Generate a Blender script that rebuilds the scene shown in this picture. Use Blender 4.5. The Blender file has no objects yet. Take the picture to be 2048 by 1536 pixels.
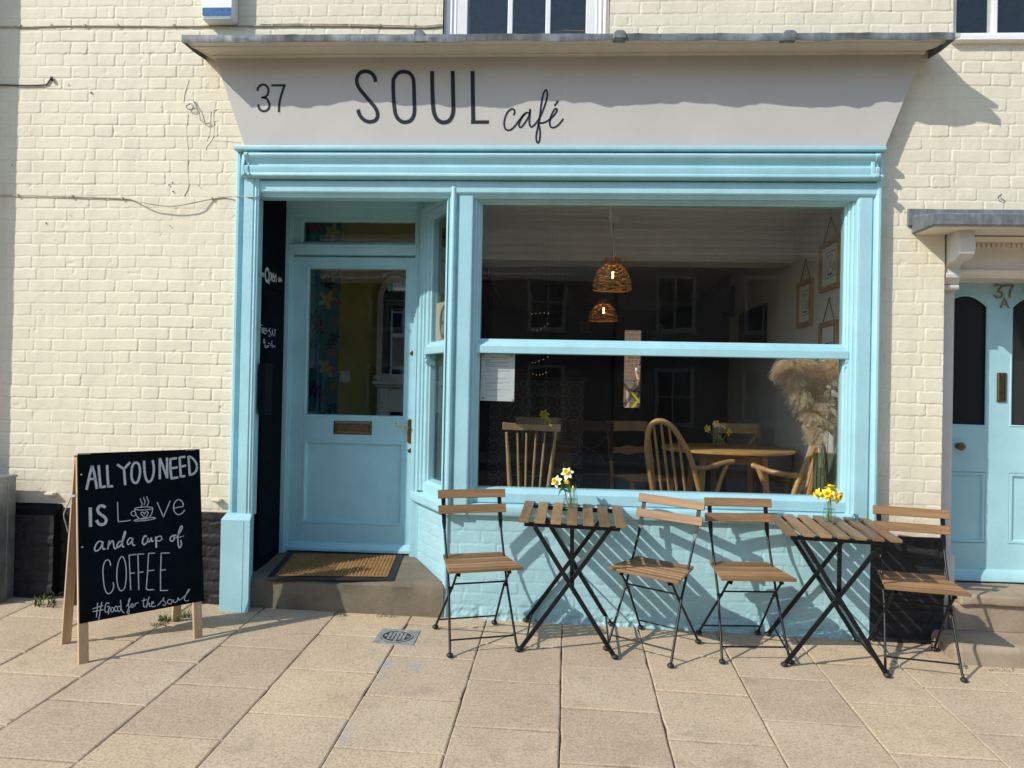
import bpy, bmesh, math, random
import numpy as np
from mathutils import Vector, Matrix, noise

# ------------------------------------------------------------------ camera, world, sun, exposure
scene = bpy.context.scene
FPX, PW, PH = 1540.0, 2048.0, 1536.0
CAM = Vector((0.0, -4.65, 1.392))
_y, _p, _r = math.radians(3.4), math.radians(0.45), math.radians(1.16)
_fw = Vector((-math.sin(_y) * math.cos(_p), math.cos(_y) * math.cos(_p), math.sin(_p)))
_rt = Vector((math.cos(_y), math.sin(_y), 0.0))
_up = _rt.cross(_fw)
RT = _rt * math.cos(_r) + _up * math.sin(_r)
UP = _up * math.cos(_r) - _rt * math.sin(_r)
cam_data = bpy.data.cameras.new("camera")
cam = bpy.data.objects.new("camera", cam_data)
scene.collection.objects.link(cam)
cam_data.sensor_width = 36.0
cam_data.lens = FPX / PW * 36.0
cam_data.clip_start = 0.05
cam_data.clip_end = 500.0
m = Matrix((RT, UP, -_fw)).transposed().to_4x4()
m.translation = CAM
cam.matrix_world = m
scene.camera = cam

SUN = Vector((1.38, 1.0, -1.25)).normalized()          # the way the light travels
world = bpy.data.worlds.new("World")
scene.world = world
world.use_nodes = True
wn = world.node_tree.nodes
wl = world.node_tree.links
sky = wn.new("ShaderNodeTexSky")
sky.sky_type = 'NISHITA'
sky.sun_disc = False
sky.sun_elevation = math.asin(-SUN.z)
sky.sun_rotation = math.radians(234.1)
sky.air_density = 1.2
sky.dust_density = 0.4
bg = wn["Background"]
wl.new(sky.outputs[0], bg.inputs[0])
bg.inputs[1].default_value = 0.15
sun_data = bpy.data.lights.new("sun", 'SUN')
sun_data.energy = 2.85
sun_data.angle = math.radians(0.5)
sun_data.color = (1.0, 0.94, 0.85)
sun = bpy.data.objects.new("sun", sun_data)
scene.collection.objects.link(sun)
sun.rotation_euler = SUN.to_track_quat('-Z', 'Y').to_euler()
sun.location = (-6, -5, 7)
scene.view_settings.view_transform = 'Standard'
scene.view_settings.look = 'None'
scene.view_settings.gamma = 1.0
scene.view_settings.exposure = 0.60
scene.cycles.use_denoising = True
try:
    scene.cycles.denoiser = 'OPENIMAGEDENOISE'
    scene.cycles.denoising_input_passes = 'RGB_ALBEDO_NORMAL'
except Exception:
    pass
scene.cycles.max_bounces = 10
scene.cycles.transparent_max_bounces = 16
scene.cycles.caustics_reflective = False
scene.cycles.caustics_refractive = False

# ------------------------------------------------------------------ from the survey of the photograph to metres
GX, GY = -0.018, 0.045                                  # the pavement falls to the road and to the right


def gz(x, y):
    return GX * x + GY * y


def ray(u, v):
    return (_fw * FPX + RT * (u - PW / 2) - UP * (v - PH / 2))


def W(u, v, Y):
    d = ray(u, v)
    return CAM + d * ((Y - CAM.y) / d.y)


def WX(u, v, X):
    d = ray(u, v)
    return CAM + d * ((X - CAM.x) / d.x)


def WZ(u, v, Z):
    d = ray(u, v)
    return CAM + d * ((Z - CAM.z) / d.z)


def WP(u, v, p0, n):
    d = ray(u, v)
    return CAM + d * ((p0 - CAM).dot(n) / d.dot(n))


def G(u, v, dz=0.0):
    n = Vector((-GX, -GY, 1.0))
    return WP(u, v, Vector((0, 0, dz)), n)


# ------------------------------------------------------------------ objects, names, labels
COL = scene.collection


def tag(o, label=None, cat=None, group=None, kind=None):
    if label: o["label"] = label
    if cat: o["category"] = cat
    if group: o["group"] = group
    if kind: o["kind"] = kind
    return o


def empty(name, loc=(0, 0, 0), rz=0.0, label=None, cat=None, group=None):
    o = bpy.data.objects.new(name, None)
    COL.objects.link(o)
    o.location = loc
    o.rotation_euler = (0, 0, rz)
    o.empty_display_size = 0.1
    return tag(o, label, cat, group)


def copy_tree(o, parent=None):
    c = o.copy()
    COL.objects.link(c)
    c.parent = parent
    for ch in list(o.children):
        copy_tree(ch, c)
    return c


class MB:
    """collects shapes and links them as one mesh object"""

    def __init__(self):
        self.v, self.f, self.cut = [], [], []

    def add(self, vs, fs):
        b = len(self.v)
        self.cut.append((b, len(self.f)))
        self.v += [tuple(p) for p in vs]
        self.f += [tuple(i + b for i in f) for f in fs]
        return self

    def box(self, x0, x1, y0, y1, z0, z1):
        return self.add([(x0, y0, z0), (x1, y0, z0), (x1, y1, z0), (x0, y1, z0),
                         (x0, y0, z1), (x1, y0, z1), (x1, y1, z1), (x0, y1, z1)],
                        [(0, 3, 2, 1), (4, 5, 6, 7), (0, 1, 5, 4), (1, 2, 6, 5), (2, 3, 7, 6), (3, 0, 4, 7)])

    def bar(self, a, b, w, h, up=(0, 0, 1)):
        """box beam from a to b, w across, h along 'up'"""
        a, b = Vector(a), Vector(b)
        d = (b - a).normalized()
        s = d.cross(Vector(up))
        if s.length < 1e-5: s = d.cross(Vector((0, 1, 0)))
        s.normalize()
        u = s.cross(d)
        vs = []
        for p in (a, b):
            for i, j in ((-1, -1), (1, -1), (1, 1), (-1, 1)):
                vs.append(p + s * (w / 2 * i) + u * (h / 2 * j))
        return self.add(vs, [(0, 1, 2, 3), (7, 6, 5, 4), (0, 4, 5, 1), (1, 5, 6, 2), (2, 6, 7, 3), (3, 7, 4, 0)])

    def prism(self, prof, axis, a, b):
        """closed outline swept along an axis: x -> (y,z), y -> (x,z), z -> (x,y)"""
        n = len(prof)

        def P(p, t):
            return {'x': (t, p[0], p[1]), 'y': (p[0], t, p[1]), 'z': (p[0], p[1], t)}[axis]
        vs = [P(p, a) for p in prof] + [P(p, b) for p in prof]
        fs = [(i, (i + 1) % n, n + (i + 1) % n, n + i) for i in range(n)]
        fs += [tuple(range(n - 1, -1, -1)), tuple(range(n, 2 * n))]
        return self.add(vs, fs)

    def tube(self, pts, r, n=8, caps=True, flat=1.0):
        pts = [Vector(p) for p in pts]
        k = len(pts)
        rr = r if isinstance(r, (list, tuple)) else [r] * k
        t0 = (pts[1] - pts[0]).normalized()
        ref = Vector((0, 0, 1)) if abs(t0.z) < 0.9 else Vector((1, 0, 0))
        s = t0.cross(ref).normalized()
        vs, fs = [], []
        for i in range(k):
            t = (pts[min(i + 1, k - 1)] - pts[max(i - 1, 0)])
            t = t.normalized() if t.length > 1e-9 else t0
            s = (s - t * s.dot(t))
            s = s.normalized() if s.length > 1e-6 else t.orthogonal().normalized()
            u = t.cross(s)
            for j in range(n):
                a = 2 * math.pi * j / n
                vs.append(pts[i] + s * (math.cos(a) * rr[i]) + u * (math.sin(a) * rr[i] * flat))
        for i in range(k - 1):
            for j in range(n):
                j2 = (j + 1) % n
                fs.append((i * n + j, i * n + j2, (i + 1) * n + j2, (i + 1) * n + j))
        if caps:
            fs.append(tuple(range(n - 1, -1, -1)))
            fs.append(tuple((k - 1) * n + j for j in range(n)))
        return self.add(vs, fs)

    def lathe(self, prof, c=(0, 0, 0), n=24, caps=(True, True), M=None):
        c = Vector(c)
        vs, fs = [], []
        k = len(prof)
        for r, z in prof:
            for j in range(n):
                a = 2 * math.pi * j / n
                p = Vector((r * math.cos(a), r * math.sin(a), z))
                if M is not None: p = M @ p
                vs.append(c + p)
        for i in range(k - 1):
            for j in range(n):
                j2 = (j + 1) % n
                fs.append((i * n + j, i * n + j2, (i + 1) * n + j2, (i + 1) * n + j))
        if caps[0]: fs.append(tuple(range(n - 1, -1, -1)))
        if caps[1]: fs.append(tuple((k - 1) * n + j for j in range(n)))
        return self.add(vs, fs)

    def ball(self, c, r, n=10, sq=(1, 1, 1)):
        prof = [(max(1e-4, math.sin(math.pi * i / n)) * 1.0, -math.cos(math.pi * i / n)) for i in range(n + 1)]
        M = Matrix.Diagonal((r * sq[0], r * sq[1], r * sq[2]))
        return self.lathe(prof, c, n * 2, (True, True), M)

    def frame(self, x0, x1, z0, z1, prof, sides="LTRB", closed=False):
        """mitred moulding round an opening in an x-z plane; prof = (distance outward, y)"""
        rings = []
        for d, y in prof:
            dl = d if 'L' in sides else 0
            dr = d if 'R' in sides else 0
            dt = d if 'T' in sides else 0
            db = d if 'B' in sides else 0
            rings.append([(x0 - dl, y, z0 - db), (x0 - dl, y, z1 + dt), (x1 + dr, y, z1 + dt), (x1 + dr, y, z0 - db)])
        vs = [p for r in rings for p in r]
        fs = []
        segs = [s for s, q in enumerate("LTRB") if q in sides]
        k = len(prof)
        for i in range(k if closed else k - 1):
            i2 = (i + 1) % k
            for s in segs:
                s2 = (s + 1) % 4
                fs.append((i * 4 + s, i * 4 + s2, i2 * 4 + s2, i2 * 4 + s))
        return self.add(vs, fs)

    def ribbon(self, pts, w, nrm, lift=0.002, thick=0.0008, closed=False):
        """flat painted stroke lying on a surface with normal nrm"""
        nrm = Vector(nrm).normalized()
        pts = [Vector(p) + nrm * lift for p in pts]
        k = len(pts)
        L, R = [], []
        ww = w if isinstance(w, (list, tuple)) else [w] * k
        for i in range(k):
            if closed:
                a, b = pts[(i - 1) % k], pts[(i + 1) % k]
            else:
                a, b = pts[max(i - 1, 0)], pts[min(i + 1, k - 1)]
            t = (b - a)
            t = t.normalized() if t.length > 1e-9 else Vector((1, 0, 0))
            s = nrm.cross(t).normalized()
            sc = 1.0
            if 0 < i < k - 1 or closed:
                t1 = (pts[i] - pts[(i - 1) % k])
                if t1.length > 1e-9:
                    c = max(0.45, abs(t1.normalized().dot(t)))
                    sc = 1.0 / c
            L.append(pts[i] + s * (ww[i] / 2 * sc))
            R.append(pts[i] - s * (ww[i] / 2 * sc))
        vs = L + R + [p - nrm * thick * 2 for p in L] + [p - nrm * thick * 2 for p in R]
        fs = []
        for i in range(k if closed else k - 1):
            j = (i + 1) % k
            fs += [(i, j, k + j, k + i), (2 * k + i, i + 0, i + 0, 2 * k + j)][:1]
            fs.append((2 * k + i, 2 * k + j, j, i))
            fs.append((k + i, k + j, 3 * k + j, 3 * k + i))
        return self.add(vs, fs)

    def map(self, fn):
        self.v = [tuple(fn(Vector(p))) for p in self.v]
        return self

    def build_each(self, name, mat, parent=None, **kw):
        """one object for every shape that was added"""
        ends = self.cut[1:] + [(len(self.v), len(self.f))]
        out = []
        for (v0, f0), (v1, f1) in zip(self.cut, ends):
            q = MB()
            q.v = self.v[v0:v1]
            q.f = [tuple(i - v0 for i in f) for f in self.f[f0:f1]]
            out.append(q.build(name, mat, parent, **kw))
        return out

    def build(self, name, mat, parent=None, smooth=False, bevel=0.0, seg=2, angle=40, recalc=True):
        me = bpy.data.meshes.new(name)
        me.from_pydata(self.v, [], self.f)
        if recalc:
            bm = bmesh.new()
            bm.from_mesh(me)
            bmesh.ops.recalc_face_normals(bm, faces=bm.faces)
            bm.to_mesh(me)
            bm.free()
        return link_mesh(name, me, mat, parent, smooth, bevel, seg, angle)


def link_mesh(name, me, mat, parent=None, smooth=False, bevel=0.0, seg=2, angle=40):
    if isinstance(mat, (list, tuple)):
        for q in mat: me.materials.append(q)
    elif mat is not None:
        me.materials.append(mat)
    if smooth:
        me.polygons.foreach_set("use_smooth", [True] * len(me.polygons))
        if smooth != 'all':
            try:
                me.set_sharp_from_angle(angle=math.radians(smooth if smooth is not True else 38))
            except Exception:
                pass
    o = bpy.data.objects.new(name, me)
    COL.objects.link(o)
    if parent is not None: o.parent = parent
    if bevel > 0:
        b = o.modifiers.new("bevel", 'BEVEL')
        b.width = bevel
        b.segments = seg
        b.limit_method = 'ANGLE'
        b.angle_limit = math.radians(angle)
        b.harden_normals = False
    return o


def spline(pts, per=6, closed=False):
    """Catmull-Rom through the points"""
    P = [Vector(p) for p in pts]
    n = len(P)
    out = []
    rng = range(n if closed else n - 1)
    for i in rng:
        p0 = P[(i - 1) % n] if closed or i > 0 else P[0] * 2 - P[1]
        p1, p2 = P[i], P[(i + 1) % n]
        p3 = P[(i + 2) % n] if closed or i + 2 < n else P[-1] * 2 - P[-2]
        for k in range(per):
            t = k / per
            out.append(0.5 * ((2 * p1) + (p2 - p0) * t + (2 * p0 - 5 * p1 + 4 * p2 - p3) * t * t + (3 * p1 - p0 - 3 * p2 + p3) * t ** 3))
    if not closed: out.append(P[-1])
    return out


# ------------------------------------------------------------------ materials
def lin(r, g, b):
    f = lambda c: ((c / 255.0) / 12.92 if c <= 10 else (((c / 255.0) + 0.055) / 1.055) ** 2.4)
    return (f(r), f(g), f(b), 1.0)


class NT:
    def __init__(self, name):
        self.m = bpy.data.materials.new(name)
        self.m.use_nodes = True
        self.t = self.m.node_tree
        self.b = self.t.nodes["Principled BSDF"]
        self.out = self.t.nodes["Material Output"]
        self.tc = None

    def n(self, typ, **kw):
        q = self.t.nodes.new(typ)
        for k, v in kw.items(): setattr(q, k, v)
        return q

    def l(self, a, b):
        self.t.links.new(a, b)

    def coord(self, which="Object", scale=None):
        if self.tc is None: self.tc = self.n("ShaderNodeTexCoord")
        o = self.tc.outputs[which]
        if scale is not None:
            mp = self.n("ShaderNodeMapping")
            mp.inputs['Scale'].default_value = scale
            self.l(o, mp.inputs[0])
            o = mp.outputs[0]
        return o

    def noise(self, scale, detail=4, rough=0.55, vec=None, dist=0.0):
        q = self.n("ShaderNodeTexNoise")
        q.inputs['Scale'].default_value = scale
        q.inputs['Detail'].default_value = detail
        q.inputs['Roughness'].default_value = rough
        q.inputs['Distortion'].default_value = dist
        self.l(vec if vec is not None else self.coord(), q.inputs['Vector'])
        return q.outputs['Fac']

    def ramp(self, fac, stops):
        q = self.n("ShaderNodeValToRGB")
        e = q.color_ramp.elements
        while len(e) < len(stops): e.new(0.5)
        for i, (p, c) in enumerate(stops):
            e[i].position = p
            e[i].color = c if len(c) == 4 else (*c, 1)
        self.l(fac, q.inputs[0])
        return q.outputs[0]

    def mix(self, fac, a, b, typ='MIX'):
        q = self.n("ShaderNodeMixRGB", blend_type=typ)
        for i, x in ((0, fac), (1, a), (2, b)):
            if isinstance(x, (int, float)): q.inputs[i].default_value = x
            elif isinstance(x, tuple): q.inputs[i].default_value = x if len(x) == 4 else (*x, 1)
            else: self.l(x, q.inputs[i])
        return q.outputs[0]

    def math(self, op, a, b=None, c=None, clamp=False):
        q = self.n("ShaderNodeMath", operation=op)
        q.use_clamp = clamp
        for i, x in enumerate((a, b, c)):
            if x is None: continue
            if isinstance(x, (int, float)): q.inputs[i].default_value = x
            else: self.l(x, q.inputs[i])
        return q.outputs[0]

    def bump(self, h, strength, dist=0.01, prev=None):
        q = self.n("ShaderNodeBump")
        q.inputs['Strength'].default_value = strength
        q.inputs['Distance'].default_value = dist
        self.l(h, q.inputs['Height'])
        if prev is not None: self.l(prev, q.inputs['Normal'])
        return q.outputs[0]

    def set(self, color=None, rough=None, normal=None, **kw):
        for key, x in (('Base Color', color), ('Roughness', rough), ('Normal', normal)):
            if x is None: continue
            if isinstance(x, (int, float)): self.b.inputs[key].default_value = x
            elif isinstance(x, tuple): self.b.inputs[key].default_value = x if len(x) == 4 else (*x, 1)
            else: self.l(x, self.b.inputs[key])
        for k, v in kw.items():
            self.b.inputs[k.replace('_', ' ')].default_value = v
        return self.m


def scl(c, k):
    return (min(1, c[0] * k), min(1, c[1] * k), min(1, c[2] * k), 1)


def painted(name, col, rough=0.45, var=0.10, wob=0.25, scale=6, dirt=None, dirt_amt=0.0, ch=0.0, spec=0.5):
    """gloss or masonry paint: slight tone drift, brush texture, dirt or chips with shapes of their own"""
    t = NT(name)
    n1 = t.noise(scale, 5, 0.6)
    n2 = t.noise(scale * 9, 4, 0.6)
    c = t.ramp(n1, [(0.3, scl(col, 1 - var)), (0.7, scl(col, 1 + var))])
    if dirt is not None:
        n3 = t.noise(scale * 2.3, 8, 0.7)
        msk = t.ramp(n3, [(0.60, (0, 0, 0, 1)), (0.78, (dirt_amt,) * 3 + (1,))])
        c = t.mix(msk, c, dirt)
    if ch > 0:
        n4 = t.noise(scale * 14, 3, 0.5)
        msk = t.ramp(n4, [(1 - ch - 0.02, (0, 0, 0, 1)), (1 - ch, (1, 1, 1, 1))])
        c = t.mix(msk, c, dirt if dirt else (0.3, 0.25, 0.2, 1))
    h = t.mix(0.35, n1, n2)
    bm = t.bump(h, wob, 0.01)
    rr = t.ramp(n2, [(0.3, (rough - 0.08,) * 3 + (1,)), (0.7, (rough + 0.1,) * 3 + (1,))])
    return t.set(c, rr, bm, Specular_IOR_Level=spec)


def plain(name, col, rough=0.5, metal=0.0, var=0.08, scale=20, bump=0.1, spec=0.5):
    t = NT(name)
    n1 = t.noise(scale, 4, 0.6)
    c = t.ramp(n1, [(0.3, scl(col, 1 - var)), (0.7, scl(col, 1 + var))])
    return t.set(c, rough, t.bump(n1, bump, 0.004), Metallic=metal, Specular_IOR_Level=spec)


def wood(name, col, axis=0, dark=0.55, rough=0.5, island=0.25, fine=70, spec=0.35):
    t = NT(name)
    s = [fine, fine, fine]
    s[axis] = fine * 0.05
    v = t.coord("Object", tuple(s))
    n1 = t.noise(1.0, 6, 0.65, v, 1.2)
    s2 = [9, 9, 9]
    s2[axis] = 0.9
    n2 = t.noise(1.0, 3, 0.5, t.coord("Object", tuple(s2)), 0.8)
    g = t.math('ADD', t.math('MULTIPLY', n1, 0.55), t.math('MULTIPLY', n2, 0.45))
    c = t.ramp(g, [(0.32, scl(col, dark)), (0.5, col), (0.68, scl(col, 1.35))])
    geo = t.n("ShaderNodeNewGeometry")
    r = t.ramp(geo.outputs['Random Per Island'], [(0, (1 - island,) * 3 + (1,)), (1, (1 + island * 0.6,) * 3 + (1,))])
    c = t.mix(1.0, c, r, 'MULTIPLY')
    return t.set(c, rough, t.bump(n1, 0.18, 0.003), Specular_IOR_Level=spec)


def emit(name, col, strength):
    t = NT(name)
    t.t.nodes.remove(t.b)
    e = t.n("ShaderNodeEmission")
    e.inputs[0].default_value = col
    e.inputs[1].default_value = strength
    t.l(e.outputs[0], t.out.inputs[0])
    return t.m


def pane(name, tint=(0.93, 0.95, 0.94), ior=1.5, rough=0.0, dust=0.0, wav=0.0):
    """window glass: see-through with a Fresnel reflection"""
    t = NT(name)
    t.t.nodes.remove(t.b)
    tr = t.n("ShaderNodeBsdfTransparent")
    tr.inputs[0].default_value = (*tint, 1)
    gl = t.n("ShaderNodeBsdfGlossy")
    gl.inputs['Roughness'].default_value = rough
    # Schlick's law on |N.I|, so that both faces of a pane reflect alike
    geo = t.n("ShaderNodeNewGeometry")
    dt = t.n("ShaderNodeVectorMath", operation='DOT_PRODUCT')
    t.l(geo.outputs['Normal'], dt.inputs[0])
    t.l(geo.outputs['Incoming'], dt.inputs[1])
    f0 = ((ior - 1) / (ior + 1)) ** 2
    om = t.math('SUBTRACT', 1.0, t.math('ABSOLUTE', dt.outputs['Value']), clamp=True)
    frs = t.math('ADD', f0, t.math('MULTIPLY', 1 - f0, t.math('POWER', om, 5.0)), clamp=True)
    if wav > 0:
        nz = t.noise(2.2, 2, 0.4)
        b = t.bump(nz, wav, 0.02)
        t.l(b, gl.inputs['Normal'])
    mx = t.n("ShaderNodeMixShader")
    t.l(frs, mx.inputs[0])
    t.l(tr.outputs[0], mx.inputs[1])
    t.l(gl.outputs[0], mx.inputs[2])
    o = mx.outputs[0]
    if dust > 0:
        df = t.n("ShaderNodeBsdfDiffuse")
        df.inputs[0].default_value = (0.6, 0.58, 0.54, 1)
        m2 = t.n("ShaderNodeMixShader")
        nz = t.noise(3.0, 5, 0.6)
        f = t.ramp(nz, [(0.3, (dust * 0.5,) * 3 + (1,)), (0.75, (dust * 1.6,) * 3 + (1,))])
        t.l(f, m2.inputs[0])
        t.l(o, m2.inputs[1])
        t.l(df.outputs[0], m2.inputs[2])
        o = m2.outputs[0]
    t.l(o, t.out.inputs[0])
    return t.m


CREAM = (0.70, 0.652, 0.508, 1)
BLUE = (0.335, 0.585, 0.645, 1)
M = {}
M['cream'] = painted('cream_masonry_paint', CREAM, 0.62, 0.05, 0.25, 7, (0.54, 0.48, 0.37, 1), 0.45, spec=0.25)
M['blue'] = painted('blue_gloss_paint', BLUE, 0.36, 0.08, 0.40, 4, (0.28, 0.39, 0.39, 1), 0.5, ch=0.245)
M['blue_brick'] = painted('blue_masonry_paint', (0.345, 0.575, 0.625, 1), 0.55, 0.06, 0.4, 9, (0.30, 0.36, 0.36, 1), 0.4, spec=0.3)
M['black_brick'] = painted('black_masonry_paint', (0.020, 0.020, 0.021, 1), 0.6, 0.35, 0.5, 9, (0.06, 0.057, 0.05, 1), 0.5, spec=0.22)
M['fascia'] = painted('stone_colour_paint', (0.475, 0.462, 0.43, 1), 0.5, 0.035, 0.12, 3, (0.46, 0.43, 0.38, 1), 0.4, spec=0.3)
M['cornice'] = painted('pale_cream_paint', (0.58, 0.545, 0.46, 1), 0.5, 0.05, 0.2, 6, (0.45, 0.40, 0.33, 1), 0.4, spec=0.3)
M['white'] = painted('white_gloss_paint', (0.78, 0.78, 0.77, 1), 0.4, 0.04, 0.15, 6, (0.5, 0.48, 0.44, 1), 0.3)
M['shaded_white'] = painted('shaded_white_paint', (0.56, 0.55, 0.53, 1), 0.5, 0.05, 0.2, 6, (0.4, 0.38, 0.34, 1), 0.3, spec=0.3)  # white paint greyed down: shade on the side doorcase put into the colour
M['offwhite'] = painted('off_white_paint', (0.70, 0.66, 0.58, 1), 0.45, 0.04, 0.2, 6, (0.45, 0.40, 0.34, 1), 0.3)
M['navy'] = painted('navy_paint', (0.004, 0.006, 0.012, 1), 0.7, 0.3, 0.15, 6, spec=0.03)
M['letter'] = plain('charcoal_sign_paint', (0.020, 0.027, 0.033, 1), 0.6, 0, 0.1, 30, 0.05, spec=0.15)
M['chalk'] = plain('chalk_pen', (0.50, 0.52, 0.54, 1), 0.9, 0, 0.25, 160, 0.1, spec=0.1)
M['chalkboard'] = painted('blackboard', (0.0025, 0.0060, 0.0085, 1), 0.7, 0.35, 0.12, 5, (0.010, 0.014, 0.017, 1), 0.6, spec=0.05)
M['black_metal'] = plain('black_powder_coat', (0.006, 0.007, 0.009, 1), 0.36, 0, 0.2, 60, 0.08, spec=0.3)
M['black_plastic'] = plain('black_rubber', (0.014, 0.014, 0.015, 1), 0.6, 0, 0.2, 60, 0.1)
M['slat_x'] = wood('acacia_along_x', (0.31, 0.178, 0.082, 1), 0, 0.42, island=0.5)
M['slat_y'] = wood('acacia_along_y', (0.275, 0.172, 0.086, 1), 1, 0.42, island=0.45)
M['pine'] = wood('pale_pine', (0.52, 0.36, 0.21, 1), 2, 0.75, 0.55, 0.1)
M['oak'] = wood('honey_oak', (0.58, 0.33, 0.12, 1), 0, 0.7, 0.38, 0.08)
M['oak_v'] = wood('honey_oak_upright', (0.54, 0.29, 0.105, 1), 2, 0.7, 0.38, 0.08)
M['elm'] = wood('pale_elm', (0.48, 0.31, 0.15, 1), 2, 0.7, 0.42, 0.1)
M['walnut'] = wood('dark_walnut', (0.10, 0.045, 0.022, 1), 0, 0.6, 0.35, 0.1)
M['brass'] = plain('brass', (0.55, 0.36, 0.11, 1), 0.22, 1.0, 0.12, 30, 0.05)
M['old_brass'] = plain('old_brass', (0.14, 0.105, 0.06, 1), 0.42, 1.0, 0.3, 40, 0.1)
M['glass'] = pane('window_glass', (0.92, 0.945, 0.935), 1.56, dust=0.003, wav=0.05)
M['jar_glass'] = pane('jar_glass', (0.93, 0.965, 0.96), 1.75, 0.04)
M['water'] = pane('water', (0.93, 0.96, 0.92), 1.2, 0.03)
M['paper'] = plain('white_paper', (0.74, 0.75, 0.77, 1), 0.8, 0, 0.03, 10, 0.02)
M['ink'] = plain('black_ink', (0.03, 0.03, 0.035, 1), 0.8, 0, 0.1, 30, 0.0)
M['plaster'] = painted('pale_plaster', (0.66, 0.65, 0.63, 1), 0.8, 0.04, 0.15, 4, spec=0.2)
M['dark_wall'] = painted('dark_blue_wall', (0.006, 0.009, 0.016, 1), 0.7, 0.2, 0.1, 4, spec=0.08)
M['floor'] = wood('floor_boards', (0.075, 0.05, 0.035, 1), 1, 0.6, 0.4, 0.25)
M['petal_w'] = plain('cream_petal', (0.90, 0.86, 0.52, 1), 0.6, 0, 0.1, 60, 0.1, spec=0.2)
M['petal_y'] = plain('yellow_petal', (0.88, 0.70, 0.08, 1), 0.6, 0, 0.1, 60, 0.1, spec=0.2)
M['trumpet'] = plain('deep_yellow_trumpet', (0.92, 0.60, 0.015, 1), 0.6, 0, 0.1, 60, 0.1, spec=0.2)
M['stem'] = plain('green_stem', (0.13, 0.22, 0.05, 1), 0.5, 0, 0.2, 40, 0.1)
M['grass'] = plain('weed_green', (0.10, 0.14, 0.035, 1), 0.6, 0, 0.35, 30, 0.1)


def cream_mat():
    t = NT('cream_masonry_paint')
    n1, n2 = t.noise(5, 5, 0.6), t.noise(60, 4, 0.6)
    c = t.ramp(n1, [(0.3, scl(CREAM, 0.95)), (0.7, scl(CREAM, 1.05))])
    # old rain streaks, and splashed dirt low down
    st = t.noise(1.0, 6, 0.65, t.coord("Object", (9, 9, 0.55)))
    c = t.mix(t.ramp(st, [(0.52, (0, 0, 0, 1)), (0.80, (0.55, 0.55, 0.55, 1))]), c, scl((0.60, 0.54, 0.42, 1), 0.9))
    sp = t.n("ShaderNodeSeparateXYZ")
    t.l(t.coord(), sp.inputs[0])
    low = t.math('SUBTRACT', 1.0, t.math('DIVIDE', t.math('SUBTRACT', sp.outputs[2], 0.58), 0.5), clamp=True)
    blot = t.ramp(t.noise(9, 7, 0.7), [(0.42, (0, 0, 0, 1)), (0.72, (1, 1, 1, 1))])
    c = t.mix(t.math('MULTIPLY', t.math('MULTIPLY', low, blot), 0.55), c, (0.40, 0.33, 0.23, 1))
    chip = t.ramp(t.noise(26, 5, 0.65), [(0.735, (0, 0, 0, 1)), (0.755, (1, 1, 1, 1))])
    c = t.mix(t.math('MULTIPLY', chip, 0.55), c, (0.36, 0.29, 0.22, 1))
    return t.set(c, 0.62, t.bump(t.mix(0.5, n1, n2), 0.22, 0.008), Specular_IOR_Level=0.25)


M['cream'] = cream_mat()


def lead_mat():
    t = NT('weathered_lead')
    n1 = t.noise(1.0, 6, 0.65, t.coord("Object", (38, 5, 5)))
    n2 = t.noise(14, 5, 0.6)
    c = t.ramp(t.mix(0.5, n1, n2), [(0.32, (0.075, 0.084, 0.092, 1)), (0.52, (0.150, 0.168, 0.180, 1)), (0.72, (0.29, 0.315, 0.33, 1))])
    return t.set(c, 0.5, t.bump(n2, 0.3, 0.006), Specular_IOR_Level=0.5)


M['lead'] = lead_mat()


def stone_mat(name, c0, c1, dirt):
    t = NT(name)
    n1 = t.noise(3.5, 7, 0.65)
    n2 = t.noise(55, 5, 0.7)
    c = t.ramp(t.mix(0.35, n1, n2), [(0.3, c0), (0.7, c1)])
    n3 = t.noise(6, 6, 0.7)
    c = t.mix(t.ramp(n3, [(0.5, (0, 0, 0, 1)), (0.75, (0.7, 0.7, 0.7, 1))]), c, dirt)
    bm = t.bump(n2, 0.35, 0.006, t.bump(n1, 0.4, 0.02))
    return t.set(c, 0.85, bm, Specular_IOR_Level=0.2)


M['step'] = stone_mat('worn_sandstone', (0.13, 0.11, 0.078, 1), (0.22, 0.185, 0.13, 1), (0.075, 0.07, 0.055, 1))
M['step2'] = stone_mat('pale_sandstone', (0.26, 0.205, 0.145, 1), (0.40, 0.325, 0.235, 1), (0.18, 0.145, 0.105, 1))


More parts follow.
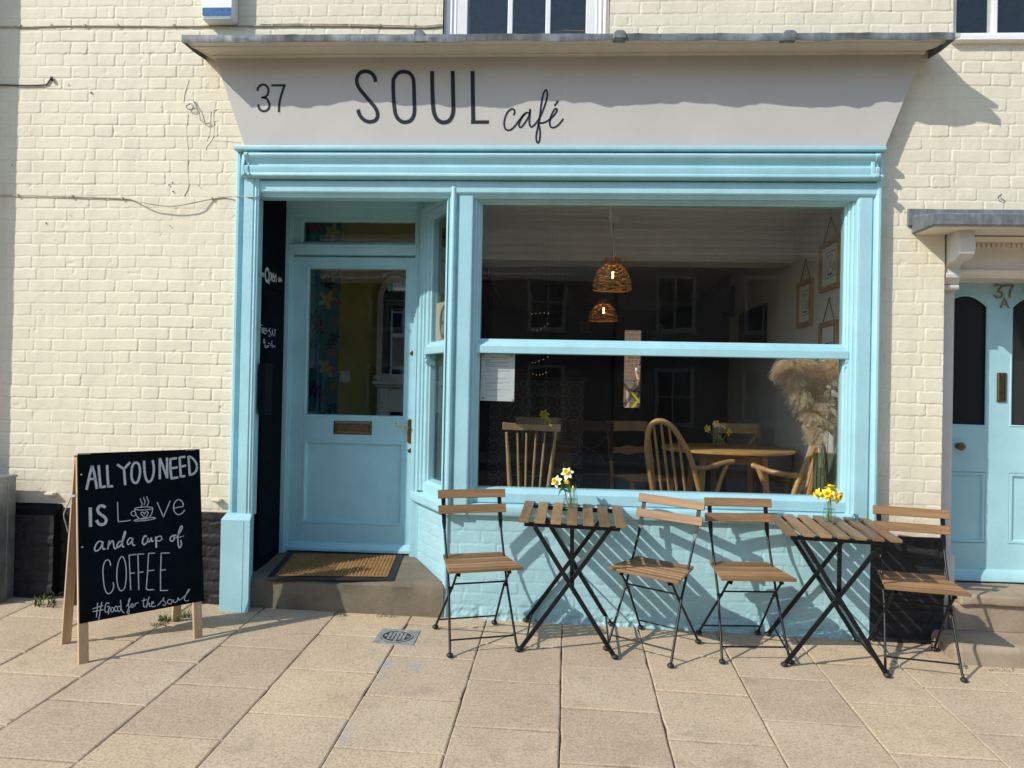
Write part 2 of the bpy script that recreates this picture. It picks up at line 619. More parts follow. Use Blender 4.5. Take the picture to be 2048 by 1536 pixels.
def slab_mat():
    t = NT('buff_paving_slab')
    geo = t.n("ShaderNodeNewGeometry")
    isl = geo.outputs['Random Per Island']
    n1 = t.noise(2.2, 6, 0.6)
    n2 = t.noise(95, 3, 0.7)
    n3 = t.noise(260, 2, 0.6)
    base = t.ramp(n1, [(0.3, (0.475, 0.380, 0.267, 1)), (0.7, (0.565, 0.458, 0.328, 1))])
    tone = t.ramp(isl, [(0, (0.89, 0.865, 0.86, 1)), (0.35, (0.97, 0.95, 0.95, 1)), (0.7, (1.0, 0.99, 0.96, 1)), (1, (1.06, 1.03, 0.97, 1))])
    c = t.mix(1.0, base, tone, 'MULTIPLY')
    sp = t.ramp(n2, [(0.34, (0.60, 0.56, 0.52, 1)), (0.5, (1, 1, 1, 1)), (0.70, (1.25, 1.22, 1.18, 1))])
    c = t.mix(0.75, c, sp, 'MULTIPLY')
    sp2 = t.ramp(n3, [(0.3, (0.72, 0.70, 0.68, 1)), (0.55, (1, 1, 1, 1)), (0.8, (1.2, 1.2, 1.2, 1))])
    c = t.mix(0.6, c, sp2, 'MULTIPLY')
    # grime blotches and drops of old chewing gum
    n4 = t.noise(5.5, 7, 0.7)
    c = t.mix(t.ramp(n4, [(0.55, (0, 0, 0, 1)), (0.80, (0.5, 0.5, 0.5, 1))]), c, (0.20, 0.15, 0.10, 1))
    vor = t.n("ShaderNodeTexVoronoi")
    vor.inputs['Scale'].default_value = 2.3
    t.l(t.coord(), vor.inputs['Vector'])
    sel = t.n("ShaderNodeSeparateColor")
    t.l(vor.outputs['Color'], sel.inputs[0])
    gum = t.math('MULTIPLY', t.math('LESS_THAN', vor.outputs['Distance'], 0.030), t.math('GREATER_THAN', sel.outputs[0], 0.55))
    c = t.mix(t.math('MULTIPLY', gum, 0.5), c, (0.13, 0.11, 0.09, 1))
    # smears of blue chalk
    for (u, v, r) in ((772, 1328, 0.07), (830, 1335, 0.06), (697, 1455, 0.06), (690, 1480, 0.05), (765, 1345, 0.05)):
        p = G(u, v)
        vm = t.n("ShaderNodeVectorMath", operation='DISTANCE')
        mp = t.n("ShaderNodeMapping")
        mp.inputs['Scale'].default_value = (1.3, 0.8, 1)
        t.l(t.coord(), mp.inputs[0])
        t.l(mp.outputs[0], vm.inputs[0])
        vm.inputs[1].default_value = (p.x * 1.3, p.y * 0.8, p.z)
        f = t.math('SUBTRACT', 1.0, t.math('DIVIDE', vm.outputs['Value'], r), clamp=True)
        nz = t.noise(28, 5, 0.7)
        f = t.math('MULTIPLY', f, t.ramp(nz, [(0.42, (0, 0, 0, 1)), (0.62, (1, 1, 1, 1))]), clamp=True)
        c = t.mix(t.math('MULTIPLY', f, 0.8), c, (0.20, 0.33, 0.47, 1))
    bm = t.bump(n2, 0.45, 0.004, t.bump(n3, 0.3, 0.002))
    return t.set(c, 0.88, bm, Specular_IOR_Level=0.2)


M['slab'] = slab_mat()
M['shaded_render'] = painted('shaded_black_render', (0.006, 0.0065, 0.008, 1), 0.7, 0.3, 0.4, 8, (0.03, 0.03, 0.03, 1), 0.4, spec=0.08)  # black render, its colour darkened for the shadow the cabinet throws on it
M['joint'] = plain('dirt_in_joints', (0.10, 0.075, 0.05, 1), 0.95, 0, 0.4, 60, 0.4, spec=0.1)
M['asphalt'] = plain('asphalt', (0.05, 0.05, 0.05, 1), 0.9, 0, 0.3, 60, 0.4, spec=0.2)
M['kerb'] = plain('granite_kerb', (0.25, 0.24, 0.23, 1), 0.8, 0, 0.2, 60, 0.3)
M['galv'] = plain('galvanised_steel', (0.26, 0.28, 0.29, 1), 0.45, 0.6, 0.3, 9, 0.15)
M['iron'] = plain('worn_iron', (0.30, 0.30, 0.30, 1), 0.55, 0.2, 0.35, 40, 0.3)
M['groove'] = plain('dirt_in_groove', (0.03, 0.03, 0.03, 1), 0.9)

# ------------------------------------------------------------------ the ground
def build_ground():
    rnd = random.Random(5)
    # the wide ground sheet reaching to the horizon, with the road in front
    mb = MB()
    mb.add([(-220, -220, -0.62), (220, -220, -0.62), (220, 220, -0.62), (-220, 220, -0.62)], [(0, 1, 2, 3)])
    tag(mb.build('ground', M['asphalt']), kind='structure')
    mb = MB()
    mb.box(-30, 30, -14.5, -7.42, -0.60, -0.462)
    tag(mb.build('road', M['asphalt']), kind='structure')
    mb = MB()
    for i in range(-18, 18):
        x = i * 0.915
        mb.add([(x, -7.40, gz(x, -7.4) - 0.2), (x + 0.905, -7.40, gz(x + .905, -7.4) - 0.2), (x + 0.905, -7.255, gz(x + .905, -7.25) - 0.2), (x, -7.255, gz(x, -7.25) - 0.2),
                (x, -7.40, gz(x, -7.4)), (x + 0.905, -7.40, gz(x + .905, -7.4)), (x + 0.905, -7.255, gz(x + .905, -7.25)), (x, -7.255, gz(x, -7.25))],
               [(0, 3, 2, 1), (4, 5, 6, 7), (0, 1, 5, 4), (1, 2, 6, 5), (2, 3, 7, 6), (3, 0, 4, 7)])
    tag(mb.build('kerb', M['kerb'], bevel=0.012), kind='structure')
    mb = MB()
    mb.box(-30, 30, -17.0, -14.55, -0.60, -0.36)
    tag(mb.build('far_pavement', M['kerb']), kind='structure')
    # bed of the pavement: what shows in the joints
    N = 40
    vs, fs = [], []
    for i in range(N + 1):
        for y in (-7.24, 0.35):
            x = -14 + 28 * i / N
            vs.append((x, y, gz(x, y) - 0.010))
    for i in range(N):
        fs.append((2 * i, 2 * i + 2, 2 * i + 3, 2 * i + 1))
    mb = MB().add(vs, fs)
    tag(mb.build('pavement_bed', M['joint']), kind='structure')
    # slabs, laid in lines running to the wall; 0.455 m wide, 0.476 m long, staggered
    mb = MB()
    tilt = 0.013
    L = 0.4765

    def slab(x0, x1, y0, y1, cx):
        if y1 - y0 < 0.03: return
        g = 0.0026
        gy_ = 0.0056
        ca, cb, cc = rnd.uniform(-.0016, .0016), rnd.uniform(-.0035, .0035), rnd.uniform(-.0035, .0035)
        e = 0.006
        pts = []
        n = 5
        ring = []

        def edge(p, q):
            for i in range(n):
                t = i / n
                ring.append((p[0] + (q[0] - p[0]) * t, p[1] + (q[1] - p[1]) * t))
        a, b, c, d = (x0 + g, y0 + gy_), (x1 - g, y0 + gy_), (x1 - g, y1 - gy_), (x0 + g, y1 - gy_)
        edge(a, b); edge(b, c); edge(c, d); edge(d, a)
        mx, my = (x0 + x1) / 2, (y0 + y1) / 2
        vs0, vs1, vs2 = [], [], []
        for (x, y) in ring:
            jx, jy = rnd.uniform(-.0016, .0016), rnd.uniform(-.0016, .0016)
            if rnd.random() < 0.06:
                jx += (mx - x) * 0.025
                jy += (my - y) * 0.025
            x, y = x + jx, y + jy
            xi, yi = x + (e if x < mx else -e) * min(1, abs(x - mx) / 0.2), y + (e if y < my else -e) * min(1, abs(y - my) / 0.2)

            def T(x, y, dz):
                X = x + tilt * (y + 2)
                return (X, y, gz(X, y) + ca + cb * (x - mx) + cc * (y - my) + dz)
            vs0.append(T(x, y, -0.04)); vs1.append(T(x, y, -0.0035)); vs2.append(T(xi, yi, 0.0))
        k = len(ring)
        fs = [tuple(2 * k + i for i in range(k))]
        for i in range(k):
            j = (i + 1) % k
            fs += [(i, j, k + j, k + i), (k + i, k + j, 2 * k + j, 2 * k + i)]
        mb.add(vs0 + vs1 + vs2, fs)

    for s in range(-26, 27):
        x0 = 0.030 + s * 0.4545
        x1 = x0 + 0.4545
        first = -0.640 if s % 2 == 0 else -0.872 + L
        wall_y = 0.02
        y = first
        while y - L > -7.24: y -= L
        ys = [-7.25]
        while y < wall_y:
            if y > -7.2: ys.append(y)
            y += L
        ys.append(wall_y)
        # the doorstep of the next house and our own step stand on the slabs' edge
        for a, b in zip(ys[:-1], ys[1:]):
            slab(x0, x1, a, b, s)
    tag(mb.build('pavement', M['slab']), kind='structure')


# ------------------------------------------------------------------ painted brickwork as real relief
def vnoise(nx, nz, cell, rs):
    gx_, gz_ = int(nx / cell) + 3, int(nz / cell) + 3
    g = rs.rand(gz_, gx_).astype(np.float32)
    xs = np.arange(nx) / cell
    zs = np.arange(nz) / cell
    xi, zi = xs.astype(int), zs.astype(int)
    fx, fz = xs - xi, zs - zi
    fx = fx * fx * (3 - 2 * fx)
    fz = fz * fz * (3 - 2 * fz)
    a = g[np.ix_(zi, xi)]
    b = g[np.ix_(zi, xi + 1)]
    c = g[np.ix_(zi + 1, xi)]
    d = g[np.ix_(zi + 1, xi + 1)]
    FX, FZ = fx[None, :], fz[:, None]
    return (a * (1 - FX) + b * FX) * (1 - FZ) + (c * (1 - FX) + d * FX) * FZ - 0.5


def brick_sheet(name, x0, x1, z0, z1, mat, parent, res=0.006, bond='flemish', joint=0.010, depth=0.006, soft=0.010,
                seed=1, rough=1.0, holes=(), fn=None, course=0.0745, zoff=0.0, xoff=0.0, base_wear=None):
    rs = np.random.RandomState(seed)
    nx, nz = int((x1 - x0) / res) + 1, int((z1 - z0) / res) + 1
    xs = np.linspace(x0, x1, nx)
    zs = np.linspace(z0, z1, nz)
    X, Z = np.meshgrid(xs, zs)
    Xw = X + 0.004 * vnoise(nx, nz, 0.05 / res, rs) + 0.0045 * vnoise(nx, nz, 0.016 / res, rs)
    Zw = Z + 0.006 * vnoise(nx, nz, 0.22 / res, rs) + 0.0045 * vnoise(nx, nz, 0.02 / res, rs) + 0.012 * vnoise(nx, nz, 1.1 / res, rs)
    row = np.floor((Zw - zoff) / course).astype(int)
    v = (Zw - zoff) / course - row
    hsh = lambda a, b, k: (np.sin(a * 127.1 + b * 311.7 + k * 74.7 + seed) * 43758.5453) % 1.0
    rj = (hsh(row, 0, 3) - 0.5) * 0.035
    if bond == 'flemish':
        per, st = 0.3385, 0.225
        xx = (Xw - xoff) + (row % 2) * (per / 2) + rj
        p = np.floor(xx / per).astype(int)
        u = xx - p * per
        isst = u < st
        u0 = np.where(isst, 0, st)
        wd = np.where(isst, st, per - st)
        brick = p * 2 + np.where(isst, 0, 1)
    else:
        per = 0.225
        xx = (Xw - xoff) + (row % 2) * (per / 2) + rj
        brick = np.floor(xx / per).astype(int)
        u = xx - brick * per
        u0 = 0 * u
        wd = per + 0 * u
    jl = (hsh(row, brick, 1) - 0.5) * 0.006
    jt = (hsh(row, brick, 2) - 0.5) * 0.006
    jw = joint * (0.75 + 0.6 * hsh(row, brick, 9))
    dx = np.minimum(u - u0 - jl, wd - (u - u0) - jt)
    dz = np.minimum(v, 1 - v) * course
    # rounded corners
    rc = 0.012
    ex, ez = np.maximum(rc - (dx - jw / 2), 0), np.maximum(rc - (dz - jw / 2), 0)
    d = np.where((ex > 0) & (ez > 0), rc - np.sqrt(ex ** 2 + ez ** 2), np.minimum(dx, dz) - jw / 2)
    n_a = vnoise(nx, nz, 0.03 / res, rs)
    n_b = vnoise(nx, nz, max(1.5, 0.012 / res), rs)
    n_c = vnoise(nx, nz, 0.11 / res, rs)
    n_d = vnoise(nx, nz, 0.5 / res, rs)
    d = d + 0.004 * n_a * rough + 0.0025 * n_b * rough
    t = np.clip(d / soft, 0, 1)
    s = t * t * (3 - 2 * t)
    off = (hsh(row, brick, 5) - 0.5) * 0.004 * rough
    til = ((hsh(row, brick, 6) - 0.5) * (v - 0.5) * 0.005 + (hsh(row, brick, 7) - 0.5) * ((u - u0) / wd - 0.5) * 0.005) * rough
    dep = depth * (0.72 + 0.55 * (hsh(row, 7, 4))) * (1 + 0.9 * n_d)
    h = s * dep + s * (off + til) + rough * (0.0022 * n_a + 0.0012 * n_b + 0.0030 * n_c) * (0.35 + 0.65 * s)
    # a few spalled faces
    pit = np.clip((vnoise(nx, nz, 0.06 / res, rs) + vnoise(nx, nz, 0.02 / res, rs) * 0.5 - 0.45) * 6, 0, 1)
    h = h - pit * 0.006 * rough
    if base_wear is not None:
        k = np.clip((base_wear - Z) / 0.12, 0, 1)
        w = np.clip(vnoise(nx, nz, 0.07 / res, rs) + vnoise(nx, nz, 0.025 / res, rs) * 0.7 + 0.1, 0, 1) * k
        h = h - w * 0.022 + k * 0.006 * n_b
    V = np.stack([X, -h, Z], -1).reshape(-1, 3).astype(np.float32)
    keep = np.ones((nz - 1, nx - 1), bool)
    xc = 0.5 * (xs[:-1] + xs[1:])[None, :]
    zc = 0.5 * (zs[:-1] + zs[1:])[:, None]
    for (a, b, c, e) in holes:
        keep &= ~((xc > a) & (xc < b) & (zc > c) & (zc < e))
    idx = np.arange(nx * nz).reshape(nz, nx)
    q = np.stack([idx[:-1, :-1], idx[:-1, 1:], idx[1:, 1:], idx[1:, :-1]], -1)[keep]
    used = np.zeros(nx * nz, bool)
    used[q.ravel()] = True
    new = np.cumsum(used) - 1
    q = new[q]
    V = V[used]
    if fn is not None:
        V = fn(V).astype(np.float32)
    me = bpy.data.meshes.new(name)
    me.vertices.add(len(V))
    me.vertices.foreach_set("co", V.ravel())
    me.loops.add(q.size)
    me.loops.foreach_set("vertex_index", q.ravel().astype(np.int32))
    me.polygons.add(len(q))
    me.polygons.foreach_set("loop_start", np.arange(0, q.size, 4, dtype=np.int32))
    me.polygons.foreach_set("loop_total", np.full(len(q), 4, dtype=np.int32))
    me.update(calc_edges=True)
    me.validate()
    return link_mesh(name, me, mat, parent, 'all')


# ------------------------------------------------------------------ the cafe and the doorway next to it: one building
B = empty('cafe_building', (0, 0, 0), 0, 'cream painted brick terrace building with a blue cafe shopfront and blue side door', 'building')
ZT = 4.15


def build_walls():
    holes = [(-1.95, 1.83, -0.3, 2.842), (2.25, 3.040, -0.3, 2.36), (-0.745, 0.268, 3.30, 4.3), (2.275, 3.25, 3.475, 4.3),
             (-9, -3.08, -0.3, 0.60), (-3.1, -1.95, -0.3, 0.592), (1.80, 2.27, -0.3, 0.575)]
    brick_sheet('brick_wall', -4.6, 3.9, -0.15, ZT, M['cream'], B, 0.0044, seed=3, joint=0.0034, depth=0.0026, soft=0.0042, rough=0.44, holes=holes, xoff=0.06, zoff=0.018)
    brick_sheet('brick_wall', 3.9, 7.6, -0.15, ZT, M['cream'], B, 0.009, seed=31, joint=0.0036, depth=0.0031, soft=0.0044, rough=0.46, xoff=0.06, zoff=0.018)
    brick_sheet('plinth', -3.12, -1.94, -0.10, 0.600, M['black_brick'], B, 0.006, seed=8, rough=2.0, depth=0.008, zoff=0.02,
                fn=lambda V: V + np.array([0, -0.012, 0]))
    brick_sheet('plinth', 1.852, 2.27, -0.12, 0.580, M['black_brick'], B, 0.006, seed=12, rough=1.3, depth=0.006, zoff=0.0,
                fn=lambda V: V + np.array([0, -0.012, 0]))
    mb = MB()                                              # tops of the plinths
    mb.box(-3.12, -1.94, -0.011, 0.05, 0.590, 0.6005)
    mb.box(1.852, 2.27, -0.011, 0.05, 0.570, 0.5805)
    mb.build_each('plinth_top', M['black_brick'], B)
    # rendered pier at the foot of the wall on the left
    mb = MB()
    mb.prism([(-0.085, -0.1), (-0.085, 0.56), (-0.055, 0.60), (0.0, 0.625), (0.05, 0.625), (0.05, -0.1)], 'x', -4.6, -3.075)
    mb.build('plinth_top', M['shaded_render'], B, bevel=0.012)
    brick_sheet('plinth', -4.6, -3.072, -0.1, 0.566, M['black_brick'], B, 0.008, seed=44, rough=1.4, depth=0.006, zoff=0.0,
                fn=lambda V: V + np.array([0, -0.088, 0]))
    # the masonry behind the painted face, with reveals, and the shell of the building
    mb = MB()
    y0, y1 = 0.004, 0.24
    mb.box(-4.6, -1.96, y0, y1, -0.3, ZT)
    mb.box(-1.955, -0.75, y0, y1, 2.87, ZT)
    mb.box(-0.745, 0.268, y0, y1, 2.87, 3.29)
    mb.box(0.273, 1.84, y0, y1, 2.87, ZT)
    mb.box(1.85, 2.249, y0, 0.36, -0.3, ZT)
    mb.box(2.25, 3.034, y0, y1, 2.415, 3.46)
    mb.box(3.04, 3.26, y0, 0.36, -0.3, 3.46)
    mb.box(3.265, 7.6, y0, y1, -0.3, ZT)
    mb.build_each('masonry', M['cream'], B)
    mb = MB()
    mb.box(-4.6, -4.35, 0.25, 6.0, -0.3, ZT)
    mb.box(3.65, 3.9, 0.25, 6.0, -0.3, ZT)
    mb.box(7.35, 7.6, 0.25, 6.0, -0.3, ZT)
    mb.box(-4.6, 7.6, 5.75, 6.0, 2.95, ZT)
    mb.build_each('outer_wall', M['cream'], B)
    mb = MB()
    mb.prism([(-0.18, ZT + 0.002), (2.9, ZT + 1.9), (6.2, ZT + 0.002)], 'x', -4.8, 7.8)
    mb.build('roof', M['lead'], B)
    # marks on the old wall: screws, a bent bracket, filled holes
    mb = MB()
    for (u, v, r) in ((137, 170, .004), (182, 185, .006), (345, 365, .004), (338, 370, .005), (346, 383, .005), (92, 446, .005), (340, 452, .004), (398, 372, .004), (24, 330, .004), (140, 430, .003)):
        p = W(u, v, -0.008)
        mb.ball((p.x, p.y, p.z), r, 5, (1, .6, 1))
    mb.build_each('screw_hole', M['black_plastic'], B)
    mb = MB()
    for pts in ([(372, 212), (381, 207), (387, 212), (384, 219), (375, 218), (372, 212)], ):
        mb.tube([W(u, v, -0.02) for u, v in pts], 0.0035, 6)
    mb.tube([W(386, 200, -0.012), W(398, 222, -0.016), (W(401, 240, -0.02)), W(410, 247, -0.018), W(421, 246, -0.014)], 0.003, 6)
    mb.tube([W(1996, 397, -0.01), W(1998, 391, -0.03), W(2003, 388, -0.03), W(2000, 393, -0.01)], 0.004, 6)
    mb.build_each('bent_hook', M['iron'], B, smooth=True)
    mb = MB()                                              # painted-over wires and patched chases
    for pts in ([(377, 228), (373, 262), (376, 300), (375, 340), (377, 372), (368, 392)], [(470, 218), (432, 219), (427, 226), (428, 262), (424, 280), (412, 296), (414, 312)], [(421, 222), (420, 262), (414, 282)], [(378, 160), (370, 186), (367, 205)], [(428, 281), (452, 282), (482, 285)]):
        mb.tube(spline([W(u, v, -0.0022) for u, v in pts], 4), 0.0036, 6)
    mb.build_each('old_wire', M['cream'], B, smooth=True)
    mb = MB()
    for (u, v) in ((436, 998), (106, 985)):
        p = W(u, v, 0)
        mb.box(p.x - 0.028, p.x + 0.028, -0.045, 0.004, p.z - 0.012, p.z + 0.004)
        mb.box(p.x - 0.02, p.x + 0.02, -0.02, 0.004, p.z - 0.02, p.z - 0.012)
    mb.build_each('wall_lug', M['cream'], B, bevel=0.004)


def build_shop_top():
    yf = -0.075
    # fascia board, wider at the top
    tl, tr = W(429, 108, yf), W(1847, 108, yf)
    bl, br = W(489, 290, yf), W(1771, 295, yf)
    mb = MB()
    n = Vector((0, 1, 0))
    z0, z1 = 2.846, 3.394
    outline = [(bl.x, z0), (br.x, z0), (tr.x, z1), (tl.x, z1)]
    mb.prism(outline, 'y', yf, 0.012)
    fascia = mb.build('fascia', M['fascia'], B, bevel=0.003)
    mb = MB()
    mb.box(0.012, 0.0128, yf - 0.0004, yf + 0.002, z0 + 0.02, z1 - 0.03)
    mb.build('board_joint', M['offwhite'], fascia)
    # lettering, each stroke a painted ribbon on the board
    mb = MB()
    N = Vector((0, -1, 0))

    def F(pts, ox, oy, k):
        return [WP(ox + x / k, oy + y / k, Vector((0, yf, 0)), N) for x, y in pts]
    k = 2048 / 470.0
    px = 1 / 340.0
    S = [(310, 192), (302, 152), (278, 118), (245, 102), (215, 99), (180, 110), (156, 138), (146, 175), (152, 212), (172, 252), (220, 312), (280, 382), (312, 425), (327, 465), (325, 500), (305, 527), (272, 538), (243, 537), (213, 524), (186, 500), (166, 465), (158, 432)]
    mb.ribbon(spline(F(S, 680, 120, k), 5), 7.6 * px, N)
    O = [(464, 190), (467, 330), (476, 430), (488, 482), (513, 520), (548, 540), (582, 541), (617, 525), (640, 490), (649, 440), (647, 330), (642, 190), (630, 145), (603, 114), (570, 104), (536, 104), (503, 118), (476, 152)]
    mb.ribbon(spline(F(O, 680, 120, k), 5, True), 7.6 * px, N, closed=True)
    U = [(803, 97), (804, 200), (808, 330), (814, 430), (824, 475), (845, 515), (878, 540), (908, 544), (942, 535), (968, 508), (983, 468), (988, 420), (986, 300), (984, 200), (982, 97)]
    mb.ribbon(spline(F(U, 680, 120, k), 4), 8.2 * px, N)
    mb.ribbon(F([(1155, 97), (1158, 300), (1161, 556)], 680, 120, k), 8.2 * px, N)
    mb.ribbon(F([(1142, 541), (1297, 541)], 680, 120, k), 6.6 * px, N, lift=0.0026)
    mb.build('lettering', M['letter'], fascia, angle=30)
    mb = MB()
    wc = 3.5 * px
    for pts in ([(1513, 482), (1522, 452), (1512, 430), (1490, 430), (1460, 455), (1440, 500), (1430, 550), (1438, 595), (1462, 612), (1492, 605), (1525, 575), (1550, 540), (1575, 508), (1600, 478), (1625, 459), (1645, 462)],
                [(1655, 428), (1655, 462), (1635, 510), (1605, 555), (1578, 586), (1560, 575), (1566, 540), (1590, 494), (1618, 463)],
                [(1655, 428), (1653, 490), (1650, 550), (1661, 580), (1682, 576), (1712, 545), (1742, 498), (1768, 440), (1795, 362), (1807, 300), (1800, 266), (1788, 266), (1774, 292), (1760, 350), (1748, 430), (1736, 530), (1720, 600), (1710, 660), (1712, 706), (1725, 722), (1738, 702), (1743, 640), (1739, 590), (1731, 553), (1760, 550), (1800, 536), (1842, 505), (1876, 466), (1891, 437), (1880, 424), (1862, 440), (1839, 490), (1827, 545), (1834, 580), (1857, 590), (1890, 576), (1920, 547), (1946, 512)],
                [(1901, 355), (1885, 378), (1868, 400)]):
        mb.ribbon(spline(F(pts, 680, 120, k), 5), wc, N)
    mb.build('script_lettering', M['letter'], fascia)
    mb = MB()
    k3 = 5.69
    T = [(997, 752), (1003, 716), (1033, 686), (1068, 680), (1101, 695), (1120, 732), (1116, 780), (1094, 812), (1065, 826), (1040, 828)]
    T2 = [(1050, 826), (1075, 828), (1106, 846), (1128, 888), (1130, 932), (1111, 965), (1072, 981), (1035, 972), (1012, 942), (1004, 905)]
    mb.ribbon(spline(F(T, 340, 50, k3), 5), 4.4 * px, N)
    mb.ribbon(spline(F(T2, 340, 50, k3), 5), 4.4 * px, N)
    k1 = 2.926
    mb.ribbon(F([(1588, 500), (1673, 500)], 0, 0, k1), 4.4 * px, N, lift=0.0025)
    mb.ribbon(spline(F([(1664, 502), (1650, 545), (1640, 580), (1634, 615), (1632, 656)], 0, 0, k1), 4), 4.4 * px, N)
    mb.build('house_number', M['letter'], fascia)
    # cornice between the board and the lead
    mb = MB()
    prof = [(0.0, 3.383), (-0.094, 3.383), (-0.098, 3.388), (-0.098, 3.394), (-0.106, 3.396), (-0.122, 3.393), (-0.146, 3.394), (-0.168, 3.400), (-0.184, 3.400), (-0.186, 3.394), (-0.204, 3.393), (-0.208, 3.400), (-0.250, 3.401), (-0.252, 3.41), (-0.252, 3.425), (0.0, 3.440)]
    nn = len(prof)
    ring = []
    for sx, xe in ((-1, tl.x), (1, tr.x)):
        for (y, z) in prof:
            ring.append((xe + sx * max(0, (-y - 0.094)) * 0.75, y, z))
    fs = [(i, (i + 1) % nn, nn + (i + 1) % nn, nn + i) for i in range(nn)] + [tuple(range(nn - 1, -1, -1)), tuple(range(nn, 2 * nn))]
    mb.add(ring, fs)
    mb.build('cornice', M['cornice'], B, 30)
    # lead flashing dressed over the cornice, its lip wavy
    rnd = random.Random(4)
    xa, xb = -2.221, 2.134
    nx = 230
    knots = [rnd.uniform(-1, 1) for _ in range(40)]
    knots2 = [rnd.uniform(-1, 1) for _ in range(90)]

    def cur(kn, t):
        a = t * (len(kn) - 4) + 1
        i = int(a)
        f = a - i
        f = f * f * (3 - 2 * f)
        return kn[i] * (1 - f) + kn[i + 1] * f
    rows = []
    for i in range(nx + 1):
        t = i / nx
        x = xa + (xb - xa) * t
        tz = 3.424 - 0.018 * t + 0.002 * cur(knots2, t)
        w1, w2 = cur(knots, t), cur(knots2, t)
        seam = min(abs((t * 8.3 + 0.12) % 1.0), 1)
        low = 3.383 - 0.016 * t + 0.010 * w1 + 0.004 * w2 + 0.008 * (seam - 0.5)
        oy = -0.300 + 0.010 * w1 + 0.004 * w2
        rows.append([(x, 0.0, tz + 0.075), (x, -0.10, tz + 0.045), (x, -0.285, tz + 0.006), (x, -0.301, tz), (x, oy - 0.004, (tz + low) / 2), (x, oy, low),
                     (x, oy + 0.004, low), (x, -0.293, tz - 0.006), (x, -0.24, tz - 0.004), (x, 0.0, tz + 0.028)])
    k = len(rows[0])
    vs = [p for r in rows for p in r]
    fs = []
    for i in range(nx):
        for j in range(k):
            j2 = (j + 1) % k
            fs.append((i * k + j, i * k + j2, (i + 1) * k + j2, (i + 1) * k + j))
    fs += [tuple(range(k - 1, -1, -1)), tuple(nx * k + j for j in range(k))]
    mb = MB().add(vs, fs)
    # returns at both ends, turned down
    for x, s in ((xa, -1), (xb, 1)):
        za = 3.424 if s < 0 else 3.406
        mb.prism([(-0.303, za), (-0.303, za - 0.042), (-0.15, za - 0.036), (-0.004, za - 0.018), (-0.004, za + 0.075), (-0.10, za + 0.045)], 'x', x + s * 0.002, x + s * 0.007)
    # clips over the joints
    lead = mb.build('lead_flashing', M['lead'], B, 35)
    mb = MB()
    for (u, w) in ((838, .07), (1240, .075), (1580, .085)):
        p = W(u, 66, -0.305)
        mb.prism([(p.x - w / 2, p.z - 0.028), (p.x + w / 2, p.z - 0.028), (p.x + w * .45, p.z + 0.004), (p.x + w * .26, p.z + 0.017), (p.x - w * .26, p.z + 0.017), (p.x - w * .45, p.z + 0.004)], 'y', -0.3085, -0.24)
    mb.build_each('lead_clip', M['lead'], lead, bevel=0.004)
    # entablature and awning box
    mb = MB()
    xl, xr = -1.985, 1.862
    mb.prism([(0.03, 2.842), (-0.108, 2.842), (-0.114, 2.836), (-0.114, 2.818), (-0.108, 2.812), (-0.05, 2.811), (-0.05, 2.640), (0.03, 2.640)], 'x', xl, xr)
    mb.prism([(0.03, 2.639), (-0.068, 2.639), (-0.072, 2.630), (-0.072, 2.572), (-0.066, 2.564), (-0.056, 2.561), (-0.054, 2.552), (-0.046, 2.549), (-0.046, 2.541), (0.03, 2.538)], 'x', -1.845, 1.84)
    mb.build('entablature', M['blue'], B, 30, bevel=0.0025)
    mb = MB()
    xl, xr = -1.905, 1.815
    prof = [(-0.055, 2.797), (-0.106, 2.797), (-0.117, 2.793), (-0.123, 2.783), (-0.120, 2.771), (-0.110, 2.760), (-0.094, 2.748), (-0.088, 2.733), (-0.090, 2.722), (-0.103, 2.720), (-0.107, 2.712), (-0.105, 2.684), (-0.102, 2.677), (-0.112, 2.674), (-0.119, 2.666), (-0.119, 2.657), (-0.113, 2.650), (-0.098, 2.648), (-0.055, 2.645)]
    mb.prism(prof, 'x', xl, xr)
    aw = mb.build('awning_box', M['blue'], B, 30, bevel=0.0015)
    for x in (xl, xr):
        mb = MB()
        prof2 = [(y * 1.06 if y < -0.08 else y, z) for y, z in prof]
        mb.prism(prof2, 'x', x - 0.012, x + 0.012)
        mb.prism([(-0.056, 2.79), (-0.095, 2.79), (-0.112, 2.72), (-0.11, 2.655), (-0.056, 2.650)], 'x', x - 0.034, x - 0.0135)
        mb.tube([(x - 0.01, -0.115, 2.665), (x - 0.01, -0.138, 2.665)], 0.013, 10)
        mb.tube([(x + 0.02, -0.110, 2.662), (x + 0.02, -0.130, 2.662)], 0.010, 10)
        mb.build('end_bracket', M['blue'], aw, 30, bevel=0.003)


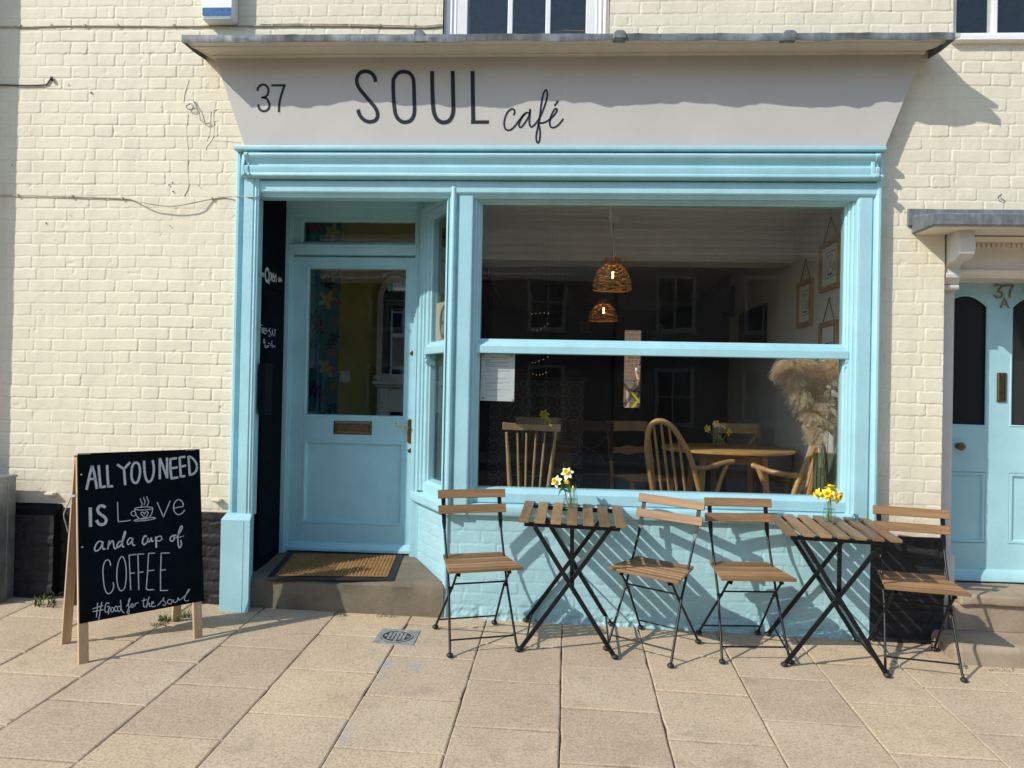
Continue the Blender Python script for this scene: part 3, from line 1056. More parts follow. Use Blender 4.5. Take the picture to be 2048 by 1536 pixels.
def build_shop_front():
    # pilasters
    mb = MB()
    plan = [(-1.992, 0.08), (-1.992, -0.040), (-1.987, -0.062), (-1.975, -0.072), (-1.962, -0.072), (-1.950, -0.062), (-1.944, -0.044), (-1.930, -0.044), (-1.926, -0.084), (-1.868, -0.086), (-1.865, -0.080), (-1.858, -0.080), (-1.855, -0.086), (-1.848, -0.086), (-1.845, -0.080), (-1.836, -0.080), (-1.833, -0.072), (-1.835, -0.062), (-1.861, -0.045), (-1.869, 0.0), (-1.869, 0.08)]
    mb.prism(plan, 'z', 0.585, 2.845)
    mb.build('pilaster', M['blue'], B, 30, bevel=0.002)
    mb = MB()
    x0, x1 = -2.006, -1.826
    f = lambda x, y: gz(x, y) - 0.01
    zz = 0.578
    mb.add([(x0, -.122, -.02), (x1, -.122, -.02), (x1 - .046, .05, -.02), (x0, .05, -.02), (x0, -.122, zz), (x1, -.122, zz), (x1 - .046, .05, zz), (x0, .05, zz),
            (x0 + .018, -.088, zz + .034), (x1 - .006, -.088, zz + .034), (x1 - .046, .05, zz + .034), (x0 + .018, .05, zz + .034)],
           [(0, 3, 2, 1), (0, 1, 5, 4), (1, 2, 6, 5), (2, 3, 7, 6), (3, 0, 4, 7), (4, 5, 9, 8), (5, 6, 10, 9), (6, 7, 11, 10), (7, 4, 8, 11), (8, 9, 10, 11)])
    mb.box(-1.872, -1.866, -.1245, -.12, -.02, .572)
    mb.build('pilaster_plinth', M['blue'], B, bevel=0.003)
    mb = MB()
    plan = [(1.868, 0.08), (1.868, -0.045), (1.862, -0.066), (1.850, -0.078), (1.838, -0.078), (1.826, -0.068), (1.820, -0.050), (1.812, -0.048), (1.810, -0.058), (1.738, -0.058), (1.735, -0.050), (1.735, 0.08)]
    mb.prism(plan, 'z', 0.650, 2.845)
    mb.build('pilaster', M['blue'], B, 30, bevel=0.002)
    # post between door and window, with its half-round, and the flat beside the glass
    mb = MB()
    plan = [(-0.664, 0.06), (-0.667, -0.045), (-0.661, -0.068), (-0.650, -0.080), (-0.639, -0.080), (-0.629, -0.070), (-0.625, -0.050), (-0.617, -0.048), (-0.614, -0.058), (-0.534, -0.058), (-0.531, -0.050), (-0.531, 0.06)]
    mb.prism(plan, 'z', 0.640, 2.600)
    mb.prism([(-0.6645, -0.052), (-0.672, -0.050), (-0.690, -0.030), (-0.696, 0.0), (-0.66, 0.055)], 'z', 0.700, 2.640)
    mb.build('door_post', M['blue'], B, 30, bevel=0.002)
    mb = MB()
    mb.ball((-0.645, -0.057, 2.600), 0.022, 8, (1, 1, 1.2))
    mb.build('post_finial', M['blue'], B, True)
    # main window
    win = empty('window', (0, 0, 0))
    win.parent = B
    gx0, gx1, gz0, gz1, zr0, zr1 = -0.478, 1.680, 0.795, 2.520, 1.612, 1.696
    mb = MB()
    prof = [(0, 0.075), (0, 0.022), (0.004, 0.016), (0.010, 0.012), (0.012, -0.002), (0.020, -0.010), (0.027, -0.012), (0.029, -0.024), (0.036, -0.030), (0.045, -0.030), (0.047, -0.050), (0.053, -0.057), (0.060, -0.057)]
    mb.frame(gx0, gx1, 0.70, gz1, prof, "LTR")
    mb.build('window_frame', M['blue'], win, 28)
    mb = MB()
    mb.prism([(0.075, zr0 + .004), (-0.012, zr0), (-0.016, zr0 + 0.004), (-0.016, zr0 + 0.046), (-0.008, zr0 + 0.050), (-0.006, zr0 + 0.056), (0.004, zr0 + 0.062), (0.005, zr0 + 0.068), (0.016, zr0 + 0.074), (0.022, zr1 + .006), (0.075, zr1 + .006)], 'x', gx0 - 0.026, gx1 + 0.024)
    mb.build('meeting_rail', M['blue'], win, 28, bevel=0.0012)
    mb = MB()
    for x, s in ((gx0 - 0.022, 1), (gx1 + 0.020, -1)):          # sash horns
        mb.prism([(-0.012, zr0 + .001), (-0.012, zr0 - 0.02), (-0.004, zr0 - 0.028), (-0.010, zr0 - 0.042), (-0.004, zr0 - 0.056), (0.006, zr0 - 0.07), (0.06, zr0 - 0.07), (0.06, zr0 + .001)], 'x', x - 0.012 * 1, x + 0.012)
    mb.build_each('sash_horn', M['blue'], win, smooth=28, bevel=0.0012)
    mb = MB()
    mb.prism([(0.075, gz0 + .006), (0.030, gz0), (0.022, gz0 - 0.006), (-0.004, gz0 - 0.020), (-0.010, gz0 - 0.026), (-0.012, 0.722), (-0.012, 0.713), (-0.004, 0.711), (-0.004, 0.700), (0.075, 0.700)], 'x', gx0 - 0.052, gx1 + 0.052)
    mb.build('bottom_rail', M['blue'], win, 28, bevel=0.0012)
    mb = MB().box(gx0 - 0.02, gx1 + 0.02, 0.031, 0.0335, zr1 - 0.01, gz1 + 0.01)
    mb.build('pane', M['glass'], win)
    mb = MB().box(gx0 - 0.02, gx1 + 0.02, 0.056, 0.0585, gz0 - 0.01, zr0 + 0.02)
    mb.build('pane', M['glass'], win)
    # sill running round on to the splay
    mb = MB()
    mb.prism([(0.05, 0.712), (-0.014, 0.706), (-0.034, 0.703), (-0.046, 0.698), (-0.050, 0.690), (-0.049, 0.648), (-0.044, 0.638), (-0.035, 0.633), (0.05, 0.633)], 'x', -0.70, 1.866)
    mb.build('window_sill', M['blue'], win, 28, bevel=0.002)
    # painted brick stall riser
    brick_sheet('stall_riser', -0.655, 1.848, -0.12, 0.655, M['blue_brick'], B, 0.006, 'stretcher', 0.005, 0.0018, 0.005, seed=21, rough=0.4, zoff=0.012, base_wear=0.13,
                fn=lambda V: V + np.array([0, -0.012, 0]))
    # splayed side of the doorway
    A = Vector((-0.652, -0.020, 0))
    Bk = Vector((-0.935, 0.500, 0))
    d = (A - Bk)
    L = d.length
    d.normalize()
    nin = Vector((-d.y, d.x, 0))                                # into the shop
    if nin.x < 0: nin = -nin

    def mp(p):
        return Bk + d * p.x + nin * p.y + Vector((0, 0, p.z))
    Bn, dn, nn_ = np.array(Bk), np.array(d), np.array(nin)
    brick_sheet('stall_riser', 0.0, L, 0.12, 0.655, M['blue_brick'], B, 0.006, 'stretcher', 0.005, 0.0018, 0.005, seed=27, rough=0.4, zoff=0.012,
                fn=lambda V: Bn[None, :] + V[:, 0:1] * dn + V[:, 1:2] * nn_ + np.array([0, 0, 1.0]) * V[:, 2:3])
    brick_sheet('stall_riser', L - 0.04, L, -0.1, 0.14, M['blue_brick'], B, 0.006, 'stretcher', 0.007, 0.0030, 0.006, seed=28, rough=0.9, zoff=0.012, base_wear=0.13,
                fn=lambda V: Bn[None, :] + V[:, 0:1] * dn + V[:, 1:2] * nn_ + np.array([0, 0, 1.0]) * V[:, 2:3])
    mb = MB()
    mb.tube([(A.x - 0.004, A.y + 0.012, -0.1), (A.x - 0.003, A.y + 0.012, 0.2), (A.x - 0.003, A.y + 0.012, 0.64)], [0.022, 0.019, 0.020], 12)
    mb.build('corner_bead', M['blue_brick'], B, True)
    sw = empty('side_window', (0, 0, 0))
    sw.parent = B
    g0, g1 = 0.17, L - 0.055
    mb = MB()
    mb.frame(g0, g1, 0.72, 2.50, [(0, 0.06), (0, 0.02), (0.006, 0.014), (0.010, 0.0), (0.020, -0.006), (0.030, -0.008), (0.032, -0.020), (0.044, -0.024), (0.050, -0.024), (0.052, -0.036), (0.075, -0.040)], "LTR")
    mb.box(0.0, g0 - 0.07, -0.030, 0.05, 0.70, 2.66)
    mb.box(0.028, 0.05, -0.040, 0.0, 0.70, 2.66)
    mb.box(0.0, L, -0.020, 0.05, 2.57, 2.66)
    mb.box(g1 + 0.01, L + 0.03, -0.014, 0.06, 0.70, 2.57)
    mb.map(mp)
    mb.build('window_frame', M['blue'], sw, 28)
    mb = MB()
    mb.prism([(0.06, zr0 + .004), (-0.016, zr0), (-0.020, zr0 + 0.004), (-0.020, zr0 + 0.044), (-0.008, zr0 + 0.054), (0.02, zr1), (0.06, zr1)], 'x', g0 - 0.02, g1 + 0.02)
    mb.prism([(0.06, 0.80), (0.015, 0.79), (-0.002, 0.77), (-0.006, 0.71), (0.06, 0.71)], 'x', g0 - 0.02, g1 + 0.03)
    bt = MB()
    bt.v, bt.f = mb.v[mb.cut[1][0]:], [tuple(i - mb.cut[1][0] for i in f) for f in mb.f[mb.cut[1][1]:]]
    bt.map(mp).build('bottom_rail', M['blue'], sw, 28)
    mb.v, mb.f = mb.v[:mb.cut[1][0]], mb.f[:mb.cut[1][1]]
    mb.map(mp)
    mb.build('meeting_rail', M['blue'], sw, 28)
    mb = MB()
    mb.prism([(-0.016, zr0 + .001), (-0.018, zr0 - 0.02), (-0.006, zr0 - 0.028), (-0.014, zr0 - 0.045), (-0.004, zr0 - 0.062), (0.02, zr0 - 0.07), (0.05, zr0 - .07), (0.05, zr0 + .001)], 'x', g0 - 0.022, g0 + 0.006)
    mb.map(mp)
    mb.build('sash_horn', M['blue'], sw, 28)
    mb = MB().box(g0 - 0.01, g1 + 0.01, 0.031, 0.033, zr1 - 0.01, 2.51).map(mp)
    mb.build('pane', M['glass'], sw)
    mb = MB().box(g0 - 0.01, g1 + 0.01, 0.050, 0.052, 0.78, zr0 + 0.01).map(mp)
    mb.build('pane', M['glass'], sw)
    mb = MB()
    mb.prism([(0.05, 0.722), (-0.01, 0.712), (-0.034, 0.702), (-0.044, 0.694), (-0.045, 0.650), (-0.038, 0.638), (0.05, 0.634)], 'x', -0.01, L + 0.035)
    mb.map(mp)
    mb.build('window_sill', M['blue'], sw, 28, bevel=0.002)
    return mp, L, zr0, zr1


def build_doorway():
    # left side of the recess, navy; ceiling of the recess
    mb = MB()
    mb.box(-1.99, -1.862, 0.082, 0.50, 0.1, 2.80)
    mb.build('recess_wall', M['navy'], B)
    mb = MB()
    mb.add([(-1.9, 0.031, 2.665), (-0.62, 0.031, 2.665), (-0.62, 0.62, 2.665), (-1.9, 0.62, 2.665), (-1.9, 0.031, 2.70), (-0.62, 0.031, 2.70), (-0.62, 0.62, 2.70), (-1.9, 0.62, 2.70)],
           [(0, 3, 2, 1), (4, 5, 6, 7), (0, 1, 5, 4), (1, 2, 6, 5), (2, 3, 7, 6), (3, 0, 4, 7)])
    mb.build('recess_ceiling', M['blue'], B)
    # frame
    fr = MB()
    zt = 2.66
    for (a, b) in ((-1.895, -1.832), (-0.966, -0.900)):
        fr.box(a, b, 0.47, 0.60, 0.24, zt)
    fr.box(-1.832, -0.966, 0.47, 0.60, 2.545, zt)
    fr.box(-1.832, -0.966, 0.475, 0.60, 2.285, 2.352)
    fr.box(-1.836, -1.820, 0.492, 0.60, 0.24, 2.545)
    fr.box(-0.978, -0.962, 0.492, 0.60, 0.24, 2.545)
    fr.box(-1.832, -0.966, 0.46, 0.475, 2.335, 2.352)
    fr.box(-1.895, -1.87, 0.455, 0.475, 0.24, zt)
    fr.box(-0.925, -0.900, 0.455, 0.475, 0.24, zt)
    fr.box(-1.86, -0.94, 0.455, 0.475, 2.60, 2.645)
    fr.build('door_frame', M['blue'], B, bevel=0.003)
    tr = empty('transom_window', (0, 0, 0))
    tr.parent = B
    mb = MB()
    mb.frame(-1.755, -0.985, 2.378, 2.515, [(0, 0.55), (0, 0.515), (0.008, 0.508), (0.012, 0.50), (0.07, 0.50), (0.07, 0.55)], closed=True)
    mb.build('sash', M['blue'], tr, 28)
    MB().box(-1.76, -0.98, 0.530, 0.533, 2.37, 2.52).build('pane', M['glass'], tr)
    # the door
    D = empty('door', (0, 0, 0))
    D.parent = B
    yd = 0.52
    zb, ztop = 0.272, 2.278
    x0, x1 = -1.828, -0.970
    gx0, gx1, gz0, gz1 = -1.712, -1.046, 1.200, 2.195
    mb = MB()
    mb.box(x0, gx0 - .016, yd, yd + .045, zb, ztop)
    mb.box(gx1 + .016, x1, yd, yd + .045, zb, ztop)
    mb.box(gx0 - .016, gx1 + .016, yd, yd + .045, gz1 + .016, ztop)
    mb.box(gx0 - .016, gx1 + .016, yd, yd + .045, 1.02, gz0 - .016)
    mb.box(gx0 - .016, gx1 + .016, yd, yd + .045, zb, 0.455)
    mb.build('leaf', M['blue'], D, bevel=0.002)
    mb = MB()
    mb.frame(gx0, gx1, gz0, gz1, [(0, 0.56), (0, yd + .008), (0.006, yd - .002), (0.014, yd - .004), (0.020, yd + .001)])
    mb.frame(gx0 + .012, gx1 - .012, 0.485, 0.998, [(-0.03, yd + .020), (0.0, yd + .016), (0.004, yd + .004), (0.012, yd - .004), (0.026, yd - .004), (0.030, yd + .001)])
    mb.box(gx0 - .01, gx1 + .01, yd + .018, yd + .035, 0.458, 1.018)
    mb.prism([(yd + .01, 0.335), (yd - .012, 0.325), (yd - .03, 0.292), (yd - .03, 0.276), (yd + .01, 0.274)], 'x', x0 + .004, x1 - .004)
    mb.build('moulding', M['blue'], D, 28)
    MB().box(gx0 - .01, gx1 + .01, yd + .022, yd + .025, gz0 - .01, gz1 + .01).build('pane', M['glass'], D)
    a, b = W(667, 867, yd), W(744, 844, yd)
    mb = MB()
    mb.frame(a.x + .022, b.x - .022, a.z + .018, b.z - .018, [(0, yd), (0, yd - .010), (.006, yd - .012), (.018, yd - .008), (.022, yd)])
    mb.box(a.x + .024, b.x - .024, yd - .007, yd - .001, a.z + .020, b.z - .020)
    mb.build('letter_plate', M['old_brass'], D, bevel=0.0015)
    c1, c2 = W(821, 838, yd), W(819, 887, yd)
    mb = MB()
    hw = 0.017
    zz0, zz1 = c2.z, c1.z
    cx = (c1.x + c2.x) / 2
    arc = []
    for i in range(9):
        t = math.pi * i / 8
        arc.append((cx + hw * math.cos(t), zz1 - hw + hw * math.sin(t)))
    for i in range(9):
        t = math.pi + math.pi * i / 8
        arc.append((cx + hw * math.cos(t), zz0 + hw + hw * math.sin(t)))
    mb.prism(arc, 'y', yd - .006, yd)
    h = W(819, 854, yd)
    mb.tube([(h.x, yd - .004, h.z), (h.x, yd - .045, h.z)], 0.008, 10)
    e = W(791, 851, yd - .05)
    mb.tube(spline([(h.x, yd - .045, h.z), (h.x - .02, yd - .050, h.z), (e.x + .03, yd - .050, e.z - .003), (e.x + .008, yd - .05, e.z - .002), (e.x, yd - .048, e.z + .010), (e.x + .004, yd - .045, e.z + .014)], 4), 0.0055, 8)
    mb.build('handle', M['brass'], D, 35, bevel=0.0012)
    mb = MB()
    for (u, v) in ((824, 706), (820, 901)):
        c = W(u, v, yd)
        mb.lathe([(0.016, 0), (0.0155, 0.004), (0.011, 0.006), (0.010, 0.004), (0.009, 0.006), (0.001, 0.007)], (c.x, yd, c.z), 18, M=Matrix.Rotation(math.pi / 2, 3, 'X'))
    mb.build_each('lock', M['old_brass'], D, smooth=30)
    # step: one worn stone filling the recess
    N = 46
    front = []
    rnd = random.Random(2)
    mb = MB()
    xa, xb = -1.878, -0.662
    vs, fs = [], []
    ny = 14
    for i in range(N + 1):
        t = i / N
        col = []
        for j in range(ny + 1):
            s = j / ny
            y = -0.035 + s * 0.62
            xl = -1.878 - 0.015 * s
            xr = -0.668 - 0.30 * min(1, s * 1.08)
            x = xl + (xr - xl) * t
            z = 0.214 + 0.055 * s + 0.006 * t * (1 - s)
            z -= 0.012 * math.exp(-((t - 0.5) / 0.25) ** 2) * math.exp(-(s / 0.35) ** 2)
            z += 0.004 * noise.noise(Vector((x * 6, y * 6, 1.0))) + 0.002 * noise.noise(Vector((x * 22, y * 22, 4.0)))
            if j == 0: z -= 0.010 + 0.010 * max(0, noise.noise(Vector((x * 9, 2.2, 0)))) + 0.02 * max(0, noise.noise(Vector((x * 16, 7.2, 0))) - 0.35)
            if j == 0: y += 0.008
            col.append((x, y, z))
        for q, (yy, zz) in enumerate(((-0.036, 0.19), (-0.033, 0.12), (-0.034, 0.05), (-0.03, -0.06))):
            x = xa + (xb - xa) * t
            k = 0.004 * noise.noise(Vector((x * 7, zz * 7, 5))) + 0.003 * noise.noise(Vector((x * 25, zz * 25, 9)))
            col.insert(0, (x, yy + k, zz - (0.006 * noise.noise(Vector((x * 8, 3, 3))) if q == 0 else 0)))
        vs += col
    kk = ny + 1 + 4
    for i in range(N):
        for j in range(kk - 1):
            fs.append((i * kk + j, (i + 1) * kk + j, (i + 1) * kk + j + 1, i * kk + j + 1))
    mb.add(vs, fs)
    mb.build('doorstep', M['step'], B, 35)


build_ground()
build_walls()
build_shop_top()
SPL, SPL_L, ZR0, ZR1 = build_shop_front()
build_doorway()


def build_side_door():
    # white pilasters with plinth blocks and scrolled brackets, set just inside the brick opening
    for s, cx in ((1, 2.300), (-1, 2.990)):
        pil = MB()
        w = 0.044
        pil.box(cx - w, cx + w, 0.078, 0.34, 0.46, 2.04)
        if s > 0:
            pil.box(cx - w + 0.050, cx + w + .012, 0.092, 0.34, 0.46, 2.04)
        else:
            pil.box(cx - w - .012, cx + w - .050, 0.092, 0.34, 0.46, 2.04)
        pil.prism([(cx - w - .004, -0.01), (cx + w + .016, -0.01), (cx + w + .016, 0.462), (cx + w - .004, 0.474), (cx - w - .004, 0.474)], 'y', 0.050, 0.34)
        pil.prism([(0.30, 2.035), (0.044, 2.035), (0.036, 2.045), (0.034, 2.06), (0.040, 2.068), (0.30, 2.068)], 'x', cx - w - .006, cx + w + .010)
        o = pil.build('pilaster', M['shaded_white'], B, bevel=0.004)
        br = MB()
        prof = [(0.25, 2.069), (0.036, 2.069), (0.022, 2.085), (0.006, 2.105), (0.004, 2.125), (0.016, 2.140), (0.018, 2.165), (-0.010, 2.178), (-0.024, 2.186), (-0.074, 2.186), (-0.112, 2.196), (-0.140, 2.220), (-0.152, 2.255), (-0.148, 2.290), (-0.138, 2.315), (-0.136, 2.352), (0.25, 2.352)]
        br.prism(prof, 'x', cx - w + .004, cx + w + .004)
        br.build('bracket', M['shaded_white'], B, 30, bevel=0.004)
    # frieze, dentils and canopy
    mb = MB()
    FX0, FX1 = 2.350, 2.944
    mb.box(FX0, FX1, 0.088, 0.34, 2.15, 2.352)
    mb.prism([(0.34, 2.118), (0.096, 2.118), (0.096, 2.128), (0.080, 2.132), (0.076, 2.145), (0.066, 2.150), (0.066, 2.162), (0.1, 2.166), (0.34, 2.166)], 'x', FX0, FX1)
    mb.prism([(0.1, 2.352), (0.1, 2.325), (0.055, 2.325), (0.040, 2.335), (0.025, 2.352)], 'x', FX0, FX1)
    i = 0
    x = 2.356
    while x < 2.93:
        mb.box(x, x + 0.018, 0.076, 0.089, 2.298, 2.3245)
        x += 0.029
    mb.build('frieze', M['offwhite'], B, 30, bevel=0.002)
    can = empty('canopy', (0, 0, 0))
    can.parent = B
    mb = MB()
    xa, xb, yo = 2.060, 3.20, -0.245
    mb.prism([(0.0, 2.352), (yo + .02, 2.352), (yo + .02, 2.375), (0.0, 2.405)], 'x', xa + .02, xb - .02)
    mb.build('soffit', M['offwhite'], can)
    mb = MB()
    # sloping sheet, front lip, ends and upstand of lead
    mb.prism([(0.002, 2.502), (-0.012, 2.502), (-0.016, 2.462), (yo, 2.424), (yo - .006, 2.418), (yo - .004, 2.360), (yo + .002, 2.358), (yo + .002, 2.412), (0.002, 2.45)], 'x', xa + .005, xb)
    for xq in (xa, xb):
        mb.prism([(0.0, 2.455), (yo - .004, 2.422), (yo - .004, 2.356), (0.0, 2.36)], 'x', xq - .004, xq + .006)
    mb.add([(2.030, -0.014, 2.504), (2.30, -0.014, 2.500), (2.30, -0.020, 2.44), (2.030, -0.018, 2.40), (2.030, 0.0, 2.504), (2.30, 0.0, 2.500), (2.30, 0.0, 2.44), (2.030, 0.0, 2.40)],
           [(0, 1, 2, 3), (7, 6, 5, 4), (0, 4, 5, 1), (1, 5, 6, 2), (2, 6, 7, 3), (3, 7, 4, 0)])
    mb.build('lead_cover', M['lead'], can, bevel=0.003)
    # door
    D = empty('door', (0, 0, 0))
    D.parent = B
    yd = 0.31
    zb, zt = 0.268, 2.16
    cx = W(2008, 600, yd).x
    l1, r0 = W(1975, 700, yd).x, W(2022, 700, yd).x
    l0, r1 = l1 - 0.275, r0 + 0.275
    x0, x1 = l0 - 0.06, r1 + 0.06
    g0, g1 = W(1940, 851, yd).z, W(1940, 589, yd).z

    def arch(x0, x1, z0, z1, rise, n=12):
        pts = [(x0, z0), (x1, z0), (x1, z1 - rise)]
        for i in range(1, n):
            t = i / n
            a = x1 + (x0 - x1) * t
            pts.append((a, z1 - rise + rise * math.sin(math.pi * t) ** 0.8))
        pts.append((x0, z1 - rise))
        return pts
    mb = MB()
    mb.box(x0, l0, yd, yd + .04, zb, zt)
    mb.box(l1, r0, yd, yd + .04, zb, zt)
    mb.box(r1, x1, yd, yd + .04, zb, zt)
    for (a, b) in ((l0, l1), (r0, r1)):
        mb.box(a, b, yd, yd + .04, 0.94, g0)
        mb.box(a, b, yd, yd + .04, zb, 0.50)
        # head over the round-topped light
        top = arch(a, b, g0, g1, 0.075)[2:]
        vs = [(p[0], yd, p[1]) for p in top] + [(p[0], yd, zt) for p in top]
        k = len(top)
        vs2 = vs + [(v[0], yd + .04, v[2]) for v in vs]
        fs = []
        for i in range(k - 1):
            fs += [(i, i + 1, k + i + 1, k + i), (2 * k + i, 3 * k + i, 3 * k + i + 1, 2 * k + i + 1), (i, 2 * k + i, 2 * k + i + 1, i + 1)]
        mb.add(vs2, fs)
    mb.build('leaf', M['blue'], D)
    mb = MB()
    for (a, b) in ((l0, l1), (r0, r1)):
        mb.frame(a + .03, b - .03, 0.53, 0.91, [(-0.015, yd + .012), (0.004, yd + .010), (0.012, yd - .003), (0.026, yd - .003), (0.030, yd + .012)])
        mb.box(a - .001, b + .001, yd + .0105, yd + .03, 0.499, 0.941)
        ar = arch(a + .002, b - .002, g0 + .002, g1 - .003, 0.075)
        mb.tube([(p[0], yd + .004, p[1]) for p in ar + [ar[0]]], 0.008, 6)
    mb.prism([(yd + .01, 0.345), (yd - .012, 0.335), (yd - .034, 0.300), (yd - .036, 0.272), (yd + .01, 0.268)], 'x', x0 + .09, x1 - .09)
    mb.build('moulding', M['blue'], D, 30)
    mb = MB()
    for (a, b) in ((l0, l1), (r0, r1)):
        mb.prism(arch(a, b, g0, g1, 0.075), 'y', yd + .018, yd + .022)
    t = NT('obscured_glass')
    nz = t.noise(60, 3, 0.6)
    gm = t.set((0.014, 0.018, 0.019, 1), 0.22, t.bump(nz, 0.2, 0.003), Specular_IOR_Level=0.4)
    mb.build('pane', gm, D)
    mb = MB()
    p, q = W(1993, 805, yd), W(2013, 745, yd)
    mb.frame(p.x + .012, q.x - .012, p.z + .014, q.z - .014, [(0, yd), (0, yd - .010), (.005, yd - .012), (.010, yd - .008), (.012, yd)])
    mb.box(p.x + .013, q.x - .013, yd - .006, yd, p.z + .015, q.z - .015)
    for i in range(9):                                      # worn raised lettering on the flap, too worn to read
        z = p.z + .03 + i * (q.z - p.z - .06) / 8
        mb.box(p.x + .02, q.x - .022, yd - .009, yd - .005, z - .004, z + .004)
    mb.build('letter_plate', M['old_brass'], D, bevel=0.001)
    c = W(1912, 892, yd)
    mb = MB().lathe([(0.018, 0.0), (0.020, 0.004), (0.011, 0.008), (0.010, 0.026), (0.022, 0.034), (0.026, 0.044), (0.023, 0.055), (0.012, 0.060), (0.001, 0.061)], (c.x + .01, yd, c.z), 20, M=Matrix.Rotation(math.pi / 2, 3, 'X'))
    mb.build('door_knob', M['old_brass'], D, 40)
    numm = plain('tarnished_brass_numeral', (0.24, 0.20, 0.14, 1), 0.5, 0.3, 0.3, 40, 0.1)
    mb = MB()
    N = Vector((0, -1, 0))
    k = 902 / 188.0
    f = lambda pts: [WP(1860 + x / k, 540 + y / k, Vector((0, yd, 0)), N) for x, y in pts]
    mb.ribbon(f([(612, 165), (618, 150), (690, 148)]), 0.0065, N, 0.008, 0.004)
    mb.ribbon(spline(f([(690, 150), (650, 205), (680, 215), (690, 240), (675, 262), (645, 268), (620, 250), (614, 235)]), 4), 0.0075, N, 0.008, 0.004)
    mb.ribbon(f([(705, 165), (712, 150), (795, 150)]), 0.0065, N, 0.008, 0.004)
    mb.ribbon(spline(f([(795, 150), (770, 195), (760, 235), (762, 268)]), 4), 0.008, N, 0.008, 0.004)
    mb.ribbon(f([(675, 358), (712, 275), (748, 358)]), 0.0065, N, 0.008, 0.004)
    mb.ribbon(f([(690, 335), (735, 335)]), 0.005, N, 0.0075, 0.004)
    mb.ribbon(f([(664, 358), (690, 358)]), 0.005, N, 0.0075, 0.004)
    mb.ribbon(f([(736, 358), (762, 358)]), 0.005, N, 0.0075, 0.004)
    mb.build('numeral', numm, D)
    MB().box(2.20, 3.10, yd + .05, yd + .10, -0.1, 2.45).build('door_lining', M['navy'], B)
    # steps in front of it
    rnd = random.Random(9)

    def stone(name, x0, x1, y0, y1, z0, z1, mat, r, parent=B):
        b = bmesh.new()
        bmesh.ops.create_cube(b, size=1.0)
        for v in b.verts:
            v.co = Vector((x0 + (x1 - x0) * (v.co.x + .5), y0 + (y1 - y0) * (v.co.y + .5), z0 + (z1 - z0) * (v.co.z + .5)))
        bmesh.ops.bevel(b, geom=list(b.edges), offset=r, segments=4, profile=0.5, affect='EDGES')
        bmesh.ops.subdivide_edges(b, edges=[e for e in b.edges if e.calc_length() > 0.06], cuts=10, use_grid_fill=True)
        for v in b.verts:
            p = v.co
            v.co = p + Vector((0, 0.006 * noise.noise(p * 6), 0.006 * noise.noise(p * 5 + Vector((3, 3, 3))) - 0.006 * max(0, noise.noise(p * 14))))
        me = bpy.data.meshes.new(name)
        b.to_mesh(me)
        b.free()
        return link_mesh(name, me, mat, parent, 50)
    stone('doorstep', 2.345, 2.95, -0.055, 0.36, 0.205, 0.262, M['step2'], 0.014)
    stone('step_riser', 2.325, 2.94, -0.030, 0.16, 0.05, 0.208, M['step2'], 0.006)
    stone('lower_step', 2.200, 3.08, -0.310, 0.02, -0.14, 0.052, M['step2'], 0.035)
    MB().box(2.345, 2.945, 0.27, 0.33, 0.2620, 0.2685).build('threshold', M['black_plastic'], B)


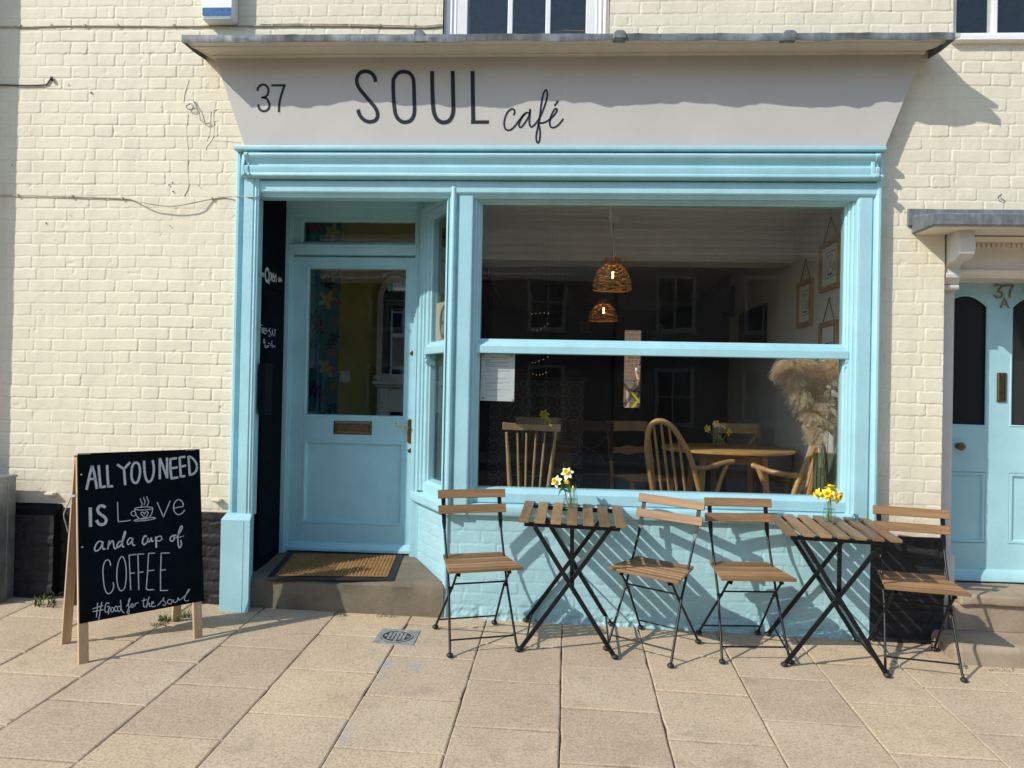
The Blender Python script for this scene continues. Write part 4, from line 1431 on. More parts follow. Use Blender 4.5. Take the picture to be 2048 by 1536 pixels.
def build_upper_windows():
    w = empty('upper_window', (0, 0, 0))
    w.parent = B
    zs = 3.36
    mb = MB()
    for (a, b) in ((-0.742, -0.598), (0.128, 0.266)):
        n = 5
        mb.box(a, b, 0.03, 0.14, zs, 4.3)
        s = 1 if a < -0.3 else -1
        for i in range(4):
            q = (a + .012 + i * 0.026) if s > 0 else (b - .012 - i * 0.026)
            mb.tube([(q + s * .01, 0.028 + .004 * i, zs), (q + s * .01, 0.028 + .004 * i, 4.3)], 0.010, 8)
    for x in (-0.336, -0.104):
        mb.box(x - .015, x + .015, 0.050, 0.09, zs, 4.3)
    mb.box(-0.598, 0.128, 0.05, 0.10, zs - .02, zs + .055)
    mb.build('frame', M['white'], w, bevel=0.003)
    MB().box(-0.598, 0.128, 0.070, 0.072, zs, 4.3).build('pane', M['glass'], w)
    mb = MB().prism([(0.1, 3.36), (-0.03, 3.335), (-0.04, 3.30), (0.1, 3.30)], 'x', -0.78, 0.30)
    mb.build('window_sill', M['white'], w)
    w2 = empty('upper_window', (0, 0, 0))
    w2.parent = B
    mb = MB()
    mb.box(2.280, 2.305, 0.02, 0.12, 3.51, 4.3)
    mb.box(2.305, 3.24, 0.03, 0.12, 3.515, 3.556)
    mb.box(2.520, 2.548, 0.035, 0.10, 3.55, 4.3)
    mb.box(2.80, 2.83, 0.035, 0.10, 3.55, 4.3)
    mb.box(3.215, 3.245, 0.02, 0.12, 3.51, 4.3)
    mb.build('frame', M['white'], w2, bevel=0.003)
    MB().box(2.30, 3.22, 0.062, 0.064, 3.55, 4.3).build('pane', M['glass'], w2)
    mb = MB().prism([(0.1, 3.517), (-0.02, 3.512), (-0.045, 3.508), (-0.045, 3.482), (0.0, 3.475), (0.1, 3.475)], 'x', 2.262, 3.26)
    mb.build('window_sill', M['white'], w2, bevel=0.002)
    # dim rooms behind the upper windows
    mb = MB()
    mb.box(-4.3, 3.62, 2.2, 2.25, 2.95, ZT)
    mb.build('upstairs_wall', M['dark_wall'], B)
    MB().box(-4.6, 3.9, 0.0, 0.24, ZT + .001, ZT + .003)
    mb = MB()
    for i in range(12):                                      # a fern-like dried plant lying on the sill
        a = 0.02 + i * 0.009
        p = W(1108 + i * 5.2, 66, 0.11)
        mb.tube(spline([(p.x, 0.11, 3.40), (p.x + .004, 0.105, 3.425 + .004 * math.sin(i)), (p.x + .016, 0.10, 3.432), (p.x + .024, 0.10, 3.42)], 3), 0.0022, 5)
    mb.tube([W(1104, 64, .11), W(1130, 61, .11), W(1168, 62, .11)], 0.004, 6)
    t = tag(mb.build('dried_fern', plain('rust_brown_leaf', (0.24, 0.11, 0.05, 1), 0.7), None, True), 'rust brown dried fern lying behind the upstairs window', 'plant')


def build_interior():
    fz, cz = 0.25, 2.71
    MB().box(-4.3, 3.6, 0.565, 8.0, fz - .05, fz - .004).build('cafe_floor', M['floor'], B)
    c2 = 2.90                                                # the front left room is higher
    MB().box(-0.84, 3.6, 0.12, 8.2, cz, cz + .05).build('cafe_ceiling', M['plaster'], B)
    MB().box(-4.3, -0.845, 2.01, 8.2, cz, cz + .05).build('cafe_ceiling', M['plaster'], B)
    MB().box(-4.3, -0.84, 0.12, 2.0, c2, c2 + .05).build('cafe_ceiling', M['plaster'], B)
    MB().box(-0.845, -0.80, 0.245, 2.0, cz + .0505, c2 + .05).build('ceiling_step', M['plaster'], B)
    MB().box(-0.79, 1.86, 1.62, 1.90, 2.455, cz - .001).build('ceiling_beam', M['plaster'], B)
    mb = MB()
    mb.box(1.862, 1.95, 0.241, 3.9, fz - .05, cz)
    mb.build('party_wall', M['plaster'], B)
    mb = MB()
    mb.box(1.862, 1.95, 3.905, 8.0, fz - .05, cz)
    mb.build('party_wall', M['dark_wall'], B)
    # back wall with a glazed door on to the yard
    d0, d1, dz = 0.78, 1.36, 2.42
    yb = 8.0
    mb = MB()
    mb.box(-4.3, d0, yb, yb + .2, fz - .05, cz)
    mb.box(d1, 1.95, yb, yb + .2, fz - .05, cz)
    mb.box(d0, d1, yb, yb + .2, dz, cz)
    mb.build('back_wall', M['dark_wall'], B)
    bd = empty('back_door', (0, 0, 0))
    bd.parent = B
    a, b = W(1247, 815, yb), W(1300, 645, yb)
    mb = MB()
    mb.box(d0, a.x, yb + .02, yb + .07, fz, dz)
    mb.box(b.x, d1, yb + .02, yb + .07, fz, dz)
    mb.box(a.x, b.x, yb + .02, yb + .07, b.z, dz)
    mb.box(a.x, b.x, yb + .02, yb + .07, fz, a.z)
    mb.build('leaf', M['dark_wall'], bd)
    MB().box(a.x, b.x, yb + .04, yb + .044, a.z, b.z).build('pane', M['glass'], bd)
    # wall of the front left room, half mustard, half flowered teal paper
    must = painted('mustard_wallpaper', (0.40, 0.36, 0.06, 1), 0.5, 0.15, 0.2, 5, spec=0.4)
    yw = 1.9
    mb = MB()
    mb.box(-2.36, -0.80, yw, yw + .1, fz - .05, c2 - .001)
    mb.build('papered_wall', must, B)
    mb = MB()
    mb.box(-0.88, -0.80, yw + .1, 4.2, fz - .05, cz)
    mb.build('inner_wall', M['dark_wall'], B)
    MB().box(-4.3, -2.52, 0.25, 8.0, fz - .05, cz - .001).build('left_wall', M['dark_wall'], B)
    # teal paper with large flowers, a strip fixed on the wall
    t = NT('teal_paper')
    n1 = t.noise(3.0, 3, 0.5)
    teal = t.set(t.ramp(n1, [(0.3, (0.015, 0.17, 0.21, 1)), (0.7, (0.04, 0.30, 0.34, 1))]), 0.55)
    mb = MB()
    e0 = W(605, 700, yw - .012).x
    e1 = W(677, 700, yw - .012).x
    mb.box(e0 - .25, e1, yw - .014, yw - .0005, fz, c2 - .002)
    paper = mb.build('flowered_paper', teal, B)
    rnd = random.Random(12)
    cols = [plain('pink_print', (0.45, 0.06, 0.14, 1), 0.6), plain('lemon_print', (0.55, 0.50, 0.10, 1), 0.6), plain('orange_print', (0.55, 0.13, 0.05, 1), 0.6), plain('plum_print', (0.09, 0.015, 0.08, 1), 0.6), plain('dark_leaf_print', (0.01, 0.035, 0.045, 1), 0.6)]
    sets = [MB() for _ in cols]

    def flower(ci, x, z, r, n, wd=0.42):
        for k in range(n):
            a = 2 * math.pi * k / n + rnd.uniform(-.2, .2)
            L = r * rnd.uniform(0.75, 1.1)
            pts = []
            for q in range(9):
                tt = 2 * math.pi * q / 9
                lx = L * (0.55 + 0.48 * math.cos(tt))
                ly = r * wd * 0.5 * math.sin(tt)
                pts.append((x + lx * math.cos(a) - ly * math.sin(a), z + lx * math.sin(a) + ly * math.cos(a)))
            yy = yw - .0148 - 0.0003 * k - 0.0004 * ci
            b = len(sets[ci].v)
            sets[ci].v += [(p[0], yy, p[1]) for p in pts]
            sets[ci].f.append(tuple(range(b, b + 9)))
    for (u, v, ci, r, n) in ((660, 545, 1, .085, 5), (655, 600, 1, .085, 5), (652, 735, 1, .085, 5), (664, 462, 1, .08, 5), (636, 455, 0, .055, 7), (672, 605, 0, .05, 6), (670, 580, 2, .03, 6), (671, 642, 2, .035, 6), (669, 708, 2, .035, 6), (667, 775, 2, .04, 6),
                              (668, 738, 0, .04, 6), (628, 640, 3, .09, 9), (628, 780, 3, .09, 9), (640, 655, 3, .07, 9), (640, 790, 3, .07, 9), (636, 560, 4, .07, 7), (626, 690, 4, .07, 7), (668, 675, 4, .06, 7), (664, 815, 4, .06, 7), (645, 830, 4, .06, 7), (622, 455, 0, .05, 7), (640, 478, 4, .05, 7), (622, 590, 0, .05, 7), (622, 728, 0, .05, 7), (658, 565, 4, .06, 5), (650, 710, 2, .02, 5), (660, 690, 4, .05, 6)):
        p = W(u, v, yw - .015)
        flower(ci, p.x, p.z, r, n, 0.5 if n < 6 else 0.3)
    for s, c, nm in zip(sets, cols, ('pink', 'lemon', 'orange', 'plum', 'dark')):
        s.build('flower_print', c, paper, recalc=False)
    # light switch
    a, b = W(679, 764, yw - .01), W(700, 742, yw - .01)
    mb = MB().box(a.x, b.x, yw - .010, yw, a.z, b.z)
    for i in range(2):
        x = a.x + (b.x - a.x) * (0.3 + 0.4 * i)
        mb.box(x - .008, x + .008, yw - .016, yw - .009, a.z + .02, b.z - .02)
    mb.build('light_switch', M['white'], B, bevel=0.002)
    # counter front with patterned tiles
    yc = 4.3
    tp = NT('patterned_tile')
    mp = tp.n("ShaderNodeMapping")
    mp.inputs['Scale'].default_value = (7.5, 7.5, 7.5)
    tp.l(tp.coord(), mp.inputs[0])
    fr = tp.n("ShaderNodeVectorMath", operation='FRACTION')
    tp.l(mp.outputs[0], fr.inputs[0])
    sep = tp.n("ShaderNodeSeparateXYZ")
    tp.l(fr.outputs[0], sep.inputs[0])
    dx = tp.math('SUBTRACT', sep.outputs[0], 0.5)
    dz = tp.math('SUBTRACT', sep.outputs[2], 0.5)
    rr = tp.math('SQRT', tp.math('ADD', tp.math('MULTIPLY', dx, dx), tp.math('MULTIPLY', dz, dz)))
    ring = tp.math('LESS_THAN', tp.math('ABSOLUTE', tp.math('SUBTRACT', rr, 0.36)), 0.05)
    ring2 = tp.math('LESS_THAN', tp.math('ABSOLUTE', tp.math('SUBTRACT', rr, 0.17)), 0.045)
    dia = tp.math('LESS_THAN', tp.math('ABSOLUTE', tp.math('SUBTRACT', tp.math('ADD', tp.math('ABSOLUTE', dx), tp.math('ABSOLUTE', dz)), 0.86)), 0.05)
    msk = tp.math('ADD', tp.math('ADD', ring, ring2), dia, clamp=True)
    tile = tp.set(tp.mix(msk, (0.30, 0.30, 0.29, 1), (0.05, 0.06, 0.075, 1)), 0.3)
    mb = MB()
    a, b = W(940, 850, yc), W(1168, 762, yc)
    mb.box(-0.79, b.x, yc, yc + .6, fz, b.z)
    ct = mb.build('counter', tile, None)
    tag(ct, 'cafe counter with grey patterned tile front and dark top', 'counter')
    MB().box(-0.80, b.x + .03, yc - .03, yc + .62, b.z, b.z + .04).build('worktop', M['walnut'], ct)
    # shelf unit and pale items on the back wall by the glazed door
    mb = MB()
    for (u, v0, v1, w) in ((1306, 660, 712, .05), (1313, 650, 700, .04), (1320, 648, 690, .04)):
        p, q = W(u, v1, yb - .3), W(u, v0, yb - .3)
        mb.box(p.x - w / 2, p.x + w / 2, yb - .32, yb - .28, p.z, q.z)
    mb.build('wall_slat', M['plaster'], B)
    mb = MB()
    p, q = W(1160, 665, 5.2), W(1180, 642, 5.2)
    mb.box(p.x, p.x + .055, 5.2, 5.3, p.z, q.z)
    mb.box(q.x - .05, q.x, 5.2, 5.3, p.z, q.z)
    bx = mb.build('menu_card', plain('buff_card', (0.35, 0.30, 0.22, 1), 0.8), None)
    tag(bx, 'small buff cards standing far back under the rear pendant lamp', 'card')
    MB().box(p.x - .3, q.x + .3, 5.15, 5.4, p.z - .05, p.z - .002).build('back_shelf', M['dark_wall'], B)
    MB().box(p.x - .02, p.x + .02, 5.4, 8.0, p.z - .05, p.z - .01).build('shelf_arm', M['dark_wall'], B)


build_side_door()
build_upper_windows()
build_interior()


# ------------------------------------------------------------------ A-board
def build_aboard():
    fl, fr = Vector((-2.306, -0.970)), Vector((-1.917, -0.565))
    bl, br = Vector((-2.561, -0.724)), Vector((-2.184, -0.315))
    fm, bm_ = (fl + fr) / 2, (bl + br) / 2
    ax = (fr - fl).normalized()
    w = 0.605
    apex = (fm + bm_) / 2 + (fm - bm_) * 0.04
    gl = gz(fm.x, fm.y)
    root = empty('chalkboard_sign', (apex.x, apex.y, gz(apex.x, apex.y)), 0,
                 'black chalkboard A-board with pine legs standing open on the pavement', 'pavement sign')
    o = Vector((apex.x, apex.y, 0))
    AX = Vector((ax.x, ax.y, 0))
    top = 1.022

    def side(foot_m, hgt, sgn):
        """returns a function from (across, up the leg, off the face) to world"""
        f0 = Vector((foot_m.x, foot_m.y, 0))
        topc = o + Vector((0, 0, hgt)) + (f0 - o).normalized() * 0.027
        up = (topc - f0)
        LL = up.length
        up.normalize()
        n = AX.cross(up)
        if n.dot(f0 - o) < 0: n = -n
        slope = GX * AX.x + GY * AX.y

        def fn(a, s, d):
            p = f0 + AX * a + up * s + n * d
            return p + Vector((0, 0, gz(foot_m.x, foot_m.y) + slope * a * (1 - s / LL)))
        return fn, LL, n, up
    ff, LF, nF, upF = side(fm, top - gz(fm.x, fm.y), 1)
    fb, LB, nB, upB = side(bm_, top - 0.006 - gz(bm_.x, bm_.y), -1)
    off = Vector(root.location)

    def hexa(mb, fn, a0, a1, s0, s1, d0, d1):
        P = [fn(a, s, d) - off for d in (d0, d1) for (a, s) in ((a0, s0), (a1, s0), (a1, s1), (a0, s1))]
        mb.add(P, [(0, 1, 2, 3), (7, 6, 5, 4), (0, 4, 5, 1), (1, 5, 6, 2), (2, 6, 7, 3), (3, 7, 4, 0)])
    h = w / 2
    for fn, LL in ((ff, LF), (fb, LB)):
        for a in (-h, h - 0.045):
            mb = MB()
            hexa(mb, fn, a, a + 0.045, 0.0, LL - 0.012, -0.024, -0.002)
            mb.build('leg', M['pine'], root, bevel=0.002)
    mb = MB()
    hexa(mb, ff, -h + 0.045, h - 0.045, LF - 0.06, LF - 0.014, -0.024, -0.003)
    hexa(mb, fb, -h + 0.045, h - 0.045, LB - 0.06, LB - 0.014, -0.024, -0.003)
    mb.build_each('top_rail', M['pine'], root, bevel=0.002)
    s0 = 0.196
    mb = MB()
    hexa(mb, ff, -h + .004, h + .010, s0, LF + .004, 0.0, 0.006)
    board = mb.build('board', M['chalkboard'], root, bevel=0.0015)
    mb = MB()
    hexa(mb, fb, -h + .004, h - .004, s0, LB - .004, 0.0, 0.006)
    mb.build('board', plain('board_back', (0.26, 0.15, 0.07, 1), 0.7, 0, 0.15, 12), root)
    mb = MB()                                                # hinges on the top, stay with its chain
    for a in (-h + .03, h - .05):
        P = ff(a, LF, 0) - off
        mb.bar(P + Vector((0, 0, 0.002)) - AX * .02, P + Vector((0, 0, 0.002)) + AX * .03, 0.03, 0.006)
    mb.build_each('hinge', M['galv'], root, bevel=0.001)
    mb = MB()
    pa, pb = ff(-h - .003, LF * 0.80, -.012) - off, fb(-h - .003, LB * 0.78, -.012) - off
    mb.bar(pa, pb + Vector((0, 0, .01)), 0.006, 0.012)
    lo = fb(-h - .004, LB * 0.60, -.012) - off
    q = pb + (lo - pb) * 0.5 - Vector((ax.x, ax.y, 0)) * 0.022 + nB * .015
    mb.tube(spline([pb, pb * .6 + q * .4, q, lo * .6 + q * .4, lo], 4), 0.003, 6)
    mb.build_each('stay', M['iron'], root, smooth=True)
    mb = MB()
    for (a, s) in ((-h + .02, LF * .90), (-h + .02, LF * .55), (h - .008, LF * .91)):
        mb.ball(ff(a, s, .006) - off, 0.005, 5)
    mb.build_each('screw', M['galv'], root, smooth=True)
    # chalk writing
    p0 = ff(0, 0.5, 0.006)

    def A(pts, ox, oy, k):
        return [WP(ox + x / k, oy + y / k, p0, nF) - off for x, y in pts]
    kb, kc = 2048 / 260.0, 1902 / 260.0
    mb = MB()
    px = 0.00245
    J = lambda pts, w, ox, oy, k, sp=0, cl=False: mb.ribbon(spline(A(pts, ox, oy, k), sp, cl) if sp else A(pts, ox, oy, k), w * px, nF, 0.0010, 0.0003, closed=cl)
    R = (150, 890, kb)
    for pts in ([(180, 705), (240, 430), (272, 325)], [(268, 325), (300, 430), (345, 692)], [(232, 537), (325, 535)], [(372, 318), (384, 480), (402, 672)], [(395, 666), (488, 652)], [(505, 315), (512, 480), (525, 662)], [(518, 655), (598, 648)],
                [(662, 308), (770, 378)], [(868, 272), (770, 378)], [(770, 372), (790, 632)], [(1335, 538), (1335, 208)], [(1338, 208), (1452, 520)], [(1452, 525), (1448, 200)],
                [(1605, 208), (1497, 222)], [(1500, 215), (1503, 370), (1520, 538)], [(1505, 372), (1616, 350)], [(1515, 528), (1626, 508)], [(1738, 185), (1645, 196)], [(1648, 190), (1655, 340), (1668, 508)], [(1655, 345), (1748, 322)], [(1662, 498), (1738, 488)], [(1785, 172), (1797, 330), (1808, 482)]):
        J(pts, 4.9, *R)
    J([(955, 275), (1000, 300), (1022, 380), (1018, 480), (990, 570), (950, 600), (905, 560), (890, 480), (895, 370), (920, 300)], 4.6, *R, 4, True)
    J([(1085, 248), (1095, 400), (1108, 500), (1140, 570), (1170, 578), (1210, 540), (1238, 440), (1240, 340), (1222, 238)], 4.8, *R, 4)
    J([(1785, 180), (1840, 200), (1900, 270), (1920, 340), (1905, 410), (1860, 455), (1800, 472)], 4.8, *R, 4)
    J([(240, 985), (245, 1288)], 6.0, *R)
    J([(478, 985), (440, 960), (390, 962), (358, 1005), (365, 1055), (410, 1098), (465, 1135), (492, 1185), (470, 1235), (420, 1256), (370, 1235), (338, 1185)], 5.6, *R, 4)
    J([(668, 897), (680, 1210)], 1.9, *R)
    J([(676, 1208), (780, 1200), (876, 1184)], 1.9, *R)
    el = lambda cx, cy, rx, ry, tl=0.0, n=22: [(cx + rx * math.cos(2 * math.pi * i / n), cy + ry * math.sin(2 * math.pi * i / n) + tl * math.cos(2 * math.pi * i / n)) for i in range(n)]
    J(el(1083, 1000, 143, 24, -6), 1.7, *R, 1, True)
    J([(940, 1010), (948, 1060), (965, 1105), (1000, 1148), (1045, 1168), (1110, 1165), (1165, 1140), (1200, 1095), (1218, 1045), (1226, 992)], 1.7, *R, 3)
    J(el(920, 1080, 38, 38, 0, 14), 1.6, *R, 1, True)
    J(el(1098, 1170, 168, 20, -20), 1.7, *R, 1, True)
    J([(1095, 1090), (1078, 1062), (1050, 1058), (1038, 1080), (1065, 1115), (1103, 1140), (1138, 1105), (1152, 1068), (1130, 1050), (1108, 1062)], 1.7, *R, 3, True)
    for pts in ([(1028, 842), (1038, 885), (1060, 925), (1045, 955), (1035, 982)], [(1080, 818), (1085, 850), (1105, 890), (1097, 920), (1088, 945)], [(1128, 808), (1140, 850), (1160, 890), (1148, 930), (1132, 965)]):
        J(pts, 1.5, *R, 4)
    J([(1293, 902), (1395, 1137)], 1.9, *R)
    J([(1392, 1135), (1500, 878)], 1.9, *R)
    J([(1562, 996), (1630, 980), (1700, 966), (1694, 905), (1650, 864), (1600, 872), (1560, 930), (1552, 1000), (1572, 1060), (1620, 1096), (1670, 1084), (1706, 1055), (1726, 1022)], 2.0, *R, 4)
    R = (150, 1050, kc)
    for pts, w in (([(402, 248), (350, 240), (305, 290), (286, 350), (303, 380), (345, 364), (385, 312), (405, 250), (400, 320), (418, 354), (446, 345)], 2.8),
                   ([(478, 358), (488, 290), (500, 225), (493, 300), (530, 242), (558, 240), (565, 300), (582, 345), (612, 335)], 2.8),
                   ([(692, 250), (655, 240), (618, 285), (618, 320), (645, 320), (682, 270), (715, 190), (738, 115), (726, 100), (702, 180), (692, 260), (697, 315), (722, 316)], 2.8),
                   ([(836, 195), (800, 192), (766, 240), (772, 282), (802, 272), (832, 228), (840, 195), (840, 270), (858, 300), (880, 290)], 2.6),
                   ([(1050, 168), (1020, 160), (992, 210), (986, 260), (1012, 286), (1052, 254)], 3.0), ([(1068, 190), (1060, 240), (1085, 246), (1115, 190), (1122, 238), (1150, 225)], 2.6),
                   ([(1182, 170), (1186, 250), (1190, 332)], 3.6), ([(1185, 205), (1218, 168), (1258, 164), (1266, 204), (1235, 235), (1195, 226)], 2.0), ([(1255, 212), (1286, 206)], 1.4),
                   ([(1432, 152), (1396, 182), (1396, 226), (1426, 236), (1456, 195), (1440, 160), (1440, 152), (1482, 150)], 3.0),
                   ([(1480, 192), (1530, 110), (1566, 50), (1562, 15), (1542, 30), (1515, 112), (1505, 220), (1515, 310), (1535, 332), (1556, 280), (1545, 220)], 2.8), ([(1470, 195), (1592, 160)], 1.4),
                   ([(520, 598), (512, 540), (480, 510), (440, 532), (414, 600), (408, 700), (420, 850), (445, 960), (490, 1006), (540, 970), (565, 900), (556, 838)], 2.0),
                   ([(1205, 1180), (1270, 1110), (1302, 1060), (1292, 1098), (1330, 1145), (1312, 1176), (1280, 1165)], 1.6),
                   ([(500, 1150), (462, 1140), (440, 1200), (438, 1258), (466, 1276), (500, 1230), (502, 1192), (470, 1196)], 1.6), ([(500, 1190), (490, 1306)], 1.6),
                   ([(752, 1196), (790, 1130), (806, 1080), (790, 1086), (782, 1150), (790, 1280), (780, 1302), (764, 1270), (800, 1190)], 1.6),
                   ([(875, 1192), (880, 1152), (900, 1145), (926, 1135)], 1.5), ([(1010, 1070), (1000, 1150), (1010, 1200), (1042, 1180)], 1.6), ([(975, 1112), (1050, 1092)], 1.5),
                   ([(1085, 1050), (1060, 1130), (1045, 1212)], 1.6), ([(1050, 1180), (1080, 1140), (1090, 1190), (1116, 1188)], 1.6), ([(1110, 1162), (1150, 1140), (1130, 1120), (1114, 1170), (1140, 1196), (1180, 1184)], 1.6),
                   ([(1432, 1090), (1450, 1130), (1490, 1120), (1510, 1060), (1520, 1100), (1560, 1080)], 1.6), ([(1560, 1080), (1640, 1000), (1676, 940), (1655, 950), (1620, 1030), (1600, 1090), (1630, 1112), (1666, 1100)], 1.6),
                   ([(665, 1095), (680, 1240), (720, 1288)], 1.6)):
        J(pts, w, *R, 4)
    J([(690, 460), (642, 520), (616, 640), (612, 780), (630, 905), (670, 962), (720, 930), (746, 800), (748, 650), (730, 530)], 2.0, *R, 4, True)
    for c in ((545, 1240, 22, 34), (600, 1226, 24, 36), (645, 1226, 24, 38), (835, 1180, 18, 28), (1385, 1122, 34, 34)):
        J(el(*c, 0, 14), 1.6, *R, 1, True)
    for pts in ([(898, 430), (788, 440)], [(790, 438), (798, 600), (815, 952)], [(800, 708), (876, 700)], [(1012, 422), (918, 426)], [(920, 424), (926, 650), (932, 952)], [(926, 696), (1002, 684)],
                [(1168, 410), (1072, 416)], [(1075, 414), (1060, 700), (1042, 935)], [(1065, 670), (1158, 660)], [(1040, 930), (1060, 948), (1156, 945)], [(1384, 408), (1258, 412)], [(1260, 410), (1250, 700), (1250, 962)], [(1252, 660), (1330, 655)], [(1248, 960), (1360, 955)]):
        J(pts, 2.0, *R)
    for pts in ([(330, 1138), (312, 1352)], [(390, 1122), (348, 1388)], [(256, 1226), (412, 1178)], [(258, 1268), (416, 1238)]):
        J(pts, 1.7, *R)
    mb.build('chalk_writing', M['chalk'], board, recalc=False)
    return root


# ------------------------------------------------------------------ folding bistro chairs and tables
def make_chair():
    root = empty('folding_chair')
    w = 0.375 / 2
    mt = M['black_metal']
    ft = lambda: None
    # the pair that rises from the front feet to the back
    y_front, y_back = -0.198, 0.198
    for s in (-1, 1):
        x = s * (w - 0.004)
        xb = s * (w - 0.022)
        mb = MB()
        mb.tube([(s * w, y_front - .012, 0.016), (x, y_front + .006, 0.040), (xb, -0.046, 0.317), (xb, 0.112, 0.605)], 0.0068, 8)
        mb.add([(xb - .006, .105, .600), (xb + .006, .105, .600), (xb + .006, .115, .600), (xb - .006, .115, .600), (xb - .0115, .122, .642), (xb + .0115, .122, .642), (xb + .0115, .129, .642), (xb - .0115, .129, .642)], [(0, 3, 2, 1), (4, 5, 6, 7), (0, 1, 5, 4), (1, 2, 6, 5), (2, 3, 7, 6), (3, 0, 4, 7)])
        mb.bar((xb, 0.1255, 0.641), (xb, 0.176, 0.808), 0.023, 0.006, (0, 1, 0))
        leg = mb.build('back_leg', mt, root, 50)
        f = MB().ball((s * w, y_front - .016, 0.013), 0.014, 6, (1.35, 1.35, .95))
        f.build('foot', M['black_plastic'], leg, True)
    for s in (-1, 1):
        x = s * (w - 0.010)
        xf = s * (w - 0.040)
        mb = MB()
        mb.tube([(x, y_back + .012, 0.016), (x - s * .002, y_back - .004, 0.038), (xf, -0.046, 0.317), (xf, -0.155, 0.432)], 0.0068, 8)
        leg = mb.build('front_leg', mt, root, 50)
        MB().ball((x, y_back + .016, 0.013), 0.014, 6, (1.35, 1.35, .95)).build('foot', M['black_plastic'], leg, True)
    mb = MB()
    mb.tube([(-w + .006, y_front + .028, 0.075), (w - .006, y_front + .028, 0.075)], 0.0048, 8)
    mb.tube([(-w + .014, y_back - .026, 0.068), (w - .014, y_back - .026, 0.068)], 0.0048, 8)
    mb.tube([(-w + .038, -0.072, 0.345), (w - .038, -0.072, 0.345)], 0.0052, 8)
    for s in (-1, 1):
        mb.tube([(s * (w - .046), -0.046, 0.317), (s * (w - .016), -0.046, 0.317)], 0.008, 10)
    mb.build_each('stretcher', mt, root, smooth=True)
    # seat: five slats on two rails, wider in front
    mb = MB()
    for s in (-1, 1):
        mb.bar((s * (w - .050), -0.175, 0.4315), (s * (w - .058), 0.110, 0.4395), 0.006, 0.016)
        mb.bar((s * (w - .050), -0.145, 0.434), (s * (w - .044), -0.160, 0.412), 0.022, 0.005, (0, 1, 0))
    mb.build_each('seat_rail', mt, root)
    mb = MB()
    ys = [-0.200 + 0.0455 * i for i in range(7)]
    for i, y in enumerate(ys):
        hw = 0.206 - 0.0053 * i
        z = 0.4475 + 0.0011 * i
        y1 = y + 0.0365
        d = 0.0
        vs = []
        for zz in (z - .008, z + .008):
            vs += [(-hw, y, zz), (hw, y, zz), (hw - .0043, y1, zz + .0009), (-hw + .0043, y1, zz + .0009)]
        mb.add(vs, [(0, 3, 2, 1), (4, 5, 6, 7), (0, 1, 5, 4), (1, 2, 6, 5), (2, 3, 7, 6), (3, 0, 4, 7)])
    mb.build('seat', M['slat_x'], root, bevel=0.0022)
    for z in (0.793, 0.710):
        mb = MB()
        t = (z - 0.641) / 0.167
        yc = 0.1255 + 0.0505 * t - 0.010
        ang = math.atan2(0.0505, 0.167)
        n = 8
        vs, fs = [], []
        hh, th = 0.0245, 0.012
        for i in range(n + 1):
            x = -0.199 + 0.398 * i / n
            bow = 0.004 * (1 - (x / 0.199) ** 2)
            for (a, b) in ((-hh, -th / 2), (hh, -th / 2), (hh, th / 2), (-hh, th / 2)):
                vs.append((x, yc + bow + a * math.sin(ang) + b * math.cos(ang), z + a * math.cos(ang) - b * math.sin(ang)))
        for i in range(n):
            for j in range(4):
                j2 = (j + 1) % 4
                fs.append((i * 4 + j, i * 4 + j2, (i + 1) * 4 + j2, (i + 1) * 4 + j))
        fs += [(3, 2, 1, 0), (n * 4, n * 4 + 1, n * 4 + 2, n * 4 + 3)]
        mb.add(vs, fs)
        mb.build('back_slat', M['slat_x'], root, 50, bevel=0.002)
    return root


def set_on_ground(o, x, y, rz):
    """stands on the sloping pavement"""
    o.location = (x, y, gz(x, y) + 0.001)
    n = Vector((-GX, -GY, 1)).normalized()
    q = Vector((0, 0, 1)).rotation_difference(n)
    o.rotation_mode = 'QUATERNION'
    from mathutils import Quaternion
    o.rotation_quaternion = q @ Quaternion((0, 0, 1), rz)


def build_chairs():
    spots = [(-0.437, -0.358, 20.7, 'folding slatted chair left of the left table, turned a little, seat in full sun'),
             (0.562, -0.310, -30.5, 'folding slatted chair between the tables turned to the left table, table shadow across its seat'),
             (1.058, -0.255, 7.5, 'folding slatted chair between the tables, squarely facing the street, left of the right table'),
             (1.958, -0.312, -8.4, 'folding slatted chair right of the right table, by the black plinth and blue side door')]
    first = make_chair()
    for i, (x, y, a, lab) in enumerate(spots):
        o = first if i == 0 else copy_tree(first)
        set_on_ground(o, x, y, math.radians(a))
        tag(o, lab, 'chair', 'folding slatted chairs on the pavement')


